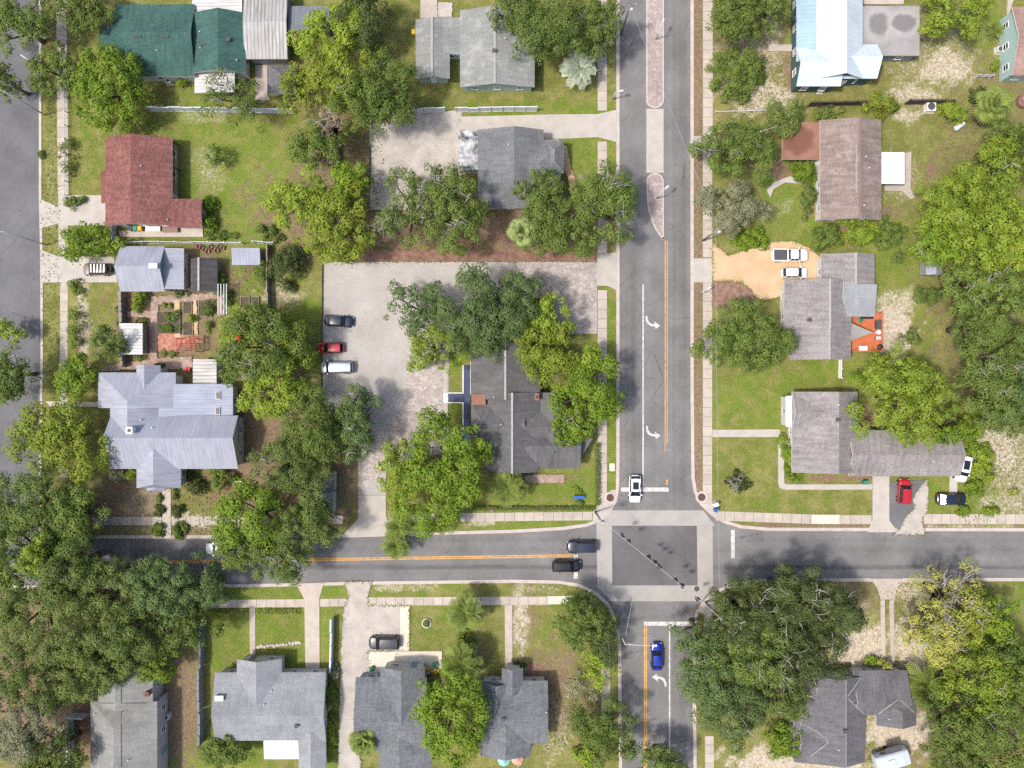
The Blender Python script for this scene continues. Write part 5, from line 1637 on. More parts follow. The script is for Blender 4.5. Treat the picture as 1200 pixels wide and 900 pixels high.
# ------------------------------------------------------------------ vehicles
PAINT = {
    'navy': plain('navy_car_paint', (0.012, 0.018, 0.040), 0.22, 0.5, 0.2, 1.0, .03), 'red': plain('red_car_paint', (0.42, 0.012, 0.016), 0.25, 0.5, 0.1, 1.0, .03),
    'white': plain('white_car_paint', (0.80, 0.80, 0.79), 0.25, 0.5, 0.0, 1.0, .02), 'silver': plain('silver_car_paint', (0.40, 0.47, 0.56), 0.3, 0.5, 0.3, 1.0, .03),
    'black': plain('black_car_paint', (0.012, 0.012, 0.014), 0.2, 0.5, 0.2, 1.0, .03), 'blue': plain('blue_car_paint', (0.012, 0.030, 0.33), 0.22, 0.5, 0.3, 1.0, .03),
    'tan': plain('tan_car_paint', (0.17, 0.14, 0.11), 0.3, 0.5, 0.2, 1.0, .03), 'slate': plain('dark_slate_car_paint', (0.03, 0.034, 0.042), 0.22, 0.5, 0.4, 1.0, .03),
}
KIND = {   # belt, roof, cabin rear/front at belt, rear/front at roof (fractions of length, front positive)
    'sedan': (0.92, 1.44, -.40, .235, -.25, .07, [.66, .90, .95, .95, .94, .93, .86, .74, .52]),
    'suv': (1.05, 1.70, -.475, .25, -.42, .10, [.80, 1.02, 1.07, 1.07, 1.06, 1.05, .98, .88, .60]),
    'hatch': (0.98, 1.50, -.46, .25, -.36, .06, [.72, .96, 1.0, 1.0, .99, .98, .90, .78, .55]),
    'van': (1.05, 1.76, -.48, .315, -.44, .19, [.80, 1.02, 1.07, 1.07, 1.07, 1.06, .99, .86, .60]),
    'pickup': (1.12, 1.85, -.06, .27, -.03, .155, [.90, 1.10, 1.12, 1.12, 1.12, 1.12, 1.10, 1.02, .70]),
}
ST = [-.5, -.47, -.36, -.18, .08, .24, .40, .465, .5]
HWF = [.66, .90, 1.0, 1.0, 1.0, 1.0, .96, .84, .52]


def car(kind, paint, cx, cy, deg, Lp, Wp, label, roof=None, extra=(), name='car', cat='car', group='cars parked and driving'):
    zb, zr, xr, xf, tr, tf, TOP = KIND[kind]
    zm = 0.9
    L, Wd = M(Lp, zm), M(Wp, zm)
    c = W(cx, cy, zm)
    gz_ = 0.03
    T = thing(name, label, cat, (c[0], c[1], gz_ if True else 0), group, math.radians(deg))
    pm = PAINT[paint]
    hw = Wd / 2
    # lower body lofted along the length
    V, F = [], []
    prof = [(0.90, .24), (0.97, .42), (1.0, .62), (.985, -.16), (.90, -.03), (.55, .012), (0, .03)]
    for s, w, t in zip(ST, HWF, TOP):
        row = []
        for (f, z) in prof:
            zz = z if z > .1 else t + z
            if z == .62:
                zz = min(.62, t * .72)
            row.append((s * L, f * w * hw, zz))
        row += [(x, -y, z) for (x, y, z) in row[-2::-1]]
        V += row
    m = len(row)
    for i in range(len(ST) - 1):
        for k in range(m - 1):
            F.append((i * m + k, i * m + k + 1, (i + 1) * m + k + 1, (i + 1) * m + k))
        F.append((i * m + m - 1, i * m, (i + 1) * m, (i + 1) * m + m - 1))
    F.append(tuple(range(m))[::-1])
    F.append(tuple(range((len(ST) - 1) * m, len(ST) * m)))
    me = mesh('body', V, F, pm, smooth=True)
    bpy_fix_normals(me)
    ob = obj('body', me, T)
    sb = ob.modifiers.new('s', 'SUBSURF')
    sb.levels = sb.render_levels = 1
    # cabin: roof with pillars, glass between
    wb, wt = .90 * hw, .72 * hw
    nb_ = 6
    roofc = PAINT[roof] if roof in PAINT else (MAT[roof] if roof else pm)
    g = Geo()
    RV, RF = [], []
    for i in range(nb_ + 1):
        u = i / nb_
        x = (tr + (tf - tr) * u) * L
        crown = .05 * (1 - (2 * u - 1) ** 2)
        for j in range(nb_ + 1):
            v = -1 + 2 * j / nb_
            RV.append((x + .10 * (1 - v * v) * (1 if u > .5 else -1) * abs(2 * u - 1) ** 3, v * wt, zr - .06 + crown + .05 * (1 - v * v)))
    n1 = nb_ + 1
    for i in range(nb_):
        for j in range(nb_):
            RF.append((i * n1 + j, (i + 1) * n1 + j, (i + 1) * n1 + j + 1, i * n1 + j + 1))
    o2 = len(RV)
    RV += [(x, y, z - .07) for x, y, z in RV]
    RF += [tuple(i + o2 for i in f[::-1]) for f in RF]
    rim_ = [i * n1 for i in range(n1)] + [nb_ * n1 + j for j in range(1, n1)] + [i * n1 + nb_ for i in range(nb_ - 1, -1, -1)] + [j for j in range(nb_ - 1, 0, -1)]
    for a, b_ in zip(rim_, rim_[1:] + rim_[:1]):
        RF.append((b_, a, a + o2, b_ + o2))
    g.add(RV, RF)
    for sx, sxt in ((xr, tr), (xf, tf)):
        for sy in (-1, 1):
            g.tube([(sx * L, sy * wb, zb - .05), (sxt * L, sy * wt, zr - .09)], [.055, .05], 4)
    xm, xmt = (xr * .55 + xf * .45), (tr * .5 + tf * .5)
    for sy in (-1, 1):
        g.tube([(xm * L, sy * wb, zb - .05), (xmt * L, sy * (wt + .01), zr - .09)], [.05, .05], 4)
    g.build('roof', roofc, T, smooth=False)

    def pane(nm, P4, mat='autoglass'):
        P4 = [np.array(p, float) for p in P4]
        ctr = sum(P4) / 4
        P4 = [ctr + (p - ctr) * .95 for p in P4]
        nn = np.cross(P4[1] - P4[0], P4[3] - P4[0])
        nn /= np.linalg.norm(nn)
        VV = [p for p in P4] + [p - nn * .03 for p in P4]
        me_ = mesh(nm, VV, [(0, 1, 2, 3), (7, 6, 5, 4)] + [(i, i + 4, (i + 1) % 4 + 4, (i + 1) % 4) for i in range(4)], MAT[mat])
        bpy_fix_normals(me_)
        return obj(nm, me_, T)
    zt = zr - .07
    pane('windshield', [(xf * L + .04, -wb, zb - .02), (xf * L + .04, wb, zb - .02), (tf * L + .02, wt, zt), (tf * L + .02, -wt, zt)])
    pane('rear_window', [(xr * L, wb, zb), (xr * L, -wb, zb), (tr * L, -wt, zt), (tr * L, wt, zt)])
    for sy in (-1, 1):
        pane('side_window', [(xr * L, sy * wb, zb - .02), (xm * L, sy * wb, zb - .02), (xmt * L, sy * wt, zt), (tr * L, sy * wt, zt)])
        pane('side_window', [(xm * L, sy * wb, zb - .02), (xf * L, sy * wb, zb - .02), (tf * L, sy * wt, zt), (xmt * L, sy * wt, zt)])
    wr = .33 if kind in ('sedan', 'hatch') else .38
    wm = Geo()
    wv = []
    for k in range(14):
        a = 2 * math.pi * k / 14
        wv.append((wr * math.cos(a), wr * math.sin(a)))
    wm.add([(x, -.11, z) for x, z in wv] + [(x, .11, z) for x, z in wv], [tuple(range(14)), tuple(range(27, 13, -1))] + [(k, k + 14, (k + 1) % 14 + 14, (k + 1) % 14) for k in range(14)])
    wme = wm.mesh('wheel', MAT['rubber'])
    rg = Geo()
    rg.add([(x * .6, -.125, z * .6) for x, z in wv] + [(x * .6, .125, z * .6) for x, z in wv], [tuple(range(14)), tuple(range(27, 13, -1))] + [(k, k + 14, (k + 1) % 14 + 14, (k + 1) % 14) for k in range(14)])
    rme = rg.mesh('rim', MAT['rim'])
    for sx in (-.31, .315):
        for sy in (-1, 1):
            w_ = obj('wheel', wme, T, loc=(sx * L, sy * (hw - .09), wr))
            obj('rim', rme, w_)
    zl = TOP[7] * .80
    hl = Geo().box((0, 0, 0), (.24, .26, .11)).mesh('headlight', MAT['lamp'])
    tl = Geo().box((0, 0, 0), (.12, .24, .14)).mesh('tail_light', MAT['tail'])
    for sy in (-1, 1):
        obj('headlight', hl, T, loc=(.448 * L, sy * hw * .66, zl - .01))
        obj('tail_light', tl, T, loc=(-.470 * L, sy * hw * .68, TOP[1] * .80))
        obj('side_mirror', Geo().box((0, 0, 0), (.16, .22, .14)).mesh('side_mirror', pm), T, loc=(xf * L * .86, sy * (hw + .06), zb + .02))
    for e in extra:
        if e == 'sunroof':
            Geo().box((((tr + tf) / 2 + .02) * L, 0, zr + .035), ((tf - tr) * L * .62, wt * 1.35, .03)).build('sunroof', MAT['autoglass'], T)
        elif e == 'rails':
            for sy in (-1, 1):
                g = Geo().tube([((tr + .03) * L, sy * wt * .88, zr + .0), ((tr + .06) * L, sy * wt * .88, zr + .09), ((tf - .06) * L, sy * wt * .88, zr + .09), ((tf - .03) * L, sy * wt * .88, zr)], [.03] * 4, 5)
                g.build('roof_rail', MAT['black'], T)
        elif e == 'rack':
            for k in range(5):
                x = (tr + .03 + (tf - tr - .06) * k / 4) * L
                Geo().box((x, 0, zr + .12), (.20, wt * 2.0, .05)).build('rack_bar', MAT['white'], T)
            for sy in (-1, 1):
                Geo().box(((tr + tf) / 2 * L, sy * wt * .98, zr + .10), ((tf - tr) * L, .06, .10)).build('rack_rail', MAT['black'], T)
            Geo().lathe((-.5 * L - .10, 0, .95), [(.34, -.34), (.36, -.3), (.36, .3), (.34, .34)], 12).build('spare_wheel', MAT['rubber'], T)
        elif e == 'bed':
            Geo().box((-.275 * L, 0, 1.135), (.36 * L, hw * 1.62, .06)).build('bed_cover', MAT['dkgrey'], T)
            for sy in (-1, 1):
                Geo().box((-.275 * L, sy * hw * .90, 1.15), (.40 * L, .10, .10)).build('bed_rail', pm, T)
    return T


car('sedan', 'navy', 397, 376, -4, 35, 13.5, 'dark navy sedan parked alone at the top of the row in the car park', )
car('hatch', 'red', 387.5, 407.5, 180, 31, 12.6, 'red hatchback parked between the navy sedan and the white minivan')
car('van', 'silver', 394.5, 430.5, 180, 38, 15, 'pale silver minivan with roof rails parked lowest in the car park row', extra=('rails',))
car('suv', 'tan', 113, 315.5, 180, 33, 14.5, 'tan and black off-road vehicle with white roof rack in front of the small silver house', roof='black', extra=('rack',))
car('hatch', 'white', 744.3, 573, -90, 33, 14, 'white hatchback with a black glass roof waiting at the stop line', extra=('sunroof',))
car('suv', 'navy', 682, 641, 180, 36, 14.5, 'navy vehicle driving away from the intersection beside the yellow line')
car('suv', 'black', 664, 663.5, 0, 34.5, 14, 'black vehicle waiting at the covered stop line next to the navy one', extra=('rails',))
car('sedan', 'blue', 770, 770, 90, 33.5, 13.5, 'bright blue sedan waiting in the turn lane below the intersection')
car('pickup', 'white', 926, 299, 0, 43, 15, 'white pickup with a dark bed cover on the sandy drive', extra=('bed',), name='pickup_truck', cat='pickup truck')
car('hatch', 'white', 931.5, 319.5, 0, 31, 13, 'small white car next to the pickup on the sandy drive')
car('suv', 'white', 1128.5, 549, -100, 33, 14.5, 'white vehicle parked slanted against the gable of the L-shaped house', extra=('sunroof',))
car('suv', 'red', 1060, 576, 87, 30, 14, 'red vehicle on the old tarmac drive beside the L-shaped house', extra=('rails',))
car('sedan', 'black', 1116, 585, 0, 36.5, 14.5, 'black sedan parked on the grass below the white slanted vehicle', roof='navy')
car('suv', 'slate', 450, 753.5, 180, 37, 15.5, 'dark slate vehicle parked in front of the cream patio')
car('hatch', 'navy', 860, 157, 100, 30, 13, 'small dark blue car mostly hidden under the tree at the east pavement')

car('sedan', 'white', 257, 643.5, 180, 34, 13.5, 'white car driving out from under the green crown on the cross street')

# ------------------------------------------------------------------ travel trailer
c = W(1044, 889, 1.6)
T = thing('travel_trailer', 'old white and silver travel trailer parked under trees at the bottom edge', 'trailer', (c[0], c[1], 0.08), None, math.radians(16))
L, Wd, Hh = M(40, 2), M(19, 2), 2.5
V, F = [], []
ringp = [(-1, .45), (-1, .70), (-.96, .92), (-.82, 1.0), (0, 1.03), (.82, 1.0), (.96, .92), (1, .70), (1, .45)]
xsn = [(-.5, .86, .90), (-.47, .97, .97), (-.3, 1, 1), (.3, 1, 1), (.47, .97, .97), (.5, .86, .90)]
for fx, fw, fz in xsn:
    for a, z in ringp:
        V.append((fx * L, a * Wd / 2 * fw, z * Hh * fz))
m = len(ringp)
for i in range(len(xsn) - 1):
    for k in range(m):
        F.append((i * m + k, i * m + (k + 1) % m, (i + 1) * m + (k + 1) % m, (i + 1) * m + k))
F += [tuple(range(m)), tuple(range((len(xsn) - 1) * m, len(xsn) * m))]
me = mesh('shell', V, F, colour('trailer_shell', lin(206, 216, 226), rough=.35), smooth=False)
bpy_fix_normals(me)
obj('shell', me, T)
Geo().box((-.08 * L, 0, Hh * 1.04), (1.0, .9, .22)).build('roof_unit', MAT['trim'], T)
Geo().box((.22 * L, 0, Hh * 1.035), (.6, .6, .10)).build('roof_hatch', MAT['white'], T)
Geo().box((.1 * L, Wd / 2 + .4, 2.1), (2.4, .9, .06)).build('awning', MAT['dkgrey'], T)
for sy in (-1, 1):
    Geo().lathe((0, 0, 0), [(.32, -.1), (.34, -.08), (.34, .08), (.32, .1)], 12).build('wheel', MAT['rubber'], T, loc=(0, sy * (Wd / 2 - .12), .34), rot=(math.pi / 2, 0, 0))
    Geo().box((0, 0, 0), (.9, .04, .6)).build('window', MAT['glass'], T, loc=(-.2 * L, sy * (Wd / 2 + .005), 1.65))
Geo().tube([(-.5 * L, .4, .5), (-.5 * L - .9, 0, .5), (-.5 * L, -.4, .5)], [.05] * 3, 5).build('hitch', MAT['black'], T)

# ------------------------------------------------------------------ fences
def fence(p0, p1, label, h=1.8, step=14, mat='white', style='panel', name='fence', z0=.05, th=.05):
    a, b = np.array(W(*p0)[:2]), np.array(W(*p1)[:2])
    L = np.linalg.norm(b - a)
    ang = math.atan2(*(b - a)[::-1])
    c = (a + b) / 2
    T = thing(name, label, 'fence', (c[0], c[1], 0), 'garden fences', ang)
    n = max(1, round(L / M(step)))
    s = L / n
    if style == 'panel':
        pm = Geo()
        k = max(3, int(s / .3))
        for i in range(k):
            pm.box((-s / 2 + .08 + (i + .5) * (s - .16) / k, 0.006 * (i % 2), h / 2), ((s - .16) / k - .012, th * .6, h - .12))
        pm.box((0, 0.0, h - .05), (s - .14, th * 1.6, .09))
        pm.box((0, 0.0, .14), (s - .14, th * 1.6, .09))
        pm = pm.mesh('panel', MAT[mat])
    elif style == 'rail':
        pm = Geo().tube([(-s / 2, 0, h - .06), (s / 2, 0, h - .06)], [.045, .045], 6).tube([(-s / 2, 0, h * .5), (s / 2, 0, h * .5)], [.035, .035], 6).mesh('rail', MAT[mat])
    qm = Geo().box((0, 0, (h + .08) / 2), (.13, .13, h + .08)).box((0, 0, h + .1), (.17, .17, .05)).mesh('post', MAT[mat])
    for i in range(n):
        obj('panel' if style == 'panel' else 'rail', pm, T, loc=(-L / 2 + (i + .5) * s, random.uniform(-.02, .02), z0 + random.uniform(-.02, .02)), rot=(random.uniform(-.03, .03), 0, 0))
    for i in range(n + 1):
        obj('post', qm, T, loc=(-L / 2 + i * s, 0, z0))
    return T


MAT['fence_grey'] = rough_mat('grey_fence_paint', lin(140, 148, 160), .18, 1.0, 6.0)
MAT['fence_white'] = rough_mat('white_vinyl', lin(232, 236, 240), .08, 1.0, 6.0, .5)
MAT['fence_dark'] = rough_mat('dark_timber', lin(92, 84, 76), .25, 1.2, 6.0)
fence((178, 130.5), (283, 131.8), 'white panel fence between the round bright tree and the wispy tree', mat='fence_white', th=.09)
fence((284, 132), (345, 133), 'white panel fence behind the lawn of the red house by the tree cluster', mat='fence_white', th=.09)
fence((484, 133), (522, 131), 'white panel fence shaded at the top corner of the parking court', mat='fence_white', th=.09)
fence((535, 131.5), (629, 130.5), 'long white panel fence with visible posts along the concrete driveway', mat='fence_white', th=.09)
fence((395.5, 172), (395.5, 214), 'short white fence between tree cluster and parking court', mat='fence_white')
fence((135, 285), (286, 286), 'long white garden fence below the red house', mat='fence_white', h=1.5, step=18)
fence((137, 266), (137, 283), 'short white gate fence at the corner of the red house', mat='fence_white', h=1.5, step=8)
fence((300, 285), (323, 286), 'short white fence stub beside the ball shrubs', mat='fence_white', h=1.5, step=11)
fence((316.5, 288), (317, 372), 'grey plank fence between the kitchen gardens and the grass strip', mat='wood', h=1.6, th=.12)
fence((146.5, 342), (147.5, 379), 'grey plank fence from the silver house to the garden shelter', mat='wood', h=1.6, th=.3)
fence((148.5, 416), (148.5, 430), 'short grey plank fence below the garden shelter', mat='wood', h=1.6, step=8, th=.3)
fence((77, 21), (78, 78), 'white metal railing along the pavement of the side street', mat='fence_white', style='rail', h=1.1)
fence((80, 100), (80, 230), 'low wire railing beside the side street pavement', mat='galv', style='rail', h=1.0, step=16)
fence((838, 132), (897, 130.5), 'white pipe rail on the bare ground across from the brick median', mat='fence_white', style='rail', h=.5, step=20)
fence((946, 125), (1012, 123), 'dark timber fence below the blue and white metal house', mat='fence_dark', h=1.7, th=.16)
fence((1060, 122), (1112, 122.5), 'dark timber fence beside the yellow green bush', mat='fence_dark', h=1.7, th=.16)
fence((240, 727), (240, 778), 'upper run of the long grey blue fence beside the brown grass strip', mat='fence_grey', h=1.9, step=12, th=.16)
fence((238.5, 780), (238.5, 828), 'middle run of the long grey blue fence beside the brown grass strip', mat='fence_grey', h=1.9, step=12, th=.2)
fence((239, 830), (239, 868), 'lower run of the long grey blue fence beside the brown grass strip', mat='fence_grey', h=1.9, step=12, th=.2)
fence((391, 722), (389.5, 783), 'white fence beside the wide drive and the pale grey house', mat='fence_white', h=1.6, step=15, th=.16)
fence((86, 838), (87, 902), 'pale fence beside the orange brown bed under the western wood', mat='fence_white', h=1.8, step=13, th=.14)
fence((84, 835), (105, 836), 'short pale fence joining the sage roofed house', mat='fence_white', h=1.8, step=10, th=.14)
fence((982.5, 421), (982.5, 443), 'white post rail running down from the orange deck house', mat='white', h=1.1, step=11)
fence((603.5, 900), (623, 868), 'pale metal side rail beside the dark blue grey house', mat='galv', style='rail', h=1.4, step=12)
fence((280, 563), (288, 563), 'tiny white gate stub at the corner of the large silver house', mat='white', h=1.2, step=8)
fence((365, 570), (390, 552), 'grey fence stub by the half hidden garage', mat='wood', h=1.6, step=12)
fence((378.5, 310), (377.5, 470), 'low dark timber edging of the car park beside the grass strip', mat='fence_dark', h=.35, step=20, name='low_fence')
fence((433.6, 172), (433.6, 215), 'low brown timber edging of the parking court', mat='fence_dark', h=.5, step=14, name='low_fence')
# wire pen
fence((1142, 92), (1158, 92), 'back side of the small wire enclosure', mat='galv', style='rail', h=1.3, step=8)

# ------------------------------------------------------------------ poles, lamps, signals
def lamp_post(cx, cy, h, arm, label, base=None, name='street_lamp'):
    """cx, cy: foot; arm: vector in metres from the pole to the lamp head"""
    b = W(cx, cy)
    T = thing(name, label, 'street lamp', (b[0], b[1], 0.02), 'street lamps')
    Geo().tube([(0, 0, 0), (0, 0, h)], [.13, .08], 8).build('pole', MAT['galv'], T, smooth=True)
    ax, ay = arm
    Geo().tube([(0, 0, h - .3), (ax * .5, ay * .5, h + .15), (ax, ay, h + .2)], [.06, .05, .04], 6).build('arm', MAT['galv'], T)
    a = math.atan2(ay, ax)
    hd = Geo().box((.3, 0, 0), (.75, .32, .16)).box((.3, 0, -.09), (.6, .24, .05)).build('lamp_head', MAT['galv'], T, loc=(ax, ay, h + .2), rot=(0, 0, a))
    return T


lamp_post(55, 287, 9.6, (-2.0, .35), 'tall street lamp reaching over the side street from the verge by the concrete drives')
lamp_post(53, 135, 9.0, (-1.2, .5), 'dark street pole reaching over the side street beside the thin green tree')
lamp_post(768.5, 46.5, 3.4, (.25, .8), 'short lamp standing on the brick median near the top edge')
lamp_post(769.5, 233, 3.4, (.6, .6), 'short lamp standing on the brick median near its pointed tip')
lamp_post(723, 733, 8.3, (3.9, -.02), 'street lamp with a long arm over the blue sedan lane')
lamp_post(718.5, 116.5, 2.6, (.5, .1), 'small post lamp on the verge beside the concrete driveway mouth')
lamp_post(820, 344, 2.6, (.4, .3), 'small post lamp on the verge below the sandy drive mouth')


def utility_pole(cx, cy, h, label, arm=(2.0, 0.3)):
    b = W(cx, cy)
    T = thing('utility_pole', label, 'utility pole', (b[0], b[1], 0.02), 'utility poles')
    Geo().tube([(0, 0, 0), (0, 0, h)], [.17, .11], 8).build('pole', MAT['wood'], T, smooth=True)
    a = math.atan2(arm[1], arm[0])
    Geo().box((0, 0, 0), (math.hypot(*arm), .12, .14)).build('crossarm', MAT['wood'], T, loc=(0, .12, h - .35), rot=(0, 0, a))
    Geo().lathe((0, 0, 0), [(.22, 0), (.24, .05), (.24, .75), (.18, .82)], 10).build('transformer', MAT['galv'], T, loc=(.32, -.18, h - 1.5))
    for k in (-.85, 0, .85):
        Geo().lathe((0, 0, 0), [(.05, 0), (.07, .06), (.04, .16)], 8).build('insulator', MAT['trim'], T, loc=(math.cos(a) * k, .12 + math.sin(a) * k, h - .28))
    return T, (b[0], b[1], h)


_, top_e = utility_pole(824, 282, 8.4, 'wooden utility pole with transformer on the east verge by the grey olive tree')
_, top_n = utility_pole(697.5, 599.5, 8.4, 'dark signal span pole on the corner ramp by the lawn', (1.2, -.6))
_, top_s = utility_pole(826.5, 705, 8.4, 'pale signal span pole on the corner ramp under the dark oaks', (1.2, .6))
_, top_w = utility_pole(728, 40, 8.6, 'utility pole at the kerb under the big oak by the top edge', (1.6, .2))


def wire(p, q, label, sag=.35, r=.012, name='wire', mat='galv'):
    p, q = np.array(p, float), np.array(q, float)
    pts = [p + (q - p) * u - np.array((0, 0, 4 * sag * u * (1 - u))) for u in np.linspace(0, 1, 9)]
    c = (p + q) / 2
    g = Geo().tube([x - c for x in pts], [r] * 9, 4)
    o = g.build(name, MAT[mat], loc=c)
    return tag(o, label, 'wire', 'overhead wires')


wire(top_w, top_e, 'thin overhead wire crossing the main road above the median', name='wire')
wire((top_e[0] - .2, top_e[1], 7.6), (top_s[0], top_s[1], 7.9), 'thin overhead wire running down along the main road to the intersection')
wire((top_n[0], top_n[1], 7.0), (top_s[0], top_s[1], 7.0), 'span wire carrying the traffic signals diagonally over the intersection', .5, .030, 'span_wire')
wire(tuple(W(733, 745, 8)), tuple(W(744, 690, 7.5)), 'short wire above the south road towards the span wire', .1, .02)


def signal(px, py, deg, label, z=5.6):
    c = W(px, py, z)
    T = thing('traffic_light', label, 'traffic light', (c[0], c[1], z - .55), 'traffic lights on the span wire', math.radians(deg))
    Geo().box((0, 0, 0), (.34, .30, 1.05)).build('housing', MAT['black'], T)
    Geo().tube([(0, 0, .5), (0, 0, 1.1)], [.03, .03], 5).build('hanger', MAT['black'], T)
    for k, m in enumerate(('sig_green', 'sig_amber', 'sig_red')):
        ln = Geo().lathe((0, 0, 0), [(.11, 0), (.11, .03)], 10).build('lens', MAT[m], T, loc=(.17, 0, -.33 + .33 * k), rot=(0, math.pi / 2, 0))
        vz = Geo()
        vz.add([(.17, -.13, .10), (.17, .13, .10), (.40, .12, .08), (.40, -.12, .08), (.17, -.15, -.02), (.17, .15, -.02), (.36, .14, -.02), (.36, -.14, -.02)],
               [(0, 1, 2, 3), (0, 3, 7, 4), (1, 5, 6, 2)])
        vz.build('visor', MAT['black'], T, loc=(0, 0, -.33 + .33 * k))
    Geo().box((-.12, 0, 0), (.03, .62, 1.3)).build('backplate', MAT['black'], T)


for nm, c_ in (('sig_green', (.01, .10, .05)), ('sig_amber', (.25, .12, .01)), ('sig_red', (.22, .012, .01))):
    MAT[nm] = plain(nm, c_, .2, .5)
for i, (a, b, d, l) in enumerate([(730.2, 628.6, 90, 'traffic light hanging first from the lawn corner end of the span wire'), (738, 635.2, 180, 'traffic light hanging second from the lawn corner end of the span wire'),
                                  (761.5, 653.6, -60, 'traffic light, first of the three close together over the junction middle'), (768, 659.5, 0, 'traffic light, middle one of the three close together over the junction'),
                                  (773.8, 665, 100, 'traffic light, last of the three close together over the junction middle'), (793, 681, 180, 'traffic light above the edge of the lower crossing band'),
                                  (800.5, 687.2, -90, 'traffic light above the lower crossing band'), (818, 703, 0, 'traffic light nearest the dark oaks at the end of the span wire')]):
    signal(a, b, d, l)


def inlet(px, py, label):
    c = W(px, py)
    T = thing('storm_drain', label, 'storm drain', (c[0], c[1], .05), 'round storm drain tops')
    Geo().lathe((0, 0, 0), [(.95, 0), (.95, .09), (.86, .11), (.6, .11)], 20).build('collar', MAT['kerb'], T)
    Geo().lathe((0, 0, .10), [(.6, 0), (.6, .03), (.5, .035)], 18).build('cover', MAT['rusty'], T)


MAT['rusty'] = rough_mat('rusty_iron', (.12, .07, .055), .3, 2.0, 8.0)
inlet(715, 583, 'rusty round storm drain top in the corner ramp at the white hatchback')
inlet(822, 582.5, 'rusty round storm drain top with pale collar on the opposite corner ramp')
mh = Geo().lathe((0, 0, 0), [(.42, 0), (.42, .012), (.36, .016)], 18).build('manhole_cover', MAT['dkgrey'], loc=tuple(W(816.5, 690, 0)[:2]) + (.03,))
tag(mh, 'small dark manhole cover in the lower crossing band', 'manhole cover')


# ------------------------------------------------------------------ yard things
def prop(name, label, cat, px, py, parts, rot=0.0, group=None, z=0.06):
    """parts: (part name, material, list of ('box', centre, size) / ('lathe', centre, profile) / ('tube', pts, radii))"""
    c = W(px, py)
    T = thing(name, label, cat, (c[0], c[1], z), group, math.radians(rot))
    for nm, mt, sh in parts:
        g = Geo()
        for s in sh:
            if s[0] == 'box':
                g.box(s[1], s[2], rz=(s[3] if len(s) > 3 else 0))
            elif s[0] == 'lathe':
                g.lathe(s[1], s[2], s[3] if len(s) > 3 else 14)
            else:
                g.tube(s[1], s[2], 6)
        g.build(nm, MAT[mt], T)
    return T


for nm, c_ in (('p_green', (0.02, .22, .12)), ('p_yellow', (.62, .36, .03)), ('p_blue', (.02, .10, .35)), ('p_red', (.45, .02, .02)), ('p_orange', (.62, .22, .03)), ('p_teal', (.25, .50, .45)), ('p_pink', (.62, .30, .24)),
               ('p_silver', (.55, .57, .6)), ('p_cream', (.70, .64, .52)), ('p_brown', (.20, .11, .08))):
    MAT[nm] = plain(nm, c_, .5, .4)


def bin_(px, py, m, label, rot=0):
    prop('wheelie_bin', label, 'bin', px, py, [('body', m, [('box', (0, 0, .5), (.5, .55, .9)), ('box', (0, 0, .94), (.58, .64, .06))]), ('lid', m, [('box', (.0, .03, 1.0), (.60, .70, .06)), ('box', (0, .36, 1.0), (.4, .06, .05))]),
         ('wheel', 'rubber', [('tube', [(-.30, -.24, .12), (-.22, -.24, .12)], [.12, .12])]), ('wheel', 'rubber', [('tube', [(.22, -.24, .12), (.30, -.24, .12)], [.12, .12])])], rot, 'wheelie bins', .12)


bin_(157, 269.5, 'dkgrey', 'dark grey wheelie bin first in the row under the red house eave')
bin_(162.2, 269.5, 'p_green', 'green wheelie bin between grey and yellow ones under the red house eave')
bin_(167.6, 269.5, 'p_yellow', 'yellow wheelie bin at the red house wall')
bin_(485.5, 41.5, 'p_yellow', 'yellow wheelie bin at the wall of the low grey green house')
bin_(962.5, 303, 'p_teal', 'teal wheelie bin at the corner of the house by the sandy drive')
bin_(1011, 564.5, 'p_green', 'green wheelie bin by the front path of the L-shaped house', 90)
bin_(586, 434 + 80, 'dkgrey', 'dark bin beside the charcoal building roof edge') if False else None
bin_(549, 519, 'p_green', 'green wheelie bin at the end of the blue painted walk', 90)


def table(px, py, w, d, m, label, rot=0, h=.74, name='table', z=.06, cat='table'):
    prop(name, label, cat, px, py, [('tabletop', m, [('box', (0, 0, h - .02), (w, d, .05))])] + [('leg', m, [('box', (sx * (w / 2 - .08), sy * (d / 2 - .08), (h - .05) / 2), (.06, .06, h - .05))]) for sx in (-1, 1) for sy in (-1, 1)], rot, None, z)


table(182, 269.5, 2.3, .75, 'white', 'long white table under the red house eave beside the bins')
table(202, 270, 2.4, .9, 'p_brown', 'dark brown bench table under the red house eave')


def round_table(px, py, r, m, label, umbrella=None, z=.06):
    parts = [('tabletop', m, [('lathe', (0, 0, .70), [(r, 0), (r, .05)], 18)]), ('pedestal', 'galv', [('tube', [(0, 0, 0), (0, 0, .7)], [.05, .05])]), ('foot', 'galv', [('lathe', (0, 0, 0), [(r * .55, 0), (r * .5, .05)], 14)])]
    prop('round_table', label, 'table', px, py, parts, 0, None, z)


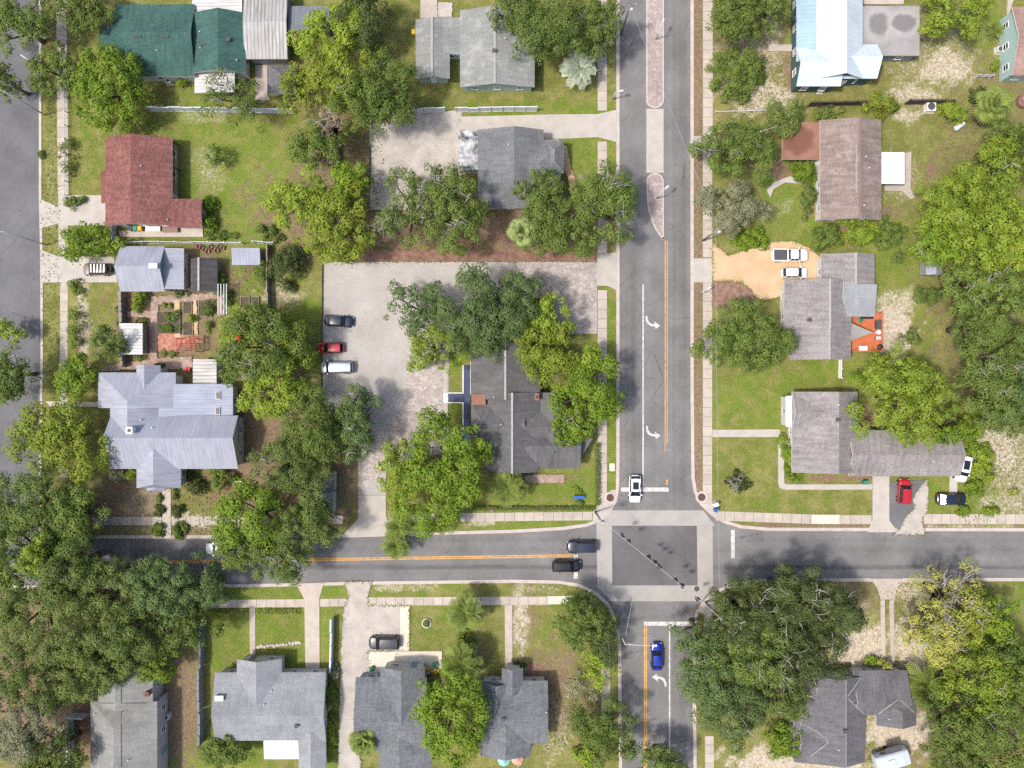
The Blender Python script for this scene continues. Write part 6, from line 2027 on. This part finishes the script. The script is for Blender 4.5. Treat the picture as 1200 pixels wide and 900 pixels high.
def parasol(px, py, r, m, label, z=2.3):
    c = W(px, py, z)
    T = thing('parasol', label, 'parasol', (c[0], c[1], .1), None)
    Geo().tube([(0, 0, 0), (0, 0, z + .35)], [.03, .03], 6).build('pole', MAT['trim'], T)
    n = 8
    V = [(0, 0, z + .3)] + [(r * math.cos(2 * math.pi * k / n), r * math.sin(2 * math.pi * k / n), z - .2) for k in range(n)] + [(0, 0, z + .26)] + [(r * math.cos(2 * math.pi * k / n), r * math.sin(2 * math.pi * k / n), z - .25) for k in range(n)]
    F = [(0, 1 + k, 1 + (k + 1) % n) for k in range(n)] + [(n + 1, n + 2 + (k + 1) % n, n + 2 + k) for k in range(n)] + [(1 + k, n + 2 + k, n + 2 + (k + 1) % n, 1 + (k + 1) % n) for k in range(n)]
    obj('canopy', mesh('canopy', V, F, MAT[m]), T)
    for k in range(n):
        a = 2 * math.pi * k / n
        Geo().tube([(0, 0, z + .2), (r * .95 * math.cos(a), r * .95 * math.sin(a), z - .26)], [.012, .012], 4).build('rib', MAT['trim'], T)
    Geo().lathe((0, 0, 0), [(.3, 0), (.3, .08), (.1, .12)], 12).build('base', MAT['dkgrey'], T)


parasol(590.5, 891.5, .98, 'p_teal', 'pale teal parasol at the bottom edge behind the dark blue grey house')
parasol(606, 890, .95, 'p_pink', 'faded pink parasol at the bottom edge beside the teal one')


def ac(px, py, label, s=.85, z=.06):
    prop('air_conditioner', label, 'air conditioner', px, py, [('cabinet', 'trim', [('box', (0, 0, .4), (s, s, .75))]), ('grille', 'dkgrey', [('lathe', (0, 0, .78), [(s * .42, 0), (s * .42, .03), (s * .1, .04)], 14)]),
         ('pad', 'concrete', [('box', (0, 0, .0), (s + .3, s + .3, .1))])], 0, 'air conditioners', z)


ac(199.5, 96, 'white air conditioner on a pad below the green shingled house')
ac(1020, 507, 'white air conditioner in the inner corner of the L-shaped house')
ac(1168.5, 60, 'grey air conditioner at the teal wall')
ac(960, 107, 'white air conditioner under the blue and white metal roof house', .7)
ac(197, 838, 'pale air conditioner at the lilac white wall')
ac(385, 827, 'small air conditioner at the side of the pale grey house', .7)
ac(1088, 127, 'white flat topped cooling unit against the dark timber fence', 1.4)
# tank, round tub, boxes
T = prop('gas_tank', 'silver cylindrical gas tank lying beside the eastern wood', 'gas tank', 1121, 149.5, [('tank', 'p_silver', [('tube', [(-.85, 0, .65), (-.75, 0, .65), (.75, 0, .65), (.85, 0, .65)], [.2, .45, .45, .2])]),
     ('foot', 'dkgrey', [('box', (-.5, 0, .12), (.12, .7, .28))]), ('foot', 'dkgrey', [('box', (.5, 0, .12), (.12, .7, .28))])], 38)
prop('round_tub', 'brown round tub with a white lid at the picture edge below the teal house', 'tub', 1197, 120, [('tub', 'p_brown', [('lathe', (0, 0, 0), [(.95, 0), (1.05, .1), (1.05, .8), (.98, .85)], 20)]), ('lid', 'white', [('lathe', (.2, .3, .86), [(.5, 0), (.45, .06)], 16)])])
prop('bench', 'bright blue bench on the corner lawn between two small plants', 'bench', 678.5, 582, [('seat', 'p_blue', [('box', (0, 0, .45), (1.7, .5, .06))]), ('backrest', 'p_blue', [('box', (0, .26, .75), (1.7, .06, .45))]),
     ('leg', 'p_blue', [('box', (-.75, 0, .21), (.08, .45, .42))]), ('leg', 'p_blue', [('box', (.75, 0, .21), (.08, .45, .42))])])
prop('mailbox', 'small blue box on a post at the corner pavement', 'mailbox', 837, 596.5, [('box_body', 'p_blue', [('box', (0, 0, .9), (.5, .55, .9)), ('lathe', (0, 0, 1.34), [(.25, 0), (.2, .12)], 12)]), ('leg', 'dkgrey', [('box', (-.18, 0, .22), (.08, .4, .45))]), ('leg', 'dkgrey', [('box', (.18, 0, .22), (.08, .4, .45))])])
prop('signal_cabinet', 'white signal control cabinet beside the blue box at the corner', 'cabinet', 836.5, 590, [('cabinet', 'trim', [('box', (0, 0, .65), (.75, .5, 1.2)), ('box', (0, 0, 1.27), (.82, .58, .06))]), ('plinth', 'concrete', [('box', (0, 0, .04), (.95, .7, .1))])], 20)
prop('wheelbarrow', 'orange yellow wheelbarrow standing behind the L-shaped house', 'wheelbarrow', 1090.5, 499.5, [('tray', 'p_orange', [('lathe', (0, 0, .45), [(.35, 0), (.6, .25), (.62, .28)], 10)]), ('wheel', 'rubber', [('tube', [(.6, -.06, .2), (.6, .06, .2)], [.2, .2])]),
     ('handle', 'wood', [('tube', [(.6, -.1, .25), (-.9, -.3, .55)], [.03, .03])]), ('handle', 'wood', [('tube', [(.6, .1, .25), (-.9, .3, .55)], [.03, .03])])])
prop('stone_ring', 'pale stone ring round a small plant on the dark olive lawn', 'planter', 500.2, 730, [('ring', 'kerb', [('tube', [(.68 * math.cos(a), .68 * math.sin(a), .1) for a in np.linspace(0, 2 * math.pi, 20)], [.15] * 20)])])
shrub(500.2, 730, 3.2, 3.2, .5, 'green', 'tiny plant inside the pale stone ring', leaf=.2)
prop('chaise', 'dark bench under the eave of the orange deck house', 'bench', 996, 303, [('seat', 'p_brown', [('box', (0, 0, .4), (.2, .2, .1))])]) if False else None
for k, (px, py, m, l) in enumerate([(502, 783.5, 'p_yellow', 'yellow garden chair, left one on the cream patio'), (510.5, 777.5, 'p_green', 'green garden chair at the edge of the cream patio'), (511, 784.5, 'p_yellow', 'yellow garden chair beneath the green one on the cream patio')]):
    prop('garden_chair', l, 'chair', px, py, [('seat', m, [('box', (0, 0, .42), (.75, .72, .07))]), ('backrest', m, [('box', (0, .34, .75), (.75, .08, .65))])] + [('leg', m, [('box', (sx * .32, sy * .3, .2), (.07, .07, .4))]) for sx in (-1, 1) for sy in (-1, 1)], 20 * k, 'garden chairs on the patio', .13)
prop('flower_pot', 'grey flower pot on the corner of the cream patio', 'flower pot', 436.5, 782, [('pot', 'dkgrey', [('lathe', (0, 0, 0), [(.25, 0), (.38, .5), (.40, .55)], 14)]), ('plant', 'p_green', [('lathe', (0, 0, .5), [(.34, 0), (.25, .25), (.08, .4)], 9)])], z=.13)

# bed frames and trellis in the kitchen garden
def raised_bed(x0, y0, x1, y1, label):
    a, b = W(x0, y1), W(x1, y0)
    c = (a + b) / 2
    w, d = (b - a)[:2]
    T = thing('raised_bed', label, 'raised bed', (c[0], c[1], .06), 'raised beds of the kitchen garden')
    for sx in (-1, 1):
        Geo().box((sx * w / 2, 0, .16), (.09, d + .09, .32)).build('board', MAT['wood'], T)
    for sy in (-1, 1):
        Geo().box((0, sy * d / 2, .16), (w - .09, .09, .32)).build('board', MAT['wood'], T)
    Geo().box((0, 0, .12), (w - .1, d - .1, .22)).build('soil', MAT['soil'], T)


MAT['soil'] = rough_mat('soil', (.11, .085, .06), .35, 1.5, 6.0, .95, .6)
raised_bed(185.5, 365.5, 212, 391, 'large square raised bed with herbs')
raised_bed(216, 354, 226, 368, 'small raised bed at the top of the narrow bed column')
raised_bed(216, 377, 227, 393, 'small raised bed at the bottom of the narrow bed column')
raised_bed(234, 353, 249, 371, 'raised bed with the square clipped bush')
raised_bed(283, 348, 293, 365, 'dark framed bed in the lawn beside the plank fence')
raised_bed(295.5, 348, 304, 365, 'second dark framed bed closest to the plank fence')
prop('trellis', 'white slatted trellis frame over the climber', 'trellis', 267, 352.5, [('beam', 'fence_white', [('box', (sx, 0, 2.1), (.10, 4.8, .10))]) for sx in (-.65, -.2, .25, .65)] + [('post', 'fence_white', [('box', (sx, sy, 1.05), (.1, .1, 2.1))]) for sx in (-.65, .65) for sy in (-2.3, 2.3)])
pg = [('beam', 'p_pinkwood', [('box', (0, -1.05 + .35 * k, 2.35), (3.4, .09, .12))]) for k in range(7)] + [('joist', 'p_pinkwood', [('box', (-1.4 + .7 * k, 0, 2.22), (.09, 2.4, .12))]) for k in range(5)] + \
     [('post', 'p_pinkwood', [('box', (sx, sy, 1.1), (.12, .12, 2.2))]) for sx in (-1.5, 1.5) for sy in (-1.0, 1.0)]
MAT['p_pinkwood'] = rough_mat('salmon_timber', lin(196, 110, 96), .25, 1.5, 6.0)
prop('pergola', 'salmon red timber pergola over the terracotta corner of the kitchen garden', 'pergola', 225.5, 405, pg)
pgd = [('slat', 'black', [('box', (0, -3.9 + .78 * k, 2.3), (1.0, .08, .10))]) for k in range(11)] + [('beam', 'black', [('box', (sx, 0, 2.2), (.1, 8.0, .12))]) for sx in (-.45, .45)] + [('post', 'black', [('box', (.45, sy, 1.1), (.12, .12, 2.2))]) for sy in (-3.9, 0, 3.9)]
prop('pergola', 'narrow black pergola along the side of the red shingled house', 'pergola', 208.5, 201, pgd)
dk = [('slat', 'p_brown', [('box', (-1.5 + .3 * k, 0, 2.2), (.10, 2.6, .10))]) for k in range(11)] + [('post', 'p_brown', [('box', (sx, sy, 1.1), (.12, .12, 2.2))]) for sx in (-1.5, 1.5) for sy in (-1.2, 1.2)]
prop('pergola', 'dark lattice pergola beside the corrugated workshop', 'pergola', 352, 50, dk)
prop('garden_bench', 'dark timber seat frame on the porch of the garden shelter', 'bench', 172, 396, [('plank', 'p_brown', [('box', (-.45 + .3 * k, 0, .45), (.24, 2.9, .06))]) for k in range(4)] + [('leg', 'p_brown', [('box', (0, sy, .2), (1.0, .1, .42))]) for sy in (-1.2, 1.2)])
ORD9 = ['first', 'second', 'third', 'fourth', 'fifth', 'sixth', 'seventh', 'eighth', 'last']
for k in range(9):
    a = k * 3.5
    prop('crate', ORD9[k] + ' small crate of the jumble below the white fence, counted from the dark shed', 'crate', 234 + a, 289 + (k * 37 % 7), [('side', 'p_brown' if k % 3 else 'p_pinkwood', [('box', (0, .28, .2), (.6, .05, .4)), ('box', (0, -.28, .2), (.6, .05, .4)), ('box', (.28, 0, .2), (.05, .52, .4)), ('box', (-.28, 0, .2), (.05, .52, .4))]),
         ('bottom', 'wood', [('box', (0, 0, .04), (.5, .5, .04))])], k * 33, 'crates behind the white garden fence')
for k, (a, b, l) in enumerate([(280, 396, 'red garden ball lamp hanging among the pale limbs by the kitchen garden'), (287, 386, 'second smaller red ball lamp among the pale limbs')]):
    c = W(a, b, 9.2)
    T = thing('lantern', l, 'lantern', (c[0], c[1], 9.0), 'red lanterns in the oak')
    Geo().lathe((0, 0, 0), [(.1, 0), (.3, .15), (.38, .35), (.3, .55), (.1, .65)], 12).build('globe', MAT['p_red'], T, smooth=True)
    Geo().tube([(0, 0, .8), (0, 0, 1.2)], [.02, .02], 4).build('cord', MAT['black'], T)
prop('red_tarp', 'small red covered cart between the gables of the silver house', 'cart', 221.5, 433.5, [('cover', 'p_red', [('box', (0, 0, .6), (1.0, .6, .5)), ('lathe', (0, 0, .85), [(.3, 0), (.1, .15)], 8)]), ('wheel', 'rubber', [('tube', [(-.35, -.3, .2), (-.35, -.22, .2)], [.2, .2])]), ('wheel', 'rubber', [('tube', [(.35, -.3, .2), (.35, -.22, .2)], [.2, .2])])])
ORD = ['first', 'second', 'third', 'fourth', 'fifth', 'sixth', 'seventh', 'eighth', 'ninth', 'tenth', 'eleventh', 'twelfth', 'thirteenth', 'last']
# stones in the lawn, stone edging arc
for k in range(14):
    px = 303 + k * 3.7
    py = 757.5 - 5.5 * (k / 13) ** 1.3 + random.uniform(-1, 1)
    c = W(px, py)
    r = random.Random(k)
    V, F = [], []
    g = Geo().lathe((0, 0, 0), [(.18, 0), (.26, .06), (.22, .15), (.08, .2)], 7)
    o = g.build('stone', MAT['kerb'], loc=(c[0], c[1], .07), rot=(0, 0, r.uniform(0, 6)), scale=(r.uniform(.7, 1.3), r.uniform(.9, 1.7), r.uniform(.8, 1.2)))
    tag(o, ORD[k] + ' pale stone from the front path in the arc across the bright lawn', 'stone', 'stones laid in the lawn')
for k in range(11):
    u = k / 10
    px, py = 1006.5 + 24 * u, 778 - 15 * math.sin(u * 1.5)
    c = W(px, py)
    o = Geo().box((0, 0, .1), (.45, .30, .2)).build('edging_stone', MAT['kerb'], loc=(c[0], c[1], .06), rot=(0, 0, random.uniform(-.3, .3) + .6 * (1 - u)))
    tag(o, ORD[k] + ' pale block of the curved edging, counted from the oak grove', 'stone', 'edging blocks before the slate house')

# ------------------------------------------------------------------ orange deck and what stands on it
MAT['deck'] = rough_mat('orange_deck_stain', lin(226, 130, 88, .72), .2, .9, 6.0, .7)
a, b = W(989, 412, .5), W(1031, 366, .5)
c = (a + b) / 2
T = thing('deck', 'orange stained wooden deck with railing behind the grey shingled house', 'deck', (c[0], c[1], 0))
w, d = (b - a)[:2]
n = 28
pm = Geo().box((0, 0, 0), (w / n - .014, d, .05)).mesh('plank', MAT['deck'])
for i in range(n):
    obj('plank', pm, T, loc=(-w / 2 + (i + .5) * w / n, 0, .48 + random.uniform(-.004, .004)))
Geo().box((0, 0, .22), (w - .1, d - .1, .42)).build('frame', MAT['deck'], T)
for (x0, y0, x1, y1) in ((w / 2 - .06, -d / 2, w / 2 - .06, d / 2), (-w / 2 + 1, -d / 2 + .06, w / 2 - .12, -d / 2 + .06)):
    L = math.hypot(x1 - x0, y1 - y0)
    an = math.atan2(y1 - y0, x1 - x0)
    mx, my = (x0 + x1) / 2, (y0 + y1) / 2
    g = Geo().box((0, 0, 1.42), (L, .14, .05)).box((0, 0, 1.1), (L, .05, .08)).box((0, 0, .75), (L, .05, .08))
    g.build('railing', MAT['deck'], T, loc=(mx, my, 0), rot=(0, 0, an))
    for k in range(5):
        u = -.5 + k / 4
        obj('post', Geo().box((0, 0, .95), (.1, .1, .95)).mesh('post', MAT['deck']), T, loc=(mx + math.cos(an) * u * (L - .12), my + math.sin(an) * u * (L - .12), 0))
zd = .51
table(1007, 408.5, 1.3, .72, 'white', 'white rectangular table on the orange deck', z=zd)
prop('cooler', 'black storage box by the deck railing', 'box', 1026, 381, [('box_body', 'dkgrey', [('box', (0, 0, .35), (.85, 1.3, .7))]), ('lid', 'dkgrey', [('box', (0, 0, .73), (.92, 1.38, .07))])], z=zd)
round_table(1025, 389.8, .34, 'white', 'small round white table by the deck railing', z=zd)
prop('ottoman', 'grey square seat by the deck railing', 'seat', 1026, 396.5, [('cushion', 'galv', [('box', (0, 0, .4), (.8, .55, .14))]), ('base', 'dkgrey', [('box', (0, 0, .16), (.76, .5, .32))])], z=zd)
prop('kettle_grill', 'black round grill in the corner of the orange deck', 'grill', 1026, 407, [('bowl', 'black', [('lathe', (0, 0, .6), [(.1, 0), (.38, .18), (.42, .34)], 16)]), ('lid', 'black', [('lathe', (0, 0, .96), [(.42, 0), (.34, .2), (.1, .3)], 16)])] +
     [('leg', 'dkgrey', [('tube', [(.25 * math.cos(q), .25 * math.sin(q), .7), (.38 * math.cos(q), .38 * math.sin(q), 0)], [.02, .02])]) for q in (0, 2.1, 4.2)], z=zd)
prop('bench', 'dark curved bench against the house wall on the orange deck', 'bench', 1013, 372.5, [('seat', 'black', [('box', (0, 0, .42), (1.8, .5, .1))]), ('backrest', 'black', [('box', (0, .26, .7), (1.8, .08, .5))])] + [('leg', 'black', [('box', (sx, 0, .2), (.08, .45, .4))]) for sx in (-.8, .8)], z=zd)
prop('potted_plants', 'pale pot with a plant near the house corner on the deck', 'flower pot', 1004, 376, [('pot', 'white', [('lathe', (0, 0, 0), [(.2, 0), (.32, .45), (.34, .5)], 12)]), ('plant', 'p_green', [('lathe', (0, 0, .45), [(.3, 0), (.4, .2), (.1, .5)], 8)])], z=zd)
V = [W(996.6, 378, 3.0), W(1023, 389.5, 2.6), W(996.6, 400, 3.0)]
cc = sum(V) / 3
g = Geo()
n = 8
VV, FF = [], []
for i in range(n + 1):
    for j in range(n + 1 - i):
        u, v = i / n, j / n
        p = V[0] * (1 - u - v) + V[1] * u + V[2] * v - cc
        p = p - np.array((0, 0, 1.2 * u * v + .8 * (1 - u - v) * (u + v) * .5))
        VV.append(p)
ix = {}
q = 0
for i in range(n + 1):
    for j in range(n + 1 - i):
        ix[i, j] = q
        q += 1
for i in range(n):
    for j in range(n - i):
        FF.append((ix[i, j], ix[i + 1, j], ix[i, j + 1]))
        if j < n - i - 1:
            FF.append((ix[i + 1, j], ix[i + 1, j + 1], ix[i, j + 1]))
T = thing('shade_sail', 'grey triangular shade sail stretched over the orange deck', 'shade sail', tuple(cc))
obj('sail', mesh('sail', VV, FF, colour('grey_sailcloth', lin(166, 164, 158), rough=.9, spec=.1)), T)
Geo().tube([(V[1] - cc) - (0, 0, .02), (V[1] - cc) + np.array((.25, 0, .1))], [.02, .02], 4).build('rope', MAT['black'], T)
p = V[1] - cc + np.array((.3, 0, 0))
Geo().tube([(p[0], p[1], .5 - cc[2]), (p[0], p[1], p[2] + .15)], [.05, .05], 6).build('mast', MAT['galv'], T)
# corner canopy of the car park building
V = [W(668, 516, 3.0), W(692.5, 512.0, 3.0), W(694.5, 514, 3.0), W(681, 536, 3.0), W(668, 536, 3.0)]
cc = sum(V) / 5
T = thing('corner_canopy', 'grey pointed canopy roof at the lawn corner of the charcoal building', 'canopy', (cc[0], cc[1], 0))
Geo().prism([tuple((v - cc)[:2]) for v in V], 2.85, 3.02).build('canopy_roof', colour('canopy_grey', lin(122, 121, 121), rough=.9, spec=.15), T)
for v in (V[1], V[3]):
    q = (v - cc) * .86
    Geo().box((q[0], q[1], 1.42), (.4, .4, 2.85)).build('post', MAT['brickc'], T)

# ------------------------------------------------------------------ ground cover nobody could count
def scatter(name, areas, n, size, fol, seed, h=.0, jitter=.5):
    r = np.random.default_rng(seed)
    w_ = np.array([a[2] * a[3] for a in areas], float)
    k = r.choice(len(areas), n, p=w_ / w_.sum())
    A = np.array(areas, float)[k]
    rr, th = np.sqrt(r.uniform(0, 1, n)), r.uniform(0, 6.283, n)
    px, py = A[:, 0] + A[:, 2] * rr * np.cos(th), A[:, 1] + A[:, 3] * rr * np.sin(th)
    keep = ~(inside(ROAD, px, py) | inside(WSTREET, px, py)) & (dist(ROAD, px, py) > 5)
    px, py = px[keep], py[keep]
    m = len(px)
    S = size * r.uniform(.6, 1.5, m)
    C = np.stack([(px - 600) * k0, -(py - 450) * k0, .075 + S * .22 + r.uniform(0, h, m)], 1)
    Nn = r.normal(0, jitter, (m, 3)) + np.array((0, 0, .8))
    Nn /= np.linalg.norm(Nn, axis=1, keepdims=True)
    V, Q = leaf_quads(C, Nn, S, r, .5)
    SN = Nn * .3 + np.array((0, 0, .9))
    SN /= np.linalg.norm(SN, axis=1, keepdims=True)
    o = obj(name, np_mesh(name, V, Q, FOL[fol], SN))
    tagk(o, 'stuff')
    return o


rr = np.random.default_rng(77)
E = np.array(RAGGED, float)
k = rr.integers(0, len(E), 5200)
pxy = E[k] + rr.normal(0, 1.1, (5200, 2))
C = np.stack([(pxy[:, 0] - 600) * k0, -(pxy[:, 1] - 450) * k0, .20 + rr.uniform(0, .06, 5200)], 1)
Nn = rr.normal(0, .5, (5200, 3)) + np.array((0, 0, .8))
Nn /= np.linalg.norm(Nn, axis=1, keepdims=True)
V, Q = leaf_quads(C, Nn, .20 * rr.uniform(.6, 1.5, 5200), rr, .5)
tagk(obj('edge_grass', np_mesh('edge_grass', V, Q, FOL['grass'])), 'stuff')
# leaves that have gathered along the kerbs
P_ = []
for ln in (CROSS_NW, CROSS_SW, CROSS_SE, CROSS_NE, [(46, -20), (46, 232), (47.5, 300), (48, 420), (47, 470)]):
    for (x0, y0), (x1, y1) in zip(ln[:-1], ln[1:]):
        L = math.hypot(x1 - x0, y1 - y0)
        if max(abs(x0), abs(x1)) > 1300 and L > 600:
            continue
        m = int(L * 5)
        u = rr.uniform(0, 1, m)
        P_.append(np.stack([x0 + (x1 - x0) * u, y0 + (y1 - y0) * u], 1) + rr.normal(0, 1.0, (m, 2)) ** 3 * .5)
P_ = np.concatenate(P_)
P_ = P_[(inside(ROAD, P_[:, 0], P_[:, 1]) | inside(WSTREET, P_[:, 0], P_[:, 1])) & (np.sin(P_[:, 0] * .07) + np.cos(P_[:, 1] * .06) + rr.normal(0, .5, len(P_)) > .2)]
m = len(P_)
C = np.stack([(P_[:, 0] - 600) * k0, -(P_[:, 1] - 450) * k0, .045 + rr.uniform(0, .02, m)], 1)
Nn = rr.normal(0, .25, (m, 3)) + np.array((0, 0, 1.0))
Nn /= np.linalg.norm(Nn, axis=1, keepdims=True)
V, Q = leaf_quads(C, Nn, .13 * rr.uniform(.6, 1.5, m), rr, .6)
tagk(obj('fallen_leaves', np_mesh('fallen_leaves', V, Q, FOL['brown'])), 'stuff')

lawns = [(265, 215, 50, 65), (480, 60, 50, 50), (660, 110, 40, 30), (905, 470, 65, 32), (900, 580, 60, 22), (1070, 180, 45, 45), (1060, 320, 35, 45), (340, 740, 12, 28), (268, 765, 22, 48), (520, 735, 36, 24), (640, 730, 38, 28),
         (110, 370, 22, 40), (130, 195, 40, 40), (360, 400, 12, 70), (1100, 585, 22, 22), (640, 575, 50, 16), (1120, 60, 50, 50), (950, 720, 60, 40), (690, 182, 8, 14), (930, 245, 22, 30), (170, 600, 70, 20)]
scatter('grass_tufts', lawns, 24000, .14, 'grass', 3)
scatter('ground_weeds', [(1145, 560, 22, 70), (1165, 530, 34, 50), (880, 100, 40, 40), (1090, 700, 70, 30), (60, 700, 120, 120), (1150, 300, 60, 180), (240, 600, 60, 40), (270, 340, 40, 40), (60, 300, 12, 200), (650, 840, 30, 40), (400, 200, 50, 90)], 16000, .26, 'green', 5, .1)
scatter('dry_leaf_litter', [(60, 700, 130, 130), (330, 560, 90, 110), (230, 610, 90, 20), (885, 70, 50, 60), (1000, 780, 60, 50), (1150, 300, 70, 180), (640, 800, 40, 60), (570, 285, 140, 12), (1080, 90, 70, 50), (1160, 560, 40, 50)], 18000, .16, 'brown', 6)
